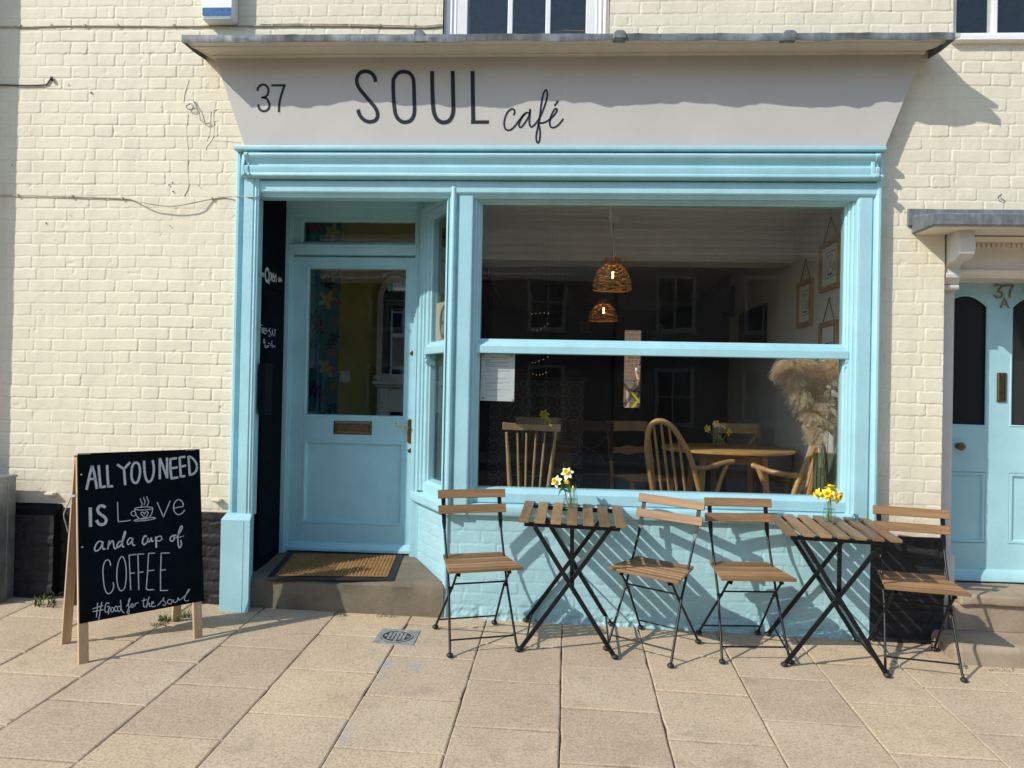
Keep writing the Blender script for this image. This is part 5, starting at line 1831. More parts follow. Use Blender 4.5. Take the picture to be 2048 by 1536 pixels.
def make_table():
    root = empty('folding_table')
    mt = M['black_metal']
    top = 0.700
    hx, hy = 0.286, 0.272
    # frames: each leg frame is two legs crossing to the other side
    zt = 0.687
    for (s, iy) in ((1, 0.254), (-1, 0.228)):
        for sy in (-1, 1):
            y = sy * iy
            mb = MB()
            mb.bar((s * 0.248, y, 0.018), (-s * 0.200, y * 0.985, zt), 0.024, 0.011, (0, 1, 0))
            leg = mb.build('leg', mt, root, bevel=0.002)
            MB().ball((s * 0.254, y, 0.013), 0.015, 6, (1.35, 1.2, .9)).build('foot', M['black_plastic'], leg, True)
    mb = MB()
    for s, iy in ((1, 0.254), (-1, 0.228)):
        mb.tube([(s * 0.222, -iy, 0.055), (s * 0.222, iy, 0.055)], 0.0055, 8)
        mb.tube([(-s * 0.200, -iy, zt), (-s * 0.200, iy, zt)], 0.0055, 8)
    mb.bar((0.0, -0.20, 0.687), (0.012, -0.20, 0.345), 0.022, 0.009, (0, 1, 0))
    mb.tube([(0.02, -0.245, 0.345), (0.02, 0.245, 0.345)], 0.005, 8)
    for sy in (-1, 1):
        mb.tube([(0.022, sy * 0.222, 0.345), (0.022, sy * 0.262, 0.345)], 0.008, 8)
    mb.build_each('stretcher', mt, root, smooth=True)
    mb = MB()
    for y in (-0.238, 0.238):
        mb.bar((-hx + .03, y, 0.695), (hx - .03, y, 0.695), 0.024, 0.014, (0, 1, 0))
    mb.build_each('top_rail', mt, root, bevel=0.002)
    mb = MB()
    n = 7
    wd = 0.056
    for i in range(n):
        x = -hx + wd / 2 + i * (2 * hx - wd) / (n - 1)
        mb.box(x - wd / 2, x + wd / 2, -hy, hy, 0.7075, 0.7235)
    mb.build('tabletop', M['slat_y'], root, bevel=0.002)
    return root


TABLES = [(0.085, -0.255, -1.5), (1.497, -0.275, -4.5)]


def build_tables():
    first = make_table()
    labs = ['left slatted folding table, a round jam jar of daffodils on it',
            'right slatted folding table, a small bottle of daffodils on it']
    for i, (x, y, a) in enumerate(TABLES):
        o = first if i == 0 else copy_tree(first)
        set_on_ground(o, x, y, math.radians(a))
        tag(o, labs[i], 'table', 'folding slatted tables on the pavement')


# ------------------------------------------------------------------ daffodils
def make_daffodil(head, face, base, pm, size=0.034, label='', group='', trump=0.6, open_=1.0, bend=None, wide=1.0):
    """head: centre of the flower; face: the way the trumpet points; base: foot of the stem"""
    head, face, base = Vector(head), Vector(face).normalized(), Vector(base)
    root = empty('daffodil', base, 0, label, 'flower', group)
    size *= 1.16
    q = Vector((0, 0, 1)).rotation_difference(face)
    H = head - base
    mb = MB()
    bk = H - face * 0.018
    mid = bend - base if bend is not None else H * 0.62 + Vector((0, 0, 0.01))
    up = H - face * 0.012 + Vector((0, 0, 0.004))
    mb.tube(spline([(0, 0, 0), mid * 0.5, mid, (mid + up) * 0.5 + Vector((0, 0, 0.006)), bk, H - face * 0.003], 4), [0.0032] * 16 + [0.0030] * 3 + [0.0040] * 2, 7)
    mb.build('stem', M['stem'], root, True)
    mb = MB()
    rnd = random.Random(int(abs(head.x * 7919 + head.z * 1543)))
    for k in range(6):
        a = 2 * math.pi * k / 6 + rnd.uniform(-.12, .12)
        lift = (0.10 if k % 2 else -0.05) + rnd.uniform(-.15, .15) + (1 - open_) * 1.3
        L = size * rnd.uniform(0.92, 1.08)
        Wd = size * 0.30 * wide
        ns, nw = 7, 4
        vs = []
        tw = rnd.uniform(-.25, .25)
        for i in range(ns + 1):
            t = i / ns
            wv = Wd * (math.sin(math.pi * min(1, t * 0.86 + 0.14)) ** 0.75) * (1 if t < 0.97 else 0.25)
            for j in range(nw + 1):
                s = (j / nw - 0.5) * 2
                r = L * t
                h = L * (lift * t + 0.22 * t * t * (-0.6)) + wv * 0.30 * s * s + tw * s * wv * t
                x, y = r, s * wv
                p = Vector((x * math.cos(a) - y * math.sin(a), x * math.sin(a) + y * math.cos(a), h))
                vs.append(H + q @ p)
        fs = []
        for i in range(ns):
            for j in range(nw):
                b = i * (nw + 1) + j
                fs.append((b, b + 1, b + nw + 2, b + nw + 1))
        mb.add(vs, fs)
    mb.build('petals', pm, root, 'all', recalc=False)
    mb = MB()
    n = 24
    prof = [(0.16, 0.0), (0.22, 0.15), (0.25, 0.35), (0.29, 0.55), (0.40, trump)]
    prof2 = [(0.36, trump), (0.25, 0.54), (0.21, 0.34), (0.16, 0.1), (0.001, 0.08)]
    vs = []
    for i, (r, z) in enumerate(prof + prof2):
        for j in range(n):
            a = 2 * math.pi * j / n
            fr = 1 + (0.10 * math.sin(a * 8) if i in (4, 5) else 0)
            vs.append(H + q @ Vector((r * size * fr * math.cos(a), r * size * fr * math.sin(a), z * size + (0.03 * size * math.sin(a * 8 + 1) if i in (4, 5) else 0))))
    fs = []
    for i in range(len(prof + prof2) - 1):
        for j in range(n):
            fs.append((i * n + j, i * n + (j + 1) % n, (i + 1) * n + (j + 1) % n, (i + 1) * n + j))
    mb.add(vs, fs)
    mb.build('trumpet', M['trumpet'], root, True, recalc=False)
    return root


def make_bud(tip, base, label, group):
    tip, base = Vector(tip), Vector(base)
    root = empty('daffodil_bud', base, 0, label, 'flower', group)
    H = tip - base
    d = H.normalized()
    MB().tube(spline([(0, 0, 0), H * .5 + Vector((.004, 0, 0)), H - d * .02], 4), 0.0028, 7).build('stem', M['stem'], root, True)
    MB().tube([H - d * .024, H - d * .016, H - d * .006, H], [0.002, 0.006, 0.0062, 0.0015], 8).build('bud', M['petal_y'], root, True)
    return root


def make_vase(loc, prof_out, water_top, name, label, th=0.002, foot=0.004):
    root = empty(name, loc, 0, label, 'vase')
    mb = MB()
    inn = [(max(0.001, r - th), z) for r, z in prof_out if z > foot]
    prof = prof_out
    mb.lathe([(0.001, 0.0005)] + prof, (0, 0, 0), 32, (False, False))
    mb.build('glass', M['jar_glass'], root, 50)
    wp = [(max(0.001, r - th - .0006), z) for r, z in prof_out if foot < z < water_top]
    if wp:
        wp = [(0.001, foot + .0005)] + wp + [(wp[-1][0], water_top), (0.001, water_top)]
        MB().lathe(wp, (0, 0, 0), 32, (False, False)).build('water', M['water'], root, 50)
    return root


def top_z(i, x, y):
    tx, ty, _ = TABLES[i]
    return gz(x, y) + 0.7245


def build_flowers():
    # jam jar on the left table
    jx, jy = 0.088, -0.185
    z = top_z(0, jx, jy) + 0.001
    make_vase((jx, jy, z), [(0.036, 0.0), (0.041, 0.004), (0.0425, 0.012), (0.0425, 0.062), (0.040, 0.074), (0.034, 0.084), (0.0325, 0.088), (0.035, 0.091), (0.035, 0.096), (0.0325, 0.099), (0.034, 0.103)], 0.055,
              'glass_jar', 'round clear glass jam jar holding daffodils on the left table')
    g = 'daffodils in the jar on the left table'
    b = lambda dx, dy: (jx + dx, jy + dy, z + 0.007)
    f1 = W(1134, 946, jy)
    make_daffodil(f1, (-0.30, -0.70, 0.50), b(.012, .004), M['petal_w'], 0.036, 'cream daffodil turned away, standing highest out of the jam jar', g, bend=Vector((f1.x + .012, jy, z + .13)), trump=0.5)
    f2 = W(1113, 963, jy - .02)
    make_daffodil(f2, (-0.55, -0.75, 0.25), b(-.012, .0), M['petal_w'], 0.034, 'cream daffodil with a deep yellow trumpet, leaning left out of the jam jar', g, bend=Vector((f2.x + .045, jy, z + .115)), trump=0.62)
    f3 = W(1132, 967, jy - .01)
    make_daffodil(f3, (0.1, -0.6, 0.75), b(.0, .012), M['petal_y'], 0.017, 'small half open yellow daffodil between two larger blooms of the jam jar', g, open_=0.35, bend=Vector((jx - .006, jy, z + .11)))
    f4 = W(1146, 971, jy - .01)
    make_bud(f4, b(.018, -.006), 'pale daffodil bud at the right rim of the jam jar', g)
    mb = MB()                                                 # papery spathes and leaves hanging over the rim
    for (u0, v0, u1, v1, u2, v2, wd) in ((1140, 985, 1124, 978, 1116, 992, .014), (1140, 985, 1130, 968, 1122, 975, .010), (1142, 984, 1139, 968, 1133, 962, .008), (1148, 984, 1152, 974, 1149, 966, .007)):
        pts = spline([W(u0, v0, jy), W(u1, v1, jy - .012), W(u2, v2, jy - .03)], 5)
        n = len(pts)
        mb.ribbon(pts, [wd * math.sin(math.pi * (0.15 + 0.83 * i / (n - 1))) for i in range(n)], (0.2, -1, .4), 0.0, 0.0003)
    lf = mb.build('daffodil_leaf', M['stem'], None, recalc=False)
    tag(lf, 'green and ochre spathe leaves drooping over the rim of the jam jar', 'leaf')
    # little bottle on the right table
    bx, by = 1.532, -0.235
    z2 = top_z(1, bx, by) + 0.001
    make_vase((bx, by, z2), [(0.030, 0.0), (0.0345, 0.004), (0.0355, 0.012), (0.0355, 0.040), (0.034, 0.060), (0.029, 0.085), (0.022, 0.106), (0.0175, 0.120), (0.0165, 0.132), (0.019, 0.136), (0.0195, 0.143), (0.018, 0.146)], 0.075,
              'glass_bottle', 'small clear glass bottle holding daffodils on the right table')
    g = 'daffodils in the bottle on the right table'
    b2 = lambda dx, dy: (bx + dx, by + dy, z2 + 0.007)
    neck = Vector((bx, by, z2 + .14))
    p = W(1656, 988, by - .03)
    make_daffodil(p, (-0.35, -0.85, 0.12), b2(-.008, .0), M['petal_y'], 0.036, 'bright yellow daffodil with an orange trumpet, in the middle of the bottle', g, bend=neck + Vector((-.003, 0, .0)), trump=0.62, wide=1.15)
    p = W(1675, 993, by - .02)
    make_daffodil(p, (0.45, -0.85, -0.05), b2(.010, .0), M['petal_w'], 0.038, 'pale cream daffodil hanging over the right side of the bottle', g, bend=neck + Vector((.006, 0, .0)), trump=0.45, wide=1.3)
    p = W(1637, 988, by - .01)
    make_daffodil(p, (-0.95, -0.25, -0.08), b2(-.012, .006), M['petal_y'], 0.030, 'yellow daffodil seen from the side, pointing left out of the bottle', g, bend=neck + Vector((-.006, .004, .0)), trump=0.75, wide=1.1)
    p = W(1660, 977, by + .02)
    make_daffodil(p, (0.1, 0.6, 0.7), b2(.0, .012), M['petal_y'], 0.030, 'yellow daffodil turned to the window, topmost in the bottle', g, bend=neck + Vector((0, .006, .0)), trump=0.6, wide=1.1)


# ------------------------------------------------------------------ small things of the street front
def build_street_things():
    # burglar alarm box
    r = empty('alarm_box', (0, 0, 0), 0, 'white burglar alarm box with a blue band high on the brick wall', 'alarm')
    a, b = W(401, 40, -.09), W(466, 0, -.09)
    x0, x1, z0 = a.x, b.x, W(430, 38, -.09).z
    mb = MB()
    k = 0.018
    mb.prism([(x0 + k, z0), (x1 - k, z0), (x1 - .004, z0 + .006), (x1, z0 + k), (x1, z0 + .30), (x0, z0 + .30), (x0, z0 + k), (x0 + .004, z0 + .006)], 'y', -0.085, -0.006)
    mb.build('case', M['white'], r, 30, bevel=0.008)
    mb = MB()
    mb.prism([(x0 + .016, z0 + .014), (x1 - .016, z0 + .014), (x1 - .008, z0 + .022), (x1 - .008, z0 + .30), (x0 + .008, z0 + .30), (x0 + .008, z0 + .022)], 'y', -0.089, -0.084)
    mb.build('front_panel', M['white'], r, bevel=0.001)
    bl = painted('blue_plastic', (0.012, 0.10, 0.27, 1), 0.3, 0.05, 0.05)
    mb = MB()
    mb.prism([(x0 + .017, z0 + .018), (x1 - .017, z0 + .018), (x1 - .010, z0 + .025), (x1 - .010, z0 + .070), (x0 + .010, z0 + .070), (x0 + .010, z0 + .025)], 'y', -0.0905, -0.0885)
    mb.build('band', bl, r)
    # cables across the wall
    cb = plain('cable_cream', (0.40, 0.34, 0.25, 1), 0.6, 0, 0.4, 14)
    mb = MB()
    pts = [W(u, v, -0.010) for u, v in ((-160, 391), (-60, 391), (36, 391), (145, 394), (245, 397), (268, 401), (290, 406), (320, 411), (350, 412), (385, 406), (424, 398), (452, 394))]
    for i in (6, 7, 8, 9): pts[i] = W(*((290, 406), (320, 411), (350, 412), (385, 406))[i - 6], -0.040)
    pts += [W(468, 393, -0.03), W(471, 393, -.050), W(476, 393, -.076), W(488, 393, -.076), W(497, 394, -.090), W(512, 394, -.090), W(519, 393, -.060), W(521, 394, .09)]
    mb.tube(spline(pts, 4), 0.0038, 6)
    for u, v in ((36, 391), (145, 394), (245, 397), (424, 398)):
        p = W(u, v, -.01)
        mb.box(p.x - .005, p.x + .005, -.018, .0, p.z - .005, p.z + .009)
    tag(mb.build('cable', cb, None, True), 'thin cable sagging on the wall and running on to the left pilaster', 'cable')
    mb = MB()
    pts = [W(u, v, -0.008) for u, v in ((-160, 55), (0, 54), (60, 54), (130, 52), (220, 52), (340, 53), (430, 52), (520, 52), (600, 51), (700, 52), (780, 54), (850, 55), (884, 52))]
    mb.tube(spline(pts, 4), 0.005, 6)
    mb.tube(spline([p + Vector((0, 0.002, .010)) for p in pts[7:]], 4), 0.004, 6)
    for u in (40, 103, 170, 236, 348, 545, 620, 700, 760, 830):
        p = W(u, 52, -.008)
        mb.box(p.x - .006, p.x + .006, -.016, .0, p.z - .004, p.z + .010)
    tag(mb.build('cable', cb, None, True), 'painted cable clipped straight along the brickwork below the alarm box', 'cable')
    mb = MB()
    pts = [W(u, v, -0.010) for u, v in ((-160, 170), (0, 170), (50, 171), (88, 170), (96, 166), (101, 158), (106, 154))]
    mb.tube(spline(pts, 4), 0.0045, 6)
    mb.ball(W(103, 158, -.018), 0.011, 6, (.7, 1, 1.3))
    tag(mb.build('cable', plain('cable_black', (0.03, 0.028, 0.026, 1), 0.6), None, True), 'short black cable ending in a stub on the left of the wall', 'cable')
    # galvanised cabinet cut by the left edge of the picture
    r = empty('metal_cabinet', (-3.53, -0.20, gz(-3.53, -0.20)), 0, 'grey galvanised metal cabinet against the wall at the far left', 'cabinet')
    mb = MB()
    mb.box(-0.22, 0.215, -0.05, 0.110, -0.01, 0.748)
    mb.build('case', M['galv'], r, bevel=0.006)
    mb = MB().box(-0.226, 0.221, -0.056, 0.112, 0.742, 0.756)
    mb.build('lid', M['galv'], r, bevel=0.003)
    mb = MB().box(0.2145, 0.2165, 0.035, 0.041, 0.0, 0.742)
    mb.build('seam', M['iron'], r)
    # the neighbouring shop's pier just out of the picture, whose shadow falls on our wall
    r = empty('neighbour_front', (-3.95, 0, 0), 0, 'rendered front of the next house, standing a little proud at the far left', 'house front')
    mb = MB()
    mb.box(-4.0, 0.165, -0.262, -0.006, -0.1, 4.3)
    o = mb.build('shaft', M['offwhite'], r, bevel=0.006)
    # doormat
    zc = 0.240
    cs = [WZ(u, v, zc) for u, v in ((533, 1150), (787, 1154), (806, 1118), (578, 1112))]
    r = empty('doormat', (0, 0, 0), 0, 'coir doormat with a black rubber border on the doorstep', 'doormat')

    def Q(s, t, dz=0.0):
        p = cs[0] * (1 - s) * (1 - t) + cs[1] * s * (1 - t) + cs[2] * s * t + cs[3] * (1 - s) * t
        x, y = p.x, p.y
        ss = (y + 0.035) / 0.62
        z = 0.214 + 0.055 * ss + 0.004
        return Vector((x, y, z + dz))
    n = 16
    vs = [Q(i / n, j / n, 0.006) for j in range(n + 1) for i in range(n + 1)]
    vs += [Q(i / n, j / n, -0.004) for j in range(n + 1) for i in range(n + 1)]
    N2 = (n + 1) ** 2
    fs = []
    for j in range(n):
        for i in range(n):
            b = j * (n + 1) + i
            fs.append((b, b + 1, b + n + 2, b + n + 1))
    edge = [i for i in range(n + 1)] + [(j) * (n + 1) + n for j in range(1, n + 1)] + [n * (n + 1) + i for i in range(n - 1, -1, -1)] + [j * (n + 1) for j in range(n - 1, 0, -1)]
    for a_, b_ in zip(edge, edge[1:] + edge[:1]):
        fs.append((a_, b_, N2 + b_, N2 + a_))
    MB().add(vs, fs).build('rubber_border', M['black_plastic'], r, 40)
    t = NT('coir')
    n1 = t.noise(180, 3, 0.7)
    n2 = t.noise(7, 3, 0.6)
    coir = t.set(t.mix(0.5, t.ramp(n1, [(0.3, (0.13, 0.07, 0.028, 1)), (0.7, (0.36, 0.21, 0.09, 1))]), t.ramp(n2, [(0.35, (0.22, 0.125, 0.05, 1)), (0.65, (0.34, 0.20, 0.085, 1))])), 0.95, t.bump(n1, 0.8, 0.006), Specular_IOR_Level=0.1)
    mb = MB()
    rnd = random.Random(3)
    nu, nv = 30, 13
    for j in range(nv):
        for i in range(nu):
            s, t_ = 0.075 + 0.85 * (i + 0.5) / nu, 0.10 + 0.80 * (j + 0.5) / nv
            dirn = 1 if i < nu / 2 else -1
            hl, hw = 0.40 / nu, 0.30 / nv
            ring = []
            for (a_, b_) in ((-1, -1), (1, -1), (1, 1), (-1, 1)):
                ring.append((s + a_ * hl * .9, t_ + b_ * hw * .8 + a_ * dirn * hw * 0.5))
            jit = rnd.uniform(0.009, 0.014)
            v0 = [Q(a_, b_, 0.005) for a_, b_ in ring]
            v1 = [Q(s + (a_ - s) * .6, t_ + (b_ - t_) * .6, 0.005 + jit) for a_, b_ in ring]
            mb.add(v0 + v1, [(4, 5, 6, 7), (0, 1, 5, 4), (1, 2, 6, 5), (2, 3, 7, 6), (3, 0, 4, 7)])
    nn = 10
    vs = [Q(0.055 + .89 * i / nn, 0.07 + .86 * j / nn, 0.0095) for j in range(nn + 1) for i in range(nn + 1)]
    fs = [(j * (nn + 1) + i, j * (nn + 1) + i + 1, (j + 1) * (nn + 1) + i + 1, (j + 1) * (nn + 1) + i) for j in range(nn) for i in range(nn)]
    mb.add(vs, fs)
    mb.build('coir_pile', coir, r)
    # drain cover
    c4 = [G(u, v) for u, v in ((741, 1287), (823, 1291), (842, 1262), (769, 1258))]
    ctr = sum(c4, Vector()) / 4
    r = empty('drain_cover', (ctr.x, ctr.y, ctr.z), 0, 'small square iron drain cover with a round lid in the paving', 'drain cover')
    ez = Vector((-GX, -GY, 1)).normalized()
    ex = Vector((1, 0, GX)).normalized()
    ey = ez.cross(ex)
    mp = lambda p: ex * p.x + ey * p.y + ez * p.z
    hs = 0.113
    mb = MB()
    mb.box(-hs, hs, -hs, hs, -0.01, 0.0035)
    mb.map(mp)
    mb.build('frame', M['iron'], r, bevel=0.002)
    MB().lathe([(0.092, 0.0036), (0.092, 0.0042), (0.001, 0.0042)], (0, 0, 0), 40, (False, False)).map(mp).build('groove', M['groove'], r)
    mb = MB()
    mb.lathe([(0.088, 0.0034), (0.088, 0.0075), (0.080, 0.0075), (0.079, 0.0036)], (0, 0, 0), 40, (False, False))
    for i in range(-3, 4):
        for j in range(-3, 4):
            x, y = i * 0.0205, j * 0.0205
            if x * x + y * y < 0.0042:
                mb.box(x - .0075, x + .0075, y - .0080, y + .0080, 0.0040, 0.0078)
    mb.map(mp)
    mb.build('lid', M['iron'], r)
    mb = MB().box(-.028, .028, .04, .052, .006, .0092).map(mp)
    mb.build('name_bar', plain('bright_iron', (0.35, 0.35, 0.36, 1), 0.4, .5), r)
    # weeds in the cracks: uncountable
    mb = MB()
    rnd = random.Random(6)
    for (u, v, w, n, h) in ((338, 1240, 22, 110, .035), (318, 1250, 18, 50, .015), (88, 1212, 20, 26, .07), (105, 1208, 8, 10, .09), (680, 1229, 12, 30, .02), (775, 1232, 22, 35, .018), (1925, 1337, 10, 30, .025), (1990, 1340, 40, 26, .012), (366, 1233, 16, 40, .05), (1080, 1245, 30, 14, .018)):
        for i in range(n):
            p = G(u + rnd.uniform(-w, w), v + rnd.uniform(-4, 4))
            a = rnd.uniform(0, 6.28)
            L = h * rnd.uniform(.4, 1.2)
            lean = rnd.uniform(.2, .9)
            d = Vector((math.cos(a) * lean, math.sin(a) * lean, 1)).normalized()
            s = Vector((-math.sin(a), math.cos(a), 0)) * (0.0022 + L * .03)
            m_ = p + d * L * .6
            tip = p + d * L + Vector((math.cos(a), math.sin(a), -.6)) * L * .25
            mb.add([p - s, p + s, m_ + s * .8, m_ - s * .8, tip], [(0, 1, 2, 3), (3, 2, 4)])
    tag(mb.build('weeds', M['grass'], None, recalc=False), kind='stuff')
    # chalk sign in the recess
    xw = -1.8615
    N = Vector((1, 0, 0))
    k = 6.4
    f = lambda pts: [WX(500 + x / k, 500 + y / k, xw + .010) for x, y in pts]
    r = empty('open_sign', (0, 0, 0), 0, 'small black Open sign in white brush lettering inside the doorway', 'sign')
    q = [WX(500 + x / k, 500 + y / k, xw) for x, y in ((112, 180), (418, 258), (412, 520), (106, 465))]
    ys = (q[0].y + q[3].y) / 2, (q[1].y + q[2].y) / 2
    zs = (q[3].z + q[2].z) / 2, (q[0].z + q[1].z) / 2
    MB().box(xw, xw + .010, max(0.085, ys[0]), min(0.453, ys[1]), zs[0], zs[1]).build('board', M['chalkboard'], r, bevel=0.001)
    mb = MB()
    el = lambda cx, cy, rx, ry, n=14: [(cx + rx * math.cos(2 * math.pi * i / n), cy + ry * math.sin(2 * math.pi * i / n)) for i in range(n)]
    mb.ribbon(f(el(218, 320, 24, 84)), 0.016, N, 0.0012, .0003, True)
    for pts, w in (([(246, 300), (240, 435)], .018), ([(246, 310), (268, 295), (272, 345), (258, 385), (244, 380)], .012), ([(278, 362), (300, 345), (296, 310), (280, 325), (280, 385), (302, 400)], .012), ([(312, 330), (312, 408)], .014), ([(312, 350), (330, 320), (334, 370), (336, 412)], .014),
                   ([(118, 292), (180, 318)], .006), ([(356, 380), (412, 388)], .006)):
        mb.ribbon(f(pts), w, N, 0.0012, .0003)
    for i in range(4):
        mb.ribbon(f([(126 + i * 14, 275 + i * 6), (138 + i * 14, 305 + i * 6), (132 + i * 14, 330 + i * 6)]), 0.010, N, 0.0012, .0003)
        mb.ribbon(f([(362 + i * 11, 345 + i * 5), (370 + i * 11, 378 + i * 3), (364 + i * 11, 410)]), 0.010, N, 0.0012, .0003)
    mb.build('lettering', M['chalk'], r, recalc=False)
    # opening hours board with a holder
    q = [WX(u, v, xw) for u, v in ((516, 580), (562, 588), (556, 900), (508, 900))]
    r = empty('hours_board', (0, 0, 0), 0, 'tall blackboard of opening hours below the Open sign in the doorway', 'chalkboard')
    MB().box(xw, xw + .008, 0.086, 0.440, 0.30, zs[0] - .006).build('board', M['chalkboard'], r, bevel=0.001)
    mb = MB()
    f = lambda pts: [WX(500 + x / k, 500 + y / k, xw + .008) for x, y in pts]
    for pts in ([(108, 965), (155, 962)], [(130, 965), (128, 1075)], [(150, 990), (152, 1055), (165, 1058), (168, 995)], [(178, 1000), (175, 1065), (190, 1068)], [(176, 1002), (192, 1005)], [(176, 1035), (190, 1036)], [(212, 1005), (198, 1020), (210, 1045), (200, 1072), (188, 1070)], [(215, 1035), (235, 1038)], [(262, 1000), (240, 1020), (262, 1065), (250, 1105), (236, 1095)], [(275, 1105), (285, 1020), (298, 1105)], [(278, 1075), (296, 1075)], [(305, 1022), (332, 1026)], [(318, 1025), (316, 1105)],
                [(190, 1150), (172, 1145), (172, 1185), (192, 1180), (190, 1145), (188, 1250)], [(200, 1220), (202, 1248), (214, 1246), (216, 1222)], [(220, 1222), (222, 1250)], [(222, 1228), (236, 1226), (236, 1252)], [(232, 1195), (252, 1197)], [(282, 1160), (262, 1222), (290, 1226)], [(284, 1195), (282, 1255)], [(300, 1225), (300, 1252)], [(300, 1230), (318, 1228), (320, 1254)]):
        mb.ribbon(f(pts), 0.006, N, 0.0012, .0003)
    mb.build('chalk_writing', M['chalk'], r, recalc=False)
    p = WX(522, 775, xw)
    MB().box(xw + .008, xw + .05, p.y - .06, p.y + .06, p.z - .17, p.z + .15).build('leaflet_holder', plain('dark_perspex', (0.008, 0.010, 0.014, 1), 0.4, spec=0.1), r, bevel=.004)


def build_opposite():
    """the houses across the road, seen only as reflections in the glass"""
    tile = NT('roof_tiles')
    br = tile.n("ShaderNodeTexBrick")
    tile.l(tile.coord("Object", (1, 1, 1)), br.inputs['Vector'])
    w = tile.n("ShaderNodeTexWave")
    w.inputs['Scale'].default_value = 2.6
    tile.l(tile.coord(), w.inputs['Vector'])
    tl = tile.set(tile.ramp(w.outputs['Fac'], [(0.2, (0.26, 0.20, 0.16, 1)), (0.8, (0.50, 0.42, 0.35, 1))]), 0.85)
    brick = painted('dull_red_brick', (0.09, 0.065, 0.055, 1), 0.8, 0.2, 0.3, 5)
    for i, (x0, x1, h, lab) in enumerate(((-14.0, 1.5, 4.6, 'brick terraced house with a tiled roof across the road, to the left'), (1.6, 15.0, 5.2, 'taller brick terraced house with a tiled roof across the road, to the right'))):
        r = empty('terraced_house', (0, 0, 0), 0, lab, 'house', 'houses across the road')
        MB().box(x0, x1, -24.0, -17.0, -0.6, h).build('wall', brick, r)
        rf = MB()
        nr = 13
        outl = []
        for q in range(nr):                                  # stepped courses facing the street
            t0, t1 = q / nr, (q + 1) / nr
            y0_, y1_ = -16.7 - 3.8 * t0, -16.7 - 3.8 * t1
            z0_, z1_ = h - .1 + 3.6 * t0, h - .1 + 3.6 * t1
            outl += [(y0_, z0_ + .10), (y1_, z1_)]
        rf.prism([(-16.7, h - .15)] + outl + [(-24.3, h - .15)], 'x', x0 - .1, x1)
        rf.build('roof', tl, r)
        cx_ = x0 + (x1 - x0) * .62
        MB().box(cx_, cx_ + .8, -20.9, -20.1, h + 2.6, h + 4.6).build('chimney', M['cornice'], r)
        x = x0 + 1.2
        while x < x1 - 1.2:
            for z in (0.6, 3.2):
                wd = MB().frame(x, x + .9, z, z + 1.4, [(0, -17.0), (0, -16.95), (0.09, -16.95), (0.09, -17.0)])
                wd.box(x + .43, x + .47, -16.99, -16.95, z, z + 1.4)
                wd.box(x, x + .9, -16.99, -16.95, z + .68, z + .72)
                wd.box(x - .12, x + 1.02, -16.999, -16.90, z - .14, z - .091)
                f = wd.build('window', M['kerb'], r)
                MB().box(x, x + .9, -16.985, -16.98, z, z + 1.4).build('pane', M['navy'], f)
            x += 2.4


build_aboard()
build_chairs()
build_tables()
build_flowers()
build_street_things()
build_opposite()


# ------------------------------------------------------------------ things inside the cafe
FZ = 0.25


def pendant(c, z_top, z_bot, rad, ceil, label):
    root = empty('pendant_lamp', (c.x, c.y, ceil), 0, label, 'lamp', 'rattan pendant lamps')
    rattan = plain('rattan', (0.50, 0.28, 0.11, 1), 0.6, 0, 0.3, 50, 0.3)
    h = z_top - z_bot

    def rad_at(t):                                            # t: 0 bottom .. 1 top
        return rad * max(0.38, max(0, 1 - (t / 0.9) ** 2.2) ** 0.6)
    MB().lathe([(0.05, 0), (0.052, -.012), (0.03, -.03), (0.004, -.035)], (0, 0, 0), 20).build('ceiling_rose', M['plaster'], root, 40)
    MB().tube([(0, 0, -.03), (0, 0, z_top - ceil - .005)], 0.0035, 6).build('cord', M['black_plastic'], root)
    mb = MB()
    rnd = random.Random(int(rad * 1000))
    n = 40
    rows = 26
    zb = z_bot - ceil
    for i in range(rows):
        t = i / (rows - 1)
        r = rad_at(t)
        rr = 0.0062 if i in (0,) else 0.0032 + 0.0014 * (t > .78)
        ph, am = rnd.uniform(0, 6.28), 0.006 if 0 < t < .8 else 0.001
        pts = [((r + .0015 * math.sin(a * 9 + ph)) * math.cos(a), (r + .0015 * math.sin(a * 9 + ph)) * math.sin(a), zb + h * t + am * math.sin(a * 3 + ph) + am * .7 * math.sin(a * 7 + ph * 2)) for a in [2 * math.pi * k / n for k in range(n + 1)]]
        mb.tube(pts, rr, 5, False)
    for k in range(14):
        a = 2 * math.pi * k / 14 + .1
        mb.tube([(rad_at(t) * math.cos(a), rad_at(t) * math.sin(a), zb + h * t) for t in [j / 14 for j in range(15)]], 0.0035, 5)
    mb.build('shade', rattan, root, True)
    MB().lathe([(rad * .43, zb + h * .99), (rad * .3, zb + h), (0.004, zb + h)], (0, 0, 0), 24, (False, False)).build('cap', rattan, root, True)
    zm = zb + h * 0.50
    b = MB().lathe([(0.014, zm + .07), (0.016, zm + .045), (0.024, zm + .02), (0.026, zm - .02), (0.020, zm - .042), (0.001, zm - .05)], (0, 0, 0), 18, (True, False)).build('bulb', pane('bulb_glass', (1, .93, .8)), root, True)
    mb = MB()
    for k in range(4):
        a = math.pi / 4 + k * math.pi / 2
        mb.tube([(0.009 * math.cos(a), 0.009 * math.sin(a), zm + .026), (0.009 * math.cos(a), 0.009 * math.sin(a), zm - .030)], 0.0042, 6)
    mb.build('filament', emit('glowing_filament', (1.0, 0.66, 0.28, 1), 22.0), b)
    return root


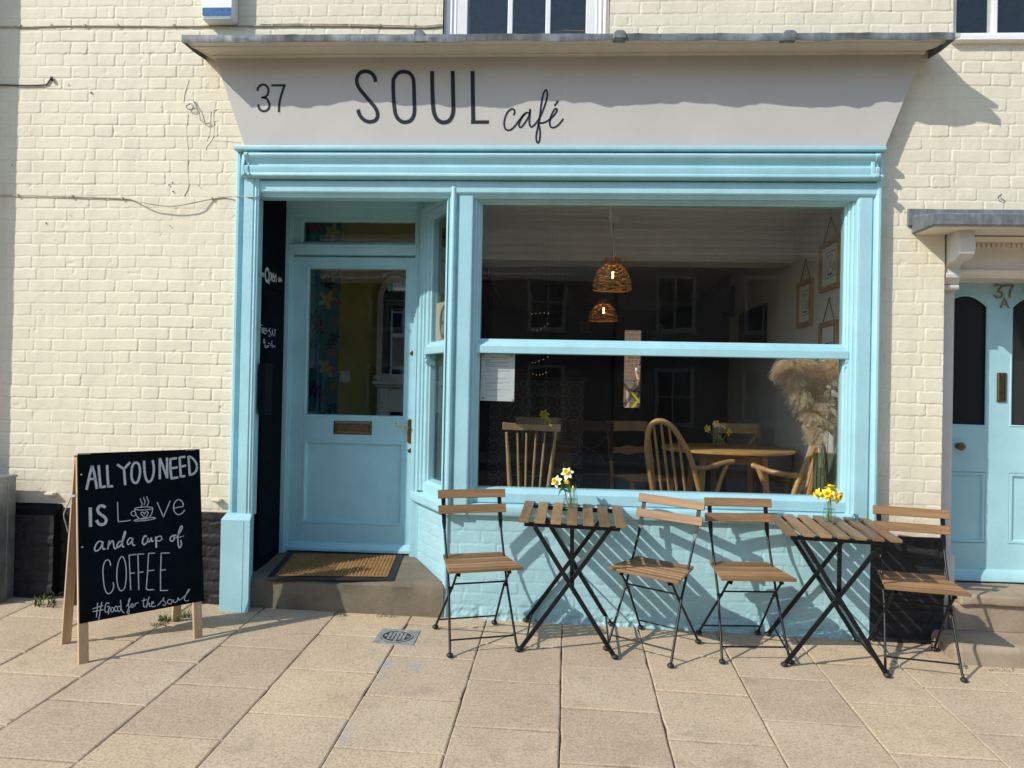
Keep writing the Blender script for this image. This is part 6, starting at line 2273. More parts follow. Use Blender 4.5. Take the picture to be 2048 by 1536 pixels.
def dining_chair(x, y, rz, style, mat, label, hgt=0.90, w=0.42, seat_h=0.455, cat='chair'):
    """plain wooden chair; front faces -y before turning; z from the cafe floor"""
    root = empty('dining_chair', (x, y, FZ), rz, label, cat)
    h = w / 2
    mb = MB().prism([(-h, -.20), (h, -.20), (h * .88, .19), (-h * .88, .19)], 'z', seat_h - .022, seat_h)
    mb.build('seat', mat, root, bevel=0.008)
    for s in (-1, 1):
        m2 = MB().tube([(s * (h - .025), -.175, 0), (s * (h - .03), -.17, seat_h - .02)], [.014, .019], 8)
        m2.build('leg', mat, root, True)
        m2 = MB().tube(spline([(s * (h * .86 - .01), .215, 0), (s * (h * .86 - .012), .185, seat_h * .6), (s * (h * .88 - .012), .185, seat_h), (s * (h * .9 - .01), .215, seat_h + (hgt - seat_h) * .5), (s * (h * .9 - .005), .265, hgt - .01)], 4), .016, 8)
        m2.build('leg', mat, root, True)
    mb = MB()
    mb.tube([(-h + .03, -.17, .17), (h - .03, -.17, .17)], .009, 8)
    for s in (-1, 1): mb.tube([(s * (h - .03), -.17, .2), (s * (h * .86 - .012), .195, .2)], .009, 8)
    mb.build_each('stretcher', mat, root, smooth=True)

    def rail(z, hh, bow, y0, wav=0):
        n = 12
        vs, fs = [], []
        for i in range(n + 1):
            t = i / n
            xx = (-h * .93) + 2 * h * .93 * t
            yy = y0 + bow * (1 - (2 * t - 1) ** 2)
            up = wav * math.cos((2 * t - 1) * math.pi * 2) * .5
            for (a, b) in ((-hh + (-up if wav else 0), -.010), (hh + up, -.010), (hh + up, .010), (-hh + (-up if wav else 0), .010)):
                vs.append((xx, yy + b, z + a))
        for i in range(n):
            for j in range(4):
                fs.append((i * 4 + j, i * 4 + (j + 1) % 4, (i + 1) * 4 + (j + 1) % 4, (i + 1) * 4 + j))
        fs += [(3, 2, 1, 0), tuple(n * 4 + k for k in range(4))]
        return MB().add(vs, fs)
    rail(hgt - .045, .042, .03, .250).build('top_rail', mat, root, 50, bevel=.003)
    if style == 'ladder':
        rail(seat_h + .20, .030, .022, .205, .014).build('back_rail', mat, root, 50)
    if style == 'cross':
        mb = MB()
        z0, z1 = seat_h + .03, hgt - .085
        for s in (-1, 1):
            mb.tube(spline([(s * h * .78, .195, z0), (s * h * .35, .225, (z0 * .6 + z1 * .4)), (-s * h * .35, .240, (z0 * .35 + z1 * .65)), (-s * h * .80, .255, z1)], 4), .010, 7)
        mb.build('back_cross', mat, root, True)
    if style == 'spindle':
        for k in range(5):
            xx = -h * .6 + k * h * .3
            MB().tube([(xx, .19, seat_h), (xx * 1.05, .25, hgt - .07)], .007, 7).build('spindle', mat, root, True)
    return root


def build_furniture():
    # spindle-backed chair with its back to the window
    Y = 0.50
    root = empty('spindle_chair', (W(1063, 900, Y).x, Y, FZ), 0, 'pale wood spindle back chair close behind the window pane', 'chair')
    off = Vector(root.location)
    L = lambda u, v, y: W(u, v, y) - off
    sz = 0.43
    mb = MB()
    a, b = L(1005, 852, Y), L(1122, 856, Y)
    n = 14
    vs, fs = [], []
    for i in range(n + 1):
        t = i / n
        p = a.lerp(b, t) + Vector((0, .045 * (1 - (2 * t - 1) ** 2), -.006 * (1 - (2 * t - 1) ** 2)))
        hh = .026 - .006 * (1 - abs(2 * t - 1))
        for q in ((-hh, -.009), (hh, -.009), (hh, .009), (-hh, .009)):
            vs.append((p.x, p.y + q[1], p.z + q[0]))
    for i in range(n):
        for j in range(4):
            fs.append((i * 4 + j, i * 4 + (j + 1) % 4, (i + 1) * 4 + (j + 1) % 4, (i + 1) * 4 + j))
    fs += [(3, 2, 1, 0), tuple(n * 4 + k for k in range(4))]
    mb.add(vs, fs)
    mb.build('top_rail', M['elm'], root, 50, bevel=.004)
    for (u0, u1, r) in ((1013, 1021, .0125), (1112, 1094, .0125)):
        p, q = L(u0, 864, Y + .005), L(u1, 985, Y + .06)
        q.z = sz - .01
        MB().tube([p, p.lerp(q, .35), p.lerp(q, .75), q], [r * .75, r, r * 1.25, r], 10).build('back_post', M['elm'], root, True)
    for (u0, u1) in ((1035, 1038), (1053, 1051), (1072, 1064), (1090, 1078)):
        p, q = L(u0, 866, Y + .035), L(u1, 985, Y + .075)
        q.z = sz - .01
        MB().tube([p, p.lerp(q, .5), q], [.006, .0085, .007], 8).build('spindle', M['elm'], root, True)
    xm = 0
    mb = MB().prism([(-.19, .04), (.19, .04), (.215, .42), (-.215, .42)], 'z', sz - .03, sz)
    mb.build('seat', M['elm'], root, bevel=.012)
    for s in (-1, 1):
        for (y0, y1) in ((.09, .04), (.37, .41)):
            MB().tube([(s * .15, y0, sz - .03), (s * .185, y1, 0)], [.017, .012], 8).build('leg', M['elm'], root, True)

    # hoop-backed armchairs
    def hoop_chair(name, lab, hoop, spind, arms, loc, seat_c):
        r = empty(name, loc, 0, lab, 'armchair')
        o = Vector(loc)
        MB().tube([p - o for p in spline(hoop, 5)], .0185, 10).build('hoop', M['oak_v'], r, True)
        for (p, q) in spind:
            p, q = p - o, q - o
            MB().tube([p, p.lerp(q, .6), q], [.0075, .0108, .009], 8).build('spindle', M['oak_v'], r, True)
        for pts, rr in arms:
            MB().tube([p - o for p in spline(pts, 4)], rr, 9).build('arm', M['oak_v'], r, True)
        c = seat_c - o
        n = 20
        mb = MB()
        mb.prism([(c.x + .235 * math.cos(2 * math.pi * i / n), c.y + .21 * math.sin(2 * math.pi * i / n)) for i in range(n)], 'z', c.z - .03, c.z)
        mb.build('seat', M['oak'], r, bevel=.012)
        for sx in (-1, 1):
            for sy in (-1, 1):
                MB().tube([(c.x + sx * .14, c.y + sy * .12, c.z - .03), (c.x + sx * .21, c.y + sy * .19, 0)], [.018, .013], 8).build('leg', M['oak_v'], r, True)
    k = 4.655
    Q = lambda x, y, Y: W(1240 + x / k, 820 + y / k, Y)
    ys = 0.62
    hoop = [Q(325, 860, .66), Q(275, 560, .60), Q(252, 380, .55), Q(258, 240, .52), Q(285, 150, .50), Q(330, 110, .49), Q(385, 103, .49), Q(440, 125, .49), Q(505, 180, .50), Q(570, 280, .52), Q(635, 400, .55), Q(690, 560, .60), Q(765, 860, .66)]
    sp = [(Q(315, 150, .50), Q(400, 860, .68)), (Q(380, 120, .495), Q(472, 860, .69)), (Q(455, 150, .50), Q(545, 860, .69)), (Q(545, 250, .52), Q(620, 860, .69)), (Q(272, 230, .52), Q(335, 860, .68))]
    arms = [([Q(682, 538, .60), Q(760, 545, .65), Q(860, 525, .72), Q(960, 495, .79), Q(1055, 478, .84)], [.014] + [.019] * 15 + [.017]),
            ([Q(990, 515, .80), Q(940, 640, .78), Q(870, 860, .74)], .0155),
            ([Q(262, 480, .57), Q(255, 500, .66), Q(300, 470, .80)], .013)]
    ctr = Vector((Q(540, 860, .85).x, .86, FZ + .43))
    hoop_chair('hoop_back_chair', 'honey coloured hoop back armchair with its back to the window, left of the round table', hoop, sp, arms, (ctr.x, ctr.y, FZ), ctr)
    # the second one stands sideways at the right of the table
    arms = [([Q(1222, 512, .84), Q(1290, 535, .82), Q(1400, 572, .78), Q(1540, 600, .72), Q(1690, 612, .64)], [.015] + [.019] * 15 + [.014]),
            ([Q(1285, 540, .82), Q(1330, 660, .80), Q(1410, 860, .76)], .0175)]
    hoop = [Q(1590, 860, .60), Q(1660, 660, .62), Q(1735, 500, .64), Q(1790, 390, .68), Q(1830, 300, .76), Q(1850, 270, .86), Q(1850, 300, .98), Q(1835, 400, 1.06), Q(1800, 560, 1.08), Q(1740, 860, 1.02)]
    sp = [(Q(1822, 330, .74), Q(1640, 860, .70)), (Q(1850, 290, .86), Q(1700, 860, .82)), (Q(1845, 330, .98), Q(1730, 860, .92))]
    ctr = Vector((Q(1520, 860, .85).x, .86, FZ + .43))
    hoop_chair('hoop_back_chair', 'honey coloured armchair turned sideways between the round table and the pampas grass', hoop, sp, arms, (ctr.x, ctr.y, FZ), ctr)
    # round table with a little glass of daffodils
    tc = Vector((W(1455, 900, 1.38).x, 1.40, 0))
    R = .50
    tz = FZ + .732
    root = empty('round_table', (tc.x, tc.y, FZ), 0, 'round honey coloured table inside the window, glass of daffodils on it', 'table')
    MB().lathe([(.001, .704), (R - .02, .704), (R, .712), (R, .728), (R - .006, .732), (.001, .732)], (0, 0, 0), 64, (False, False)).build('tabletop', M['oak'], root, 40)
    for (a, b) in ((-.26, -.26), (.26, -.26), (.26, .26), (-.26, .26)):
        MB().bar((a, b, 0), (a * .85, b * .85, .70), .045, .04, (0, 1, 0)).build('leg', M['oak_v'], root, bevel=.004)
    mb = MB()
    for (p, q) in (((-.22, -.22), (.22, -.22)), ((.22, -.22), (.22, .22)), ((.22, .22), (-.22, .22)), ((-.22, .22), (-.22, -.22))):
        mb.bar((*p, .66), (*q, .66), .018, .075)
    mb.build('apron', M['oak'], root, bevel=.002)
    v = W(1437, 895, tc.y - .03)
    make_vase((v.x, tc.y - .03, tz + .001), [(.026, 0), (.030, .004), (.036, .09), (.0365, .092)], .05, 'drinking_glass', 'glass of daffodils standing on the round table inside')
    g = 'daffodils on the round table inside'
    for (u, vv, f, lab, pm) in ((1415, 857, (-.7, -.6, .1), 'yellow daffodil facing left in the glass on the round table', 'petal_y'), (1433, 848, (-.1, -.8, .5), 'pale daffodil in the middle of the glass on the round table', 'petal_w'), (1458, 864, (.7, -.6, -.1), 'yellow daffodil drooping right from the glass on the round table', 'petal_y'), (1446, 852, (.3, -.4, .7), 'small daffodil at the back of the glass on the round table', 'petal_w')):
        make_daffodil(W(u, vv, tc.y - .03), f, (v.x + .004, tc.y - .03 + .003, tz + .006), M[pm], .030, lab, g)
    # other chairs, deeper in the room
    x = W(1286, 900, 1.62).x
    dining_chair(x, 1.72, math.radians(24), 'ladder', M['oak_v'], 'brown ladder back chair at the left of the round table, behind the hoop back chair')
    x = W(1460, 880, 2.45).x
    dining_chair(x, 2.25, math.radians(170), 'cross', M['elm'], 'cross back chair behind the round table', .90)
    x = W(1590, 900, 1.75).x
    dining_chair(x - .02, 1.80, math.radians(-150), 'ladder', M['walnut'], 'dark ladder back chair at the right end of the round table')
    x = W(1185, 900, 2.0).x
    dining_chair(x, 2.05, math.radians(172), 'cross', M['walnut'], 'dark cross back chair in the middle of the dim room')
    x = W(1082, 850, 2.2).x
    dining_chair(x, 2.15, math.radians(175), 'spindle', M['elm'], 'pale spindle back chair on the far side of the dark table', .92)
    # dark table behind the spindle chair
    x0, x1 = W(1002, 900, 1.3).x, W(1152, 900, 1.3).x
    root = empty('dark_table', ((x0 + x1) / 2, 1.45, FZ), 0, 'dark square table behind the spindle back chair at the window', 'table')
    hw = (x1 - x0) / 2
    MB().box(-hw, hw, -.3, .3, .71, .735).build('tabletop', M['walnut'], root, bevel=.004)
    for sx in (-1, 1):
        for sy in (-1, 1):
            MB().box(sx * (hw - .05) - .022, sx * (hw - .05) + .022, sy * .25 - .022, sy * .25 + .022, 0, .71).build('leg', M['walnut'], root)
    MB().box(-hw + .06, hw - .06, -.262, -.244, .60, .708).build('apron', M['walnut'], root)
    vx = W(1088, 870, 1.35)
    make_vase((vx.x, 1.35, FZ + .736), [(.026, 0), (.030, .004), (.034, .10), (.0345, .102)], .05, 'drinking_glass', 'glass of daffodils standing on the dark table inside')
    g = 'daffodils on the dark table inside'
    for (u, vv, f, lab) in ((1088, 828, (-.1, -.9, .3), 'yellow daffodil facing the street above the dark table'), (1095, 842, (.5, -.6, .1), 'lower yellow daffodil above the dark table')):
        make_daffodil(W(u, vv, 1.35), f, (vx.x, 1.35, FZ + .742), M['petal_y'], .036, lab, g)
    # pendant lamps
    p, q = W(1225, 517, 1.2), W(1225, 579, 1.2)
    pendant(p, p.z, q.z, 38.0 * 5.85 / FPX, 2.71, 'rattan pendant lamp nearer the window, hanging lower and larger in the pane')
    p, q = W(1207, 600, 3.2), W(1207, 641, 3.2)
    pendant(p, p.z, q.z, 28.5 * 7.85 / FPX, 2.71, 'rattan pendant lamp farther back, seen just below the nearer one')
    # notice taped inside the lower pane
    yy = .0605
    a, b, c, d = [W(u, v, yy) for u, v in ((963, 707), (1030, 709), (1028, 803), (960, 801))]
    root = empty('notice', (0, 0, 0), 0, 'white printed notice taped inside the lower left corner of the window', 'notice')
    vs = [a, b, c, d]
    MB().add([tuple(p) for p in vs] + [(p.x, p.y + .0012, p.z) for p in vs], [(0, 1, 2, 3), (7, 6, 5, 4), (0, 4, 5, 1), (1, 5, 6, 2), (2, 6, 7, 3), (3, 7, 4, 0)]).build('sheet', M['paper'], root)
    mb = MB()
    N = Vector((0, -1, 0))
    kk = 1189 / 240.0
    T = lambda x, y: W(940 + x / kk, 690 + y / kk, yy)
    rnd = random.Random(8)
    for (x0, x1, y, w) in ((212, 246, 126, .0028), (262, 305, 128, .0012), (328, 368, 131, .0026), (155, 202, 157, .0030), (155, 388, 176, .0030), (155, 255, 190, .0030), (155, 376, 210, .0028), (155, 205, 238, .0016), (155, 400, 252, .0012), (155, 396, 261, .0012), (155, 300, 270, .0012), (155, 222, 300, .0016), (155, 396, 330, .0012), (155, 350, 340, .0012), (155, 398, 372, .0012), (155, 330, 382, .0012), (155, 220, 408, .0016), (155, 396, 440, .0012), (155, 300, 449, .0012), (150, 170, 475, .0014), (150, 172, 504, .0014), (195, 330, 504, .0010)):
        x = x0
        while x < x1:
            wd = rnd.uniform(8, 24)
            mb.ribbon([T(x, y), T(min(x1, x + wd), y + .02 * wd)], w, N, .0004, .0001)
            x += wd + 4
    mb.build('print', M['ink'], root, recalc=False)
    mb = MB()
    for (x, y) in ((133, 98), (412, 108), (128, 525), (428, 548)):
        p = T(x, y)
        mb.box(p.x - .006, p.x + .006, p.y - .0012, p.y - .0004, p.z - .006, p.z + .006)
    mb.build('tape', plain('tape', (.35, .35, .33, 1), .3), root)
    # oval portrait card in the side window
    root = empty('portrait_card', (0, 0, 0), 0, 'old card with a dark oval portrait leaning in the side window by the door', 'picture')
    x0, x1, z0, z1 = .215, .50, 1.70, 1.945
    MB().box(x0, x1, .036, .039, z0, z1).map(SPL).build('card', plain('old_card', (.50, .40, .27, 1), .8), root)
    cx, cz = .375, 1.815
    MB().prism([(cx + .088 * math.cos(2 * math.pi * i / 24), cz + .108 * math.sin(2 * math.pi * i / 24)) for i in range(24)], 'y', .0345, .0361).map(SPL).build('oval', plain('dark_oval', (.07, .075, .07, 1), .6), root)
    mb = MB()
    mb.prism([(cx + .034 * math.cos(2 * math.pi * i / 16), cz + .035 + .042 * math.sin(2 * math.pi * i / 16)) for i in range(16)], 'y', .0335, .0346)
    mb.prism([(cx - .062, cz - .075), (cx + .062, cz - .075), (cx + .05, cz - .03), (cx + .015, cz - .008), (cx - .015, cz - .008), (cx - .05, cz - .03)], 'y', .0335, .0346)
    mb.map(SPL).build('portrait', plain('sepia', (.28, .24, .18, 1), .7), root)
    # framed prints on the right-hand wall
    xw = 1.8615
    lightwood = wood('frame_wood', (.42, .27, .15, 1), 2, .75, .5, .05)
    for i, (cs, hook, lab) in enumerate((([(1643, 488), (1684, 475), (1684, 574), (1645, 585)], (1667, 434), 'framed line drawing hung by a cord, nearest the window and highest on the right wall'),
                                         ([(1597, 568), (1627, 556), (1628, 651), (1600, 655)], (1615, 519), 'framed print hung by a cord, farthest from the window on the right wall'),
                                         ([(1643, 646), (1676, 640), (1678, 736), (1643, 738)], (1667, 595), 'framed print hung by a cord, lowest on the right wall behind the pampas grass'))):
        P = [WX(u, v, xw) for u, v in cs]
        ya, yb = (P[0].y + P[3].y) / 2, (P[1].y + P[2].y) / 2
        y0, y1 = min(ya, yb), max(ya, yb)
        z1, z0 = (P[0].z + P[1].z) / 2, (P[2].z + P[3].z) / 2
        root = empty('picture_frame', (0, 0, 0), 0, lab, 'picture', 'framed prints on the right wall')
        mb = MB()
        mb.frame(0, y1 - y0 - .07, 0, z1 - z0 - .07, [(0, 0), (0, -.020), (.006, -.024), (.035, -.024), (.035, 0)], closed=True)
        f = lambda p: Vector((xw + p.y, y1 - .035 - p.x, z0 + .035 + p.z))
        mb.map(f).build('frame', lightwood, root)
        MB().box(-.001, y1 - y0 - .069, -.008, -.004, -.001, z1 - z0 - .069).map(f).build('print', M['paper'], root)
        wv, hv = y1 - y0 - .07, z1 - z0 - .07
        mb = MB()
        N = Vector((0, -1, 0))
        D = lambda pts: [Vector((x * wv, -.008, z * hv)) for x, z in pts]
        if i != 2:
            mb.ribbon(D([(.2, .2), (.8, .2), (.8, .85), (.2, .85)]), .004, N, .0006, .0001, True)
            mb.ribbon(spline(D([(.35, .25), (.33, .4), (.45, .5), (.38, .65), (.32, .75), (.6, .75), (.55, .65), (.5, .5), (.62, .4), (.6, .25)]), 3), .005, N, .0006, .0001)
            mb.ribbon(D([(.66, .35), (.76, .35), (.76, .55), (.66, .55)]), .004, N, .0006, .0001, True)
            mb.ribbon(D([(.36, .28), (.58, .28)]), .012, N, .0006, .0001)
        else:
            mb.ribbon(D([(.25, .55), (.8, .55)]), .006, N, .0006, .0001)
            mb.ribbon(D([(.3, .15), (.75, .15), (.75, .5), (.3, .5)]), .004, N, .0006, .0001, True)
        mb.map(f).build('drawing', M['ink'], root, recalc=False)
        hk = WX(*hook, xw)
        mb = MB()
        ym = (y0 + y1) / 2
        mb.tube([(xw - .012, y0 + .05, z1 - .01), (xw - .010, ym, hk.z), (xw - .012, y1 - .05, z1 - .01)], .0028, 6)
        mb.ball((xw - .008, ym, hk.z), .007, 5)
        mb.build('cord', M['walnut'], root)
    # dark screen and small dark picture farther along that wall
    for cs, nm, lab, cat in (([(1483, 632), (1535, 607), (1535, 691), (1483, 691)], 'wall_screen', 'black flat screen on the right wall behind the meeting rail', 'screen'), ([(1450, 578), (1471, 570), (1471, 632), (1450, 636)], 'dark_picture', 'small dark picture far along the right wall', 'picture')):
        P = [WX(u, v, xw) for u, v in cs]
        y0, y1 = P[1].y, P[0].y
        root = empty(nm, (0, 0, 0), 0, lab, cat)
        MB().box(xw - .03, xw, y0, y1, P[2].z, P[1].z).build('frame', M['black_metal'], root, bevel=.004)
        MB().box(xw - .032, xw - .029, y0 + .02, y1 - .02, P[2].z + .02, P[1].z - .02).build('panel', plain('dark_panel', (.006, .008, .014, 1), .15), root)
    # fireplace and mirror seen through the door
    yw = 1.9
    x0 = W(749, 762, yw - .1).x
    xr = -.84
    zt = W(760, 762, yw - .16).z
    root = empty('fireplace', (x0, yw, FZ), 0, 'white painted fireplace surround seen through the door glass', 'fireplace')
    mb = MB()
    mb.box(0, xr - x0, -.19, -.001, zt - FZ - .03, zt - FZ)
    mb.box(.015, xr - x0 - .015, -.165, -.001, zt - FZ - .05, zt - FZ - .0302)
    mb.build('mantelshelf', M['offwhite'], root, bevel=.006)
    mb = MB()
    mb.box(.03, .13, -.13, -.001, 0, zt - FZ - .0505)
    mb.box(xr - x0 - .13, xr - x0 - .03, -.13, -.001, 0, zt - FZ - .0505)
    mb.box(.1305, xr - x0 - .1305, -.11, -.001, zt - FZ - .26, zt - FZ - .0505)
    mb.box(.045, .115, -.137, -.13, .1, zt - FZ - .20)
    mb.box(.05, .11, -.145, -.13, zt - FZ - .18, zt - FZ - .07)
    mb.build('surround', M['offwhite'], root, bevel=.004)
    MB().box(.131, xr - x0 - .131, -.06, -.002, 0, zt - FZ - .261).build('firebox', M['navy'], root)
    root = empty('mirror', (0, 0, 0), 0, 'tall arched mirror in an ornate white frame standing on the mantelshelf', 'mirror')
    ym = yw - .06
    xl, xo = W(754, 700, ym).x, W(826, 700, ym).x
    zb, zt2 = zt + .002, W(790, 552, ym).z
    n = 16
    cx, rr = (xl + xo) / 2, (xo - xl) / 2

    def arch(r, z0, top, k=1.35):
        pts = [(cx - r, z0), (cx - r, top - r * k)]
        pts += [(cx - r * math.cos(math.pi * i / n), top - r * k + r * k * math.sin(math.pi * i / n)) for i in range(1, n)]
        pts += [(cx + r, top - r * k), (cx + r, z0)]
        return pts
    o, inn = arch(rr, zb, zt2), arch(rr - .040, zb + .06, zt2 - .05)
    k = len(o)
    vs = [(p[0], ym - .02, p[1]) for p in o] + [(p[0], ym - .035, p[1]) for p in inn] + [(p[0], ym + .03, p[1]) for p in o] + [(p[0], ym + .0, p[1]) for p in inn]
    fs = []
    for i in range(k):
        j = (i + 1) % k
        fs += [(i, j, k + j, k + i), (i, 2 * k + i, 2 * k + j, j), (k + i, k + j, 3 * k + j, 3 * k + i)]
    mb = MB().add(vs, fs)
    rnd = random.Random(2)
    for i in range(16):                                         # carved cresting and feet
        a = math.pi * (i / 15)
        mb.ball((cx - .10 * math.cos(a), ym - .03, zt2 - .005 + .03 * math.sin(a) + rnd.uniform(-.008, .008)), rnd.uniform(.009, .017), 5)
    for s in (-1, 1):
        for (dx, dz, r_) in ((.012, .02, .022), (.035, .03, .016), (-.012, .03, .014), (.0, .10, .012), (.004, .16, .010), (.0, .20, .009)):
            mb.ball((cx + s * (rr - .02 + dx * .6), ym - .03, zb + dz), r_, 5)
    mb.build('frame', M['offwhite'], root, 40)
    MB().prism(inn, 'y', ym - .004, ym + .002).build('glass', plain('mirror_glass', (.5, .5, .5, 1), .02, 1.0, 0.01, 5, 0), root)
    # fairy lights
    mb = MB()
    rnd = random.Random(5)
    for seg in ([(1064, 628), (1080, 627), (1097, 627)], [(1066, 660), (1082, 658), (1096, 648)], [(1065, 726), (1078, 722), (1096, 714)], [(1066, 748), (1080, 749), (1092, 746)]):
        for p in spline([W(u, v, 4.2) for u, v in seg], 2):
            mb.ball((p.x, p.y, p.z + rnd.uniform(-.006, .006)), .0030, 3)
    tag(mb.build('fairy_lights', emit('warm_led', (1.0, 0.70, 0.35, 1), 1.2)), 'string of tiny warm fairy lights in the dark back of the cafe', 'lights')
    build_pampas()
    build_yard()


def build_pampas():
    Y = .27
    a, b = W(1626, 990, Y), W(1672, 990, Y)
    cx, r = (a.x + b.x) / 2, (b.x - a.x) / 2
    zb = 0.735
    zt = W(1650, 906, Y).z
    MB().box(cx - .28, cx + .16, .115, .47, FZ, zb - .001).build('window_seat', M['dark_wall'], B)
    root = empty('pampas_vase', (cx, Y, zb), 0, 'tall clear glass cylinder vase of pampas grass in the right corner of the window', 'vase')
    h = zt - zb
    MB().lathe([(.001, 0), (r * .97, 0), (r, .006), (r, h * .93), (r * .93, h)], (0, 0, 0), 32, (False, False)).build('glass', pane('green_glass', (.50, .56, .46), 1.6, .03), root, 50)
    straw = plain('pampas_plume', (.93, .76, .60, 1), .9, 0, .22, 30, .0, spec=.05)
    nt = straw.node_tree
    tr_ = nt.nodes.new("ShaderNodeBsdfTranslucent")             # sun shines through the silky hairs
    tr_.inputs[0].default_value = (1.0, .83, .66, 1)
    mx_ = nt.nodes.new("ShaderNodeMixShader")
    mx_.inputs[0].default_value = 0.45
    nt.links.new(nt.nodes["Principled BSDF"].outputs[0], mx_.inputs[1])
    nt.links.new(tr_.outputs[0], mx_.inputs[2])
    nt.links.new(mx_.outputs[0], nt.nodes["Material Output"].inputs[0])
    stalk = plain('straw_stalk', (.40, .34, .16, 1), .7, 0, .2, 60)
    # each plume: rachis curve (pixels in the pane, distance), then drooping fine branches
    plumes = [([(1650, 960, .27), (1645, 900, .27), (1628, 800, .26), (1605, 735, .25), (1580, 722, .24), (1560, 735, .24)], 1.0, 'pampas plume arching left, its tip curled down'),
              ([(1648, 960, .28), (1640, 900, .29), (1622, 810, .30), (1612, 750, .31), (1608, 720, .31)], .9, 'upright pampas plume behind the arching one'),
              ([(1652, 960, .27), (1656, 880, .27), (1660, 800, .27), (1668, 740, .28), (1677, 715, .29)], 1.0, 'pampas plume leaning right against the window frame'),
              ([(1650, 960, .26), (1642, 900, .24), (1624, 830, .22), (1600, 770, .20), (1590, 745, .20)], .9, 'shaggy pampas plume nearest the pane')]
    for pi, (pts, sc, lab) in enumerate(plumes):
        rnd = random.Random(40 + pi)
        P = [W(u, v, y) for u, v, y in pts]
        base = P[0]
        root = empty('pampas_grass', base, 0, lab, 'pampas grass', 'pampas grass plumes')
        root['kind'] = 'thing'
        C = [p - base for p in spline(P, 10)]
        MB().tube(C, .0022, 5).build('stalk', stalk, root)
        mb = MB()
        n = len(C)
        i0 = int(n * .30)
        locks = []
        for q in range(64):
            t = (q + rnd.random()) / 64
            locks.append((t, rnd.uniform(0, 2 * math.pi), rnd.uniform(.6, 1.2), rnd.gauss(-.14, .20), rnd.gauss(0, .18)))
        for s in range(1150):
            t0, a0, l0, wx, wy = locks[rnd.randrange(64)]
            t = max(0, min(1, t0 + rnd.gauss(0, .010)))
            fi = i0 + (n - 1.001 - i0) * t
            i = min(n - 2, int(fi))
            p = C[i].lerp(C[i + 1], fi - i)
            tan = (C[i + 1] - C[i]).normalized()
            Ln = sc * (.062 + .098 * math.sin(math.pi * min(1, .15 + .80 * (1 - t)))) * l0 * rnd.uniform(.6, 1.15)
            a_ = a0 + rnd.gauss(0, .28)
            side = Vector((math.cos(a_), math.sin(a_) * .8, .0))
            side = (side - tan * side.dot(tan)).normalized()
            d = (tan * .45 + side * .7 + Vector((rnd.gauss(0, .10), rnd.gauss(0, .10), rnd.gauss(0, .10)))).normalized()
            wind = Vector((wx + rnd.gauss(0, .07), wy + rnd.gauss(0, .07), 0))
            pts_ = [p]
            cur_d = d
            for q in range(5):                                   # a branchlet that arches over and hangs
                cur_d = (cur_d + (Vector((0, 0, -1)) + wind) * .42 + Vector((rnd.gauss(0, .09), rnd.gauss(0, .09), rnd.gauss(0, .06)))).normalized()
                pts_.append(pts_[-1] + cur_d * Ln / 5)
            u_ = cur_d.orthogonal().normalized()
            vs = []
            for q, pp in enumerate(pts_):
                ww = (.0010, .0015, .0017, .0017, .0013, .0004)[q]
                vs += [pp - u_ * ww, pp + u_ * ww]
            mb.add(vs, [(2 * q, 2 * q + 1, 2 * q + 3, 2 * q + 2) for q in range(5)])
            for h_ in range(11):                                 # silky hairs all along it
                q = rnd.randrange(1, 5)
                c = pts_[q].lerp(pts_[q + 1], rnd.random())
                dd = (Vector((rnd.gauss(0, 1), rnd.gauss(0, 1), rnd.gauss(-.45, .7)))).normalized()
                e = c + dd * rnd.uniform(.006, .017)
                v_ = dd.orthogonal().normalized() * .0011
                mb.add([c - v_, c + v_, e], [(0, 1, 2)])
        mb.build('plume', straw, root, recalc=False)


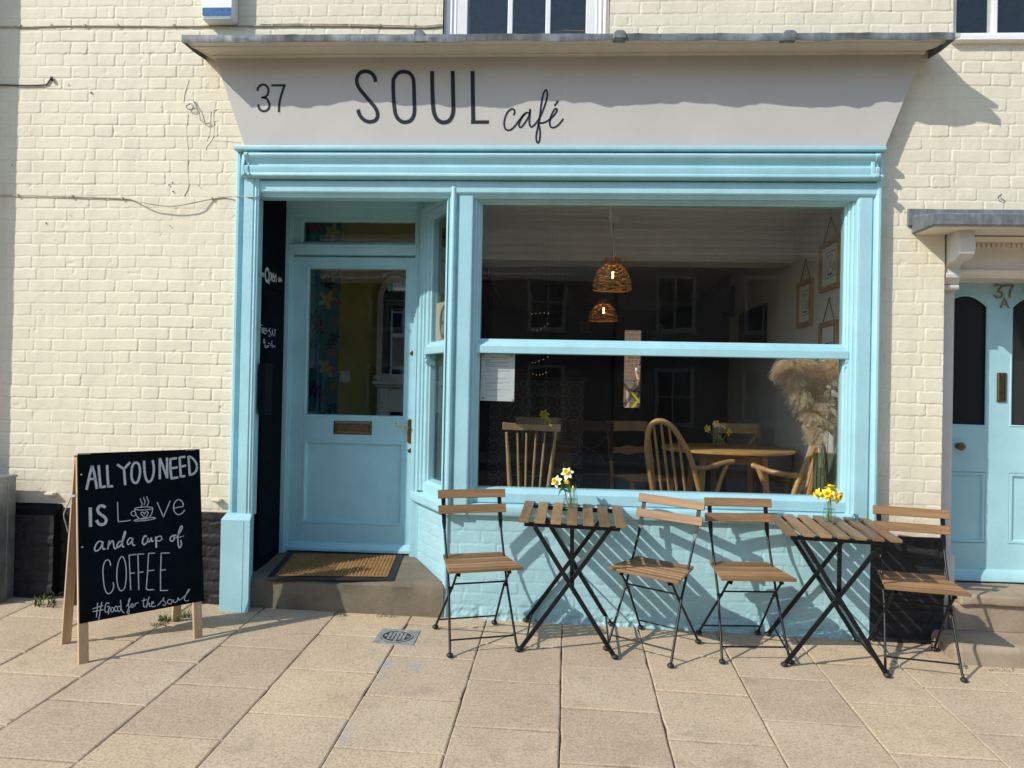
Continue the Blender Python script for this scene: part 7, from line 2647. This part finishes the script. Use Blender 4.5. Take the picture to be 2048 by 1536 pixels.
def build_yard():
    zy = 0.97
    MB().box(-6, 9, 8.21, 10.0, -.2, FZ - .01)
    tag(MB().box(-6, 9, 9.2, 18, .0, zy).build('yard_ground', M['step2']), kind='structure')
    red = NT('old_red_brick')
    br = red.n("ShaderNodeTexBrick")
    br.inputs['Color1'].default_value = (.36, .10, .045, 1)
    br.inputs['Color2'].default_value = (.17, .075, .045, 1)
    br.inputs['Mortar'].default_value = (.34, .28, .20, 1)
    br.inputs['Scale'].default_value = 2.4
    br.inputs['Mortar Size'].default_value = .022
    mpp = red.n("ShaderNodeMapping")
    mpp.inputs['Rotation'].default_value = (math.pi / 2, 0, 0)
    red.l(red.coord(), mpp.inputs[0])
    red.l(mpp.outputs[0], br.inputs['Vector'])
    n1 = red.noise(2.5, 6, .7)
    c = red.mix(red.ramp(n1, [(.4, (0, 0, 0, 1)), (.65, (.8, .8, .8, 1))]), br.outputs[0], (.22, .17, .12, 1))
    rm = red.set(c, .9)
    w = tag(MB().box(-4, 8, 16.5, 16.9, zy, 3.6).build('yard_wall', rm), 'weathered red brick wall of the back yard seen through the back door', 'wall')
    Yp = 14.0
    px = (Yp + 4.65) / FPX
    skin = plain('skin', (.52, .30, .21, 1), .5)
    shirt = plain('pale_pink_shirt', (.74, .56, .52, 1), .8)
    hair = plain('dark_hair', (.02, .013, .01, 1), .5)
    hd = W(1286, 731, Yp)
    root = empty('person', (hd.x, Yp, zy), 0, 'person in a pale top and sunglasses sipping from a cup in the yard', 'person')
    o = Vector(root.location)
    H = hd - o                                                   # head centre
    sh = H.z - .26
    hip = .44

    def skin_fig(name, joints, edges, mat, root_i=0, lv=2):
        me = bpy.data.meshes.new(name)
        me.from_pydata([tuple(j[0]) for j in joints], edges, [])
        ob = link_mesh(name, me, mat, root, False)
        sk = ob.modifiers.new("skin", 'SKIN')
        sv = me.skin_vertices[0].data
        for k, j in enumerate(joints):
            sv[k].radius = (j[1], j[1] if len(j) < 3 else j[2])
            sv[k].use_root = (k == root_i)
        sb = ob.modifiers.new("sub", 'SUBSURF')
        sb.levels = sb.render_levels = lv
        return ob
    V = Vector
    # seated, facing left (-x), raising a cup to the mouth
    J = [(V((.10, 0, hip + .06)), .13, .11), (V((.10, 0, hip + .28)), .12, .10), (V((.06, 0, sh)), .11, .08), (V((.02, 0, sh + .09)), .048), (V((-.005, 0, H.z - .03)), .078), (V((-.01, 0, H.z + .05)), .082),
         (V((.05, .17, sh - .02)), .052), (V((-.06, .20, sh - .26)), .042), (V((-.13, .06, sh + .06)), .030), (V((-.145, .03, sh + .12)), .030),
         (V((.05, -.17, sh - .02)), .052), (V((-.06, -.20, sh - .26)), .042), (V((-.15, -.06, sh + .05)), .030), (V((-.16, -.03, sh + .11)), .030),
         (V((.08, .09, hip + .04)), .085), (V((-.34, .10, hip + .05)), .062), (V((-.32, .10, .06)), .040), (V((-.42, .10, .04)), .035),
         (V((.08, -.09, hip + .04)), .085), (V((-.34, -.10, hip + .05)), .062), (V((-.32, -.10, .06)), .040), (V((-.42, -.10, .04)), .035)]
    E = [(0, 1), (1, 2), (2, 3), (3, 4), (4, 5), (2, 6), (6, 7), (7, 8), (8, 9), (2, 10), (10, 11), (11, 12), (12, 13), (0, 14), (14, 15), (15, 16), (16, 17), (0, 18), (18, 19), (19, 20), (20, 21)]
    skin_fig('body', J, E, skin)
    T = [(V((.10, 0, hip + .06)), .15, .13), (V((.10, 0, hip + .28)), .14, .12), (V((.06, 0, sh)), .125, .10), (V((.035, 0, sh + .05)), .07), (V((.05, .18, sh - .02)), .066), (V((-.02, .205, sh - .18)), .056), (V((.05, -.18, sh - .02)), .066), (V((-.02, -.205, sh - .18)), .056)]
    skin_fig('top', T, [(0, 1), (1, 2), (2, 3), (2, 4), (4, 5), (2, 6), (6, 7)], shirt)
    mb = MB()
    mb.ball((.03, 0, H.z + .055), .105, 10, (1.05, .95, .95))
    mb.ball((.115, 0, H.z + .06), .045, 8)
    mb.ball((.05, 0, H.z - .02), .07, 8, (.7, 1.1, 1.2))
    mb.build('hair', hair, root, True)
    mb = MB()
    for s in (-1, 1): mb.ball((-.088, s * .034, H.z + .02), .026, 6, (.3, 1, .8))
    mb.bar((-.09, -.05, H.z + .03), (-.09, .05, H.z + .03), .006, .006)
    for s in (-1, 1): mb.bar((-.085, s * .06, H.z + .028), (.0, s * .085, H.z + .03), .006, .006)
    mb.build('sunglasses', M['black_metal'], root, True)
    mb = MB()
    mb.ball((-.100, 0, H.z - .012), .018, 6, (1.2, .7, 1.2))
    mb.build('nose', skin, root, True)
    mb = MB()
    for s in (-1, 1):
        for k in range(4):
            mb.tube([(-.150, s * (.035), sh + .125 + k * .017), (-.165, s * .018, sh + .127 + k * .017), (-.162, s * .004, sh + .127 + k * .017)], .008, 6)
        mb.tube([(-.140, s * .035, sh + .13), (-.128, s * .02, sh + .165)], .009, 6)
    mb.build('fingers', skin, root, True)
    cup = MB().lathe([(.028, -.04), (.040, 0), (.042, .045), (.039, .045), (.036, 0), (.02, -.036)], (-.148, 0, sh + .155), 18).build('cup', M['white'], None, True)
    cup.location = o
    tag(cup, 'white cup held up to the mouth by the person in the yard', 'cup')
    # the chair they sit on, a table and a yellow chair
    ch = empty('yard_chair', (hd.x + .1, Yp, zy), 0, 'dark chair under the person in the yard', 'chair')
    MB().box(-.22, .2, -.2, .2, .41, .44).build('seat', M['black_metal'], ch)
    MB().box(.19, .22, -.2, .2, .44, .86).build('backrest', M['black_metal'], ch)
    for a in (-.2, .18):
        for b in (-.18, .18):
            MB().box(a, a + .025, b - .012, b + .012, 0, .41).build('leg', M['black_metal'], ch)
    tx = W(1266, 760, 13.6)
    tb = empty('yard_table', (tx.x, 13.5, zy), 0, 'small folding table with crossed legs in front of the person in the yard', 'table')
    MB().box(-.36, .30, -.3, .3, .70, .725).build('tabletop', M['galv'], tb)
    for y in (-.26, .26):
        MB().bar((-.30, y, 0), (.24, y, .70), .025, .02, (0, 1, 0)).build('leg', M['black_metal'], tb)
        MB().bar((.30, y, 0), (-.30, y, .70), .025, .02, (0, 1, 0)).build('leg', M['black_metal'], tb)
    yel = painted('yellow_paint', (.72, .55, .03, 1), .4)
    yc = empty('yard_chair', (tx.x + .05, 12.8, zy), 0, 'yellow folding chair with crossed legs before the yard table', 'chair')
    for y in (-.17, .17):
        MB().bar((-.20, y, 0), (.16, y, .45), .022, .022, (0, 1, 0)).build('leg', yel, yc)
        MB().bar((.20, y, 0), (-.18, y, .45), .022, .022, (0, 1, 0)).build('leg', yel, yc)
    MB().box(-.2, .2, -.2, .2, .44, .465).build('seat', M['black_metal'], yc)
    for s in (-1, 1): MB().bar((.16, s * .17, .45), (.22, s * .17, .80), .022, .022, (0, 1, 0)).build('back_post', yel, yc)
    rnd = random.Random(3)
    pl = empty('yard_plant', (W(1292, 800, 14.8).x, 14.8, zy), 0, 'bushy potted plant at the foot of the yard wall', 'plant')
    mb = MB()
    for i in range(420):
        a, r, z = rnd.uniform(0, 6.28), rnd.uniform(0, .36), rnd.uniform(.15, .78)
        p = V((r * math.cos(a), r * math.sin(a), z))
        d = V((math.cos(a), math.sin(a), rnd.uniform(-.2, .9))).normalized()
        s = d.orthogonal().normalized() * rnd.uniform(.012, .025)
        e = p + d * rnd.uniform(.06, .12)
        mb.add([p, p.lerp(e, .5) + s, e, p.lerp(e, .5) - s], [(0, 1, 2, 3)])
    mb.build('foliage', M['grass'], pl, recalc=False)
    MB().lathe([(.10, 0), (.14, .22), (.15, .24), (.12, .24)], (0, 0, 0), 20).build('pot', plain('terracotta', (.30, .12, .06, 1), .8), pl, True)


build_furniture()
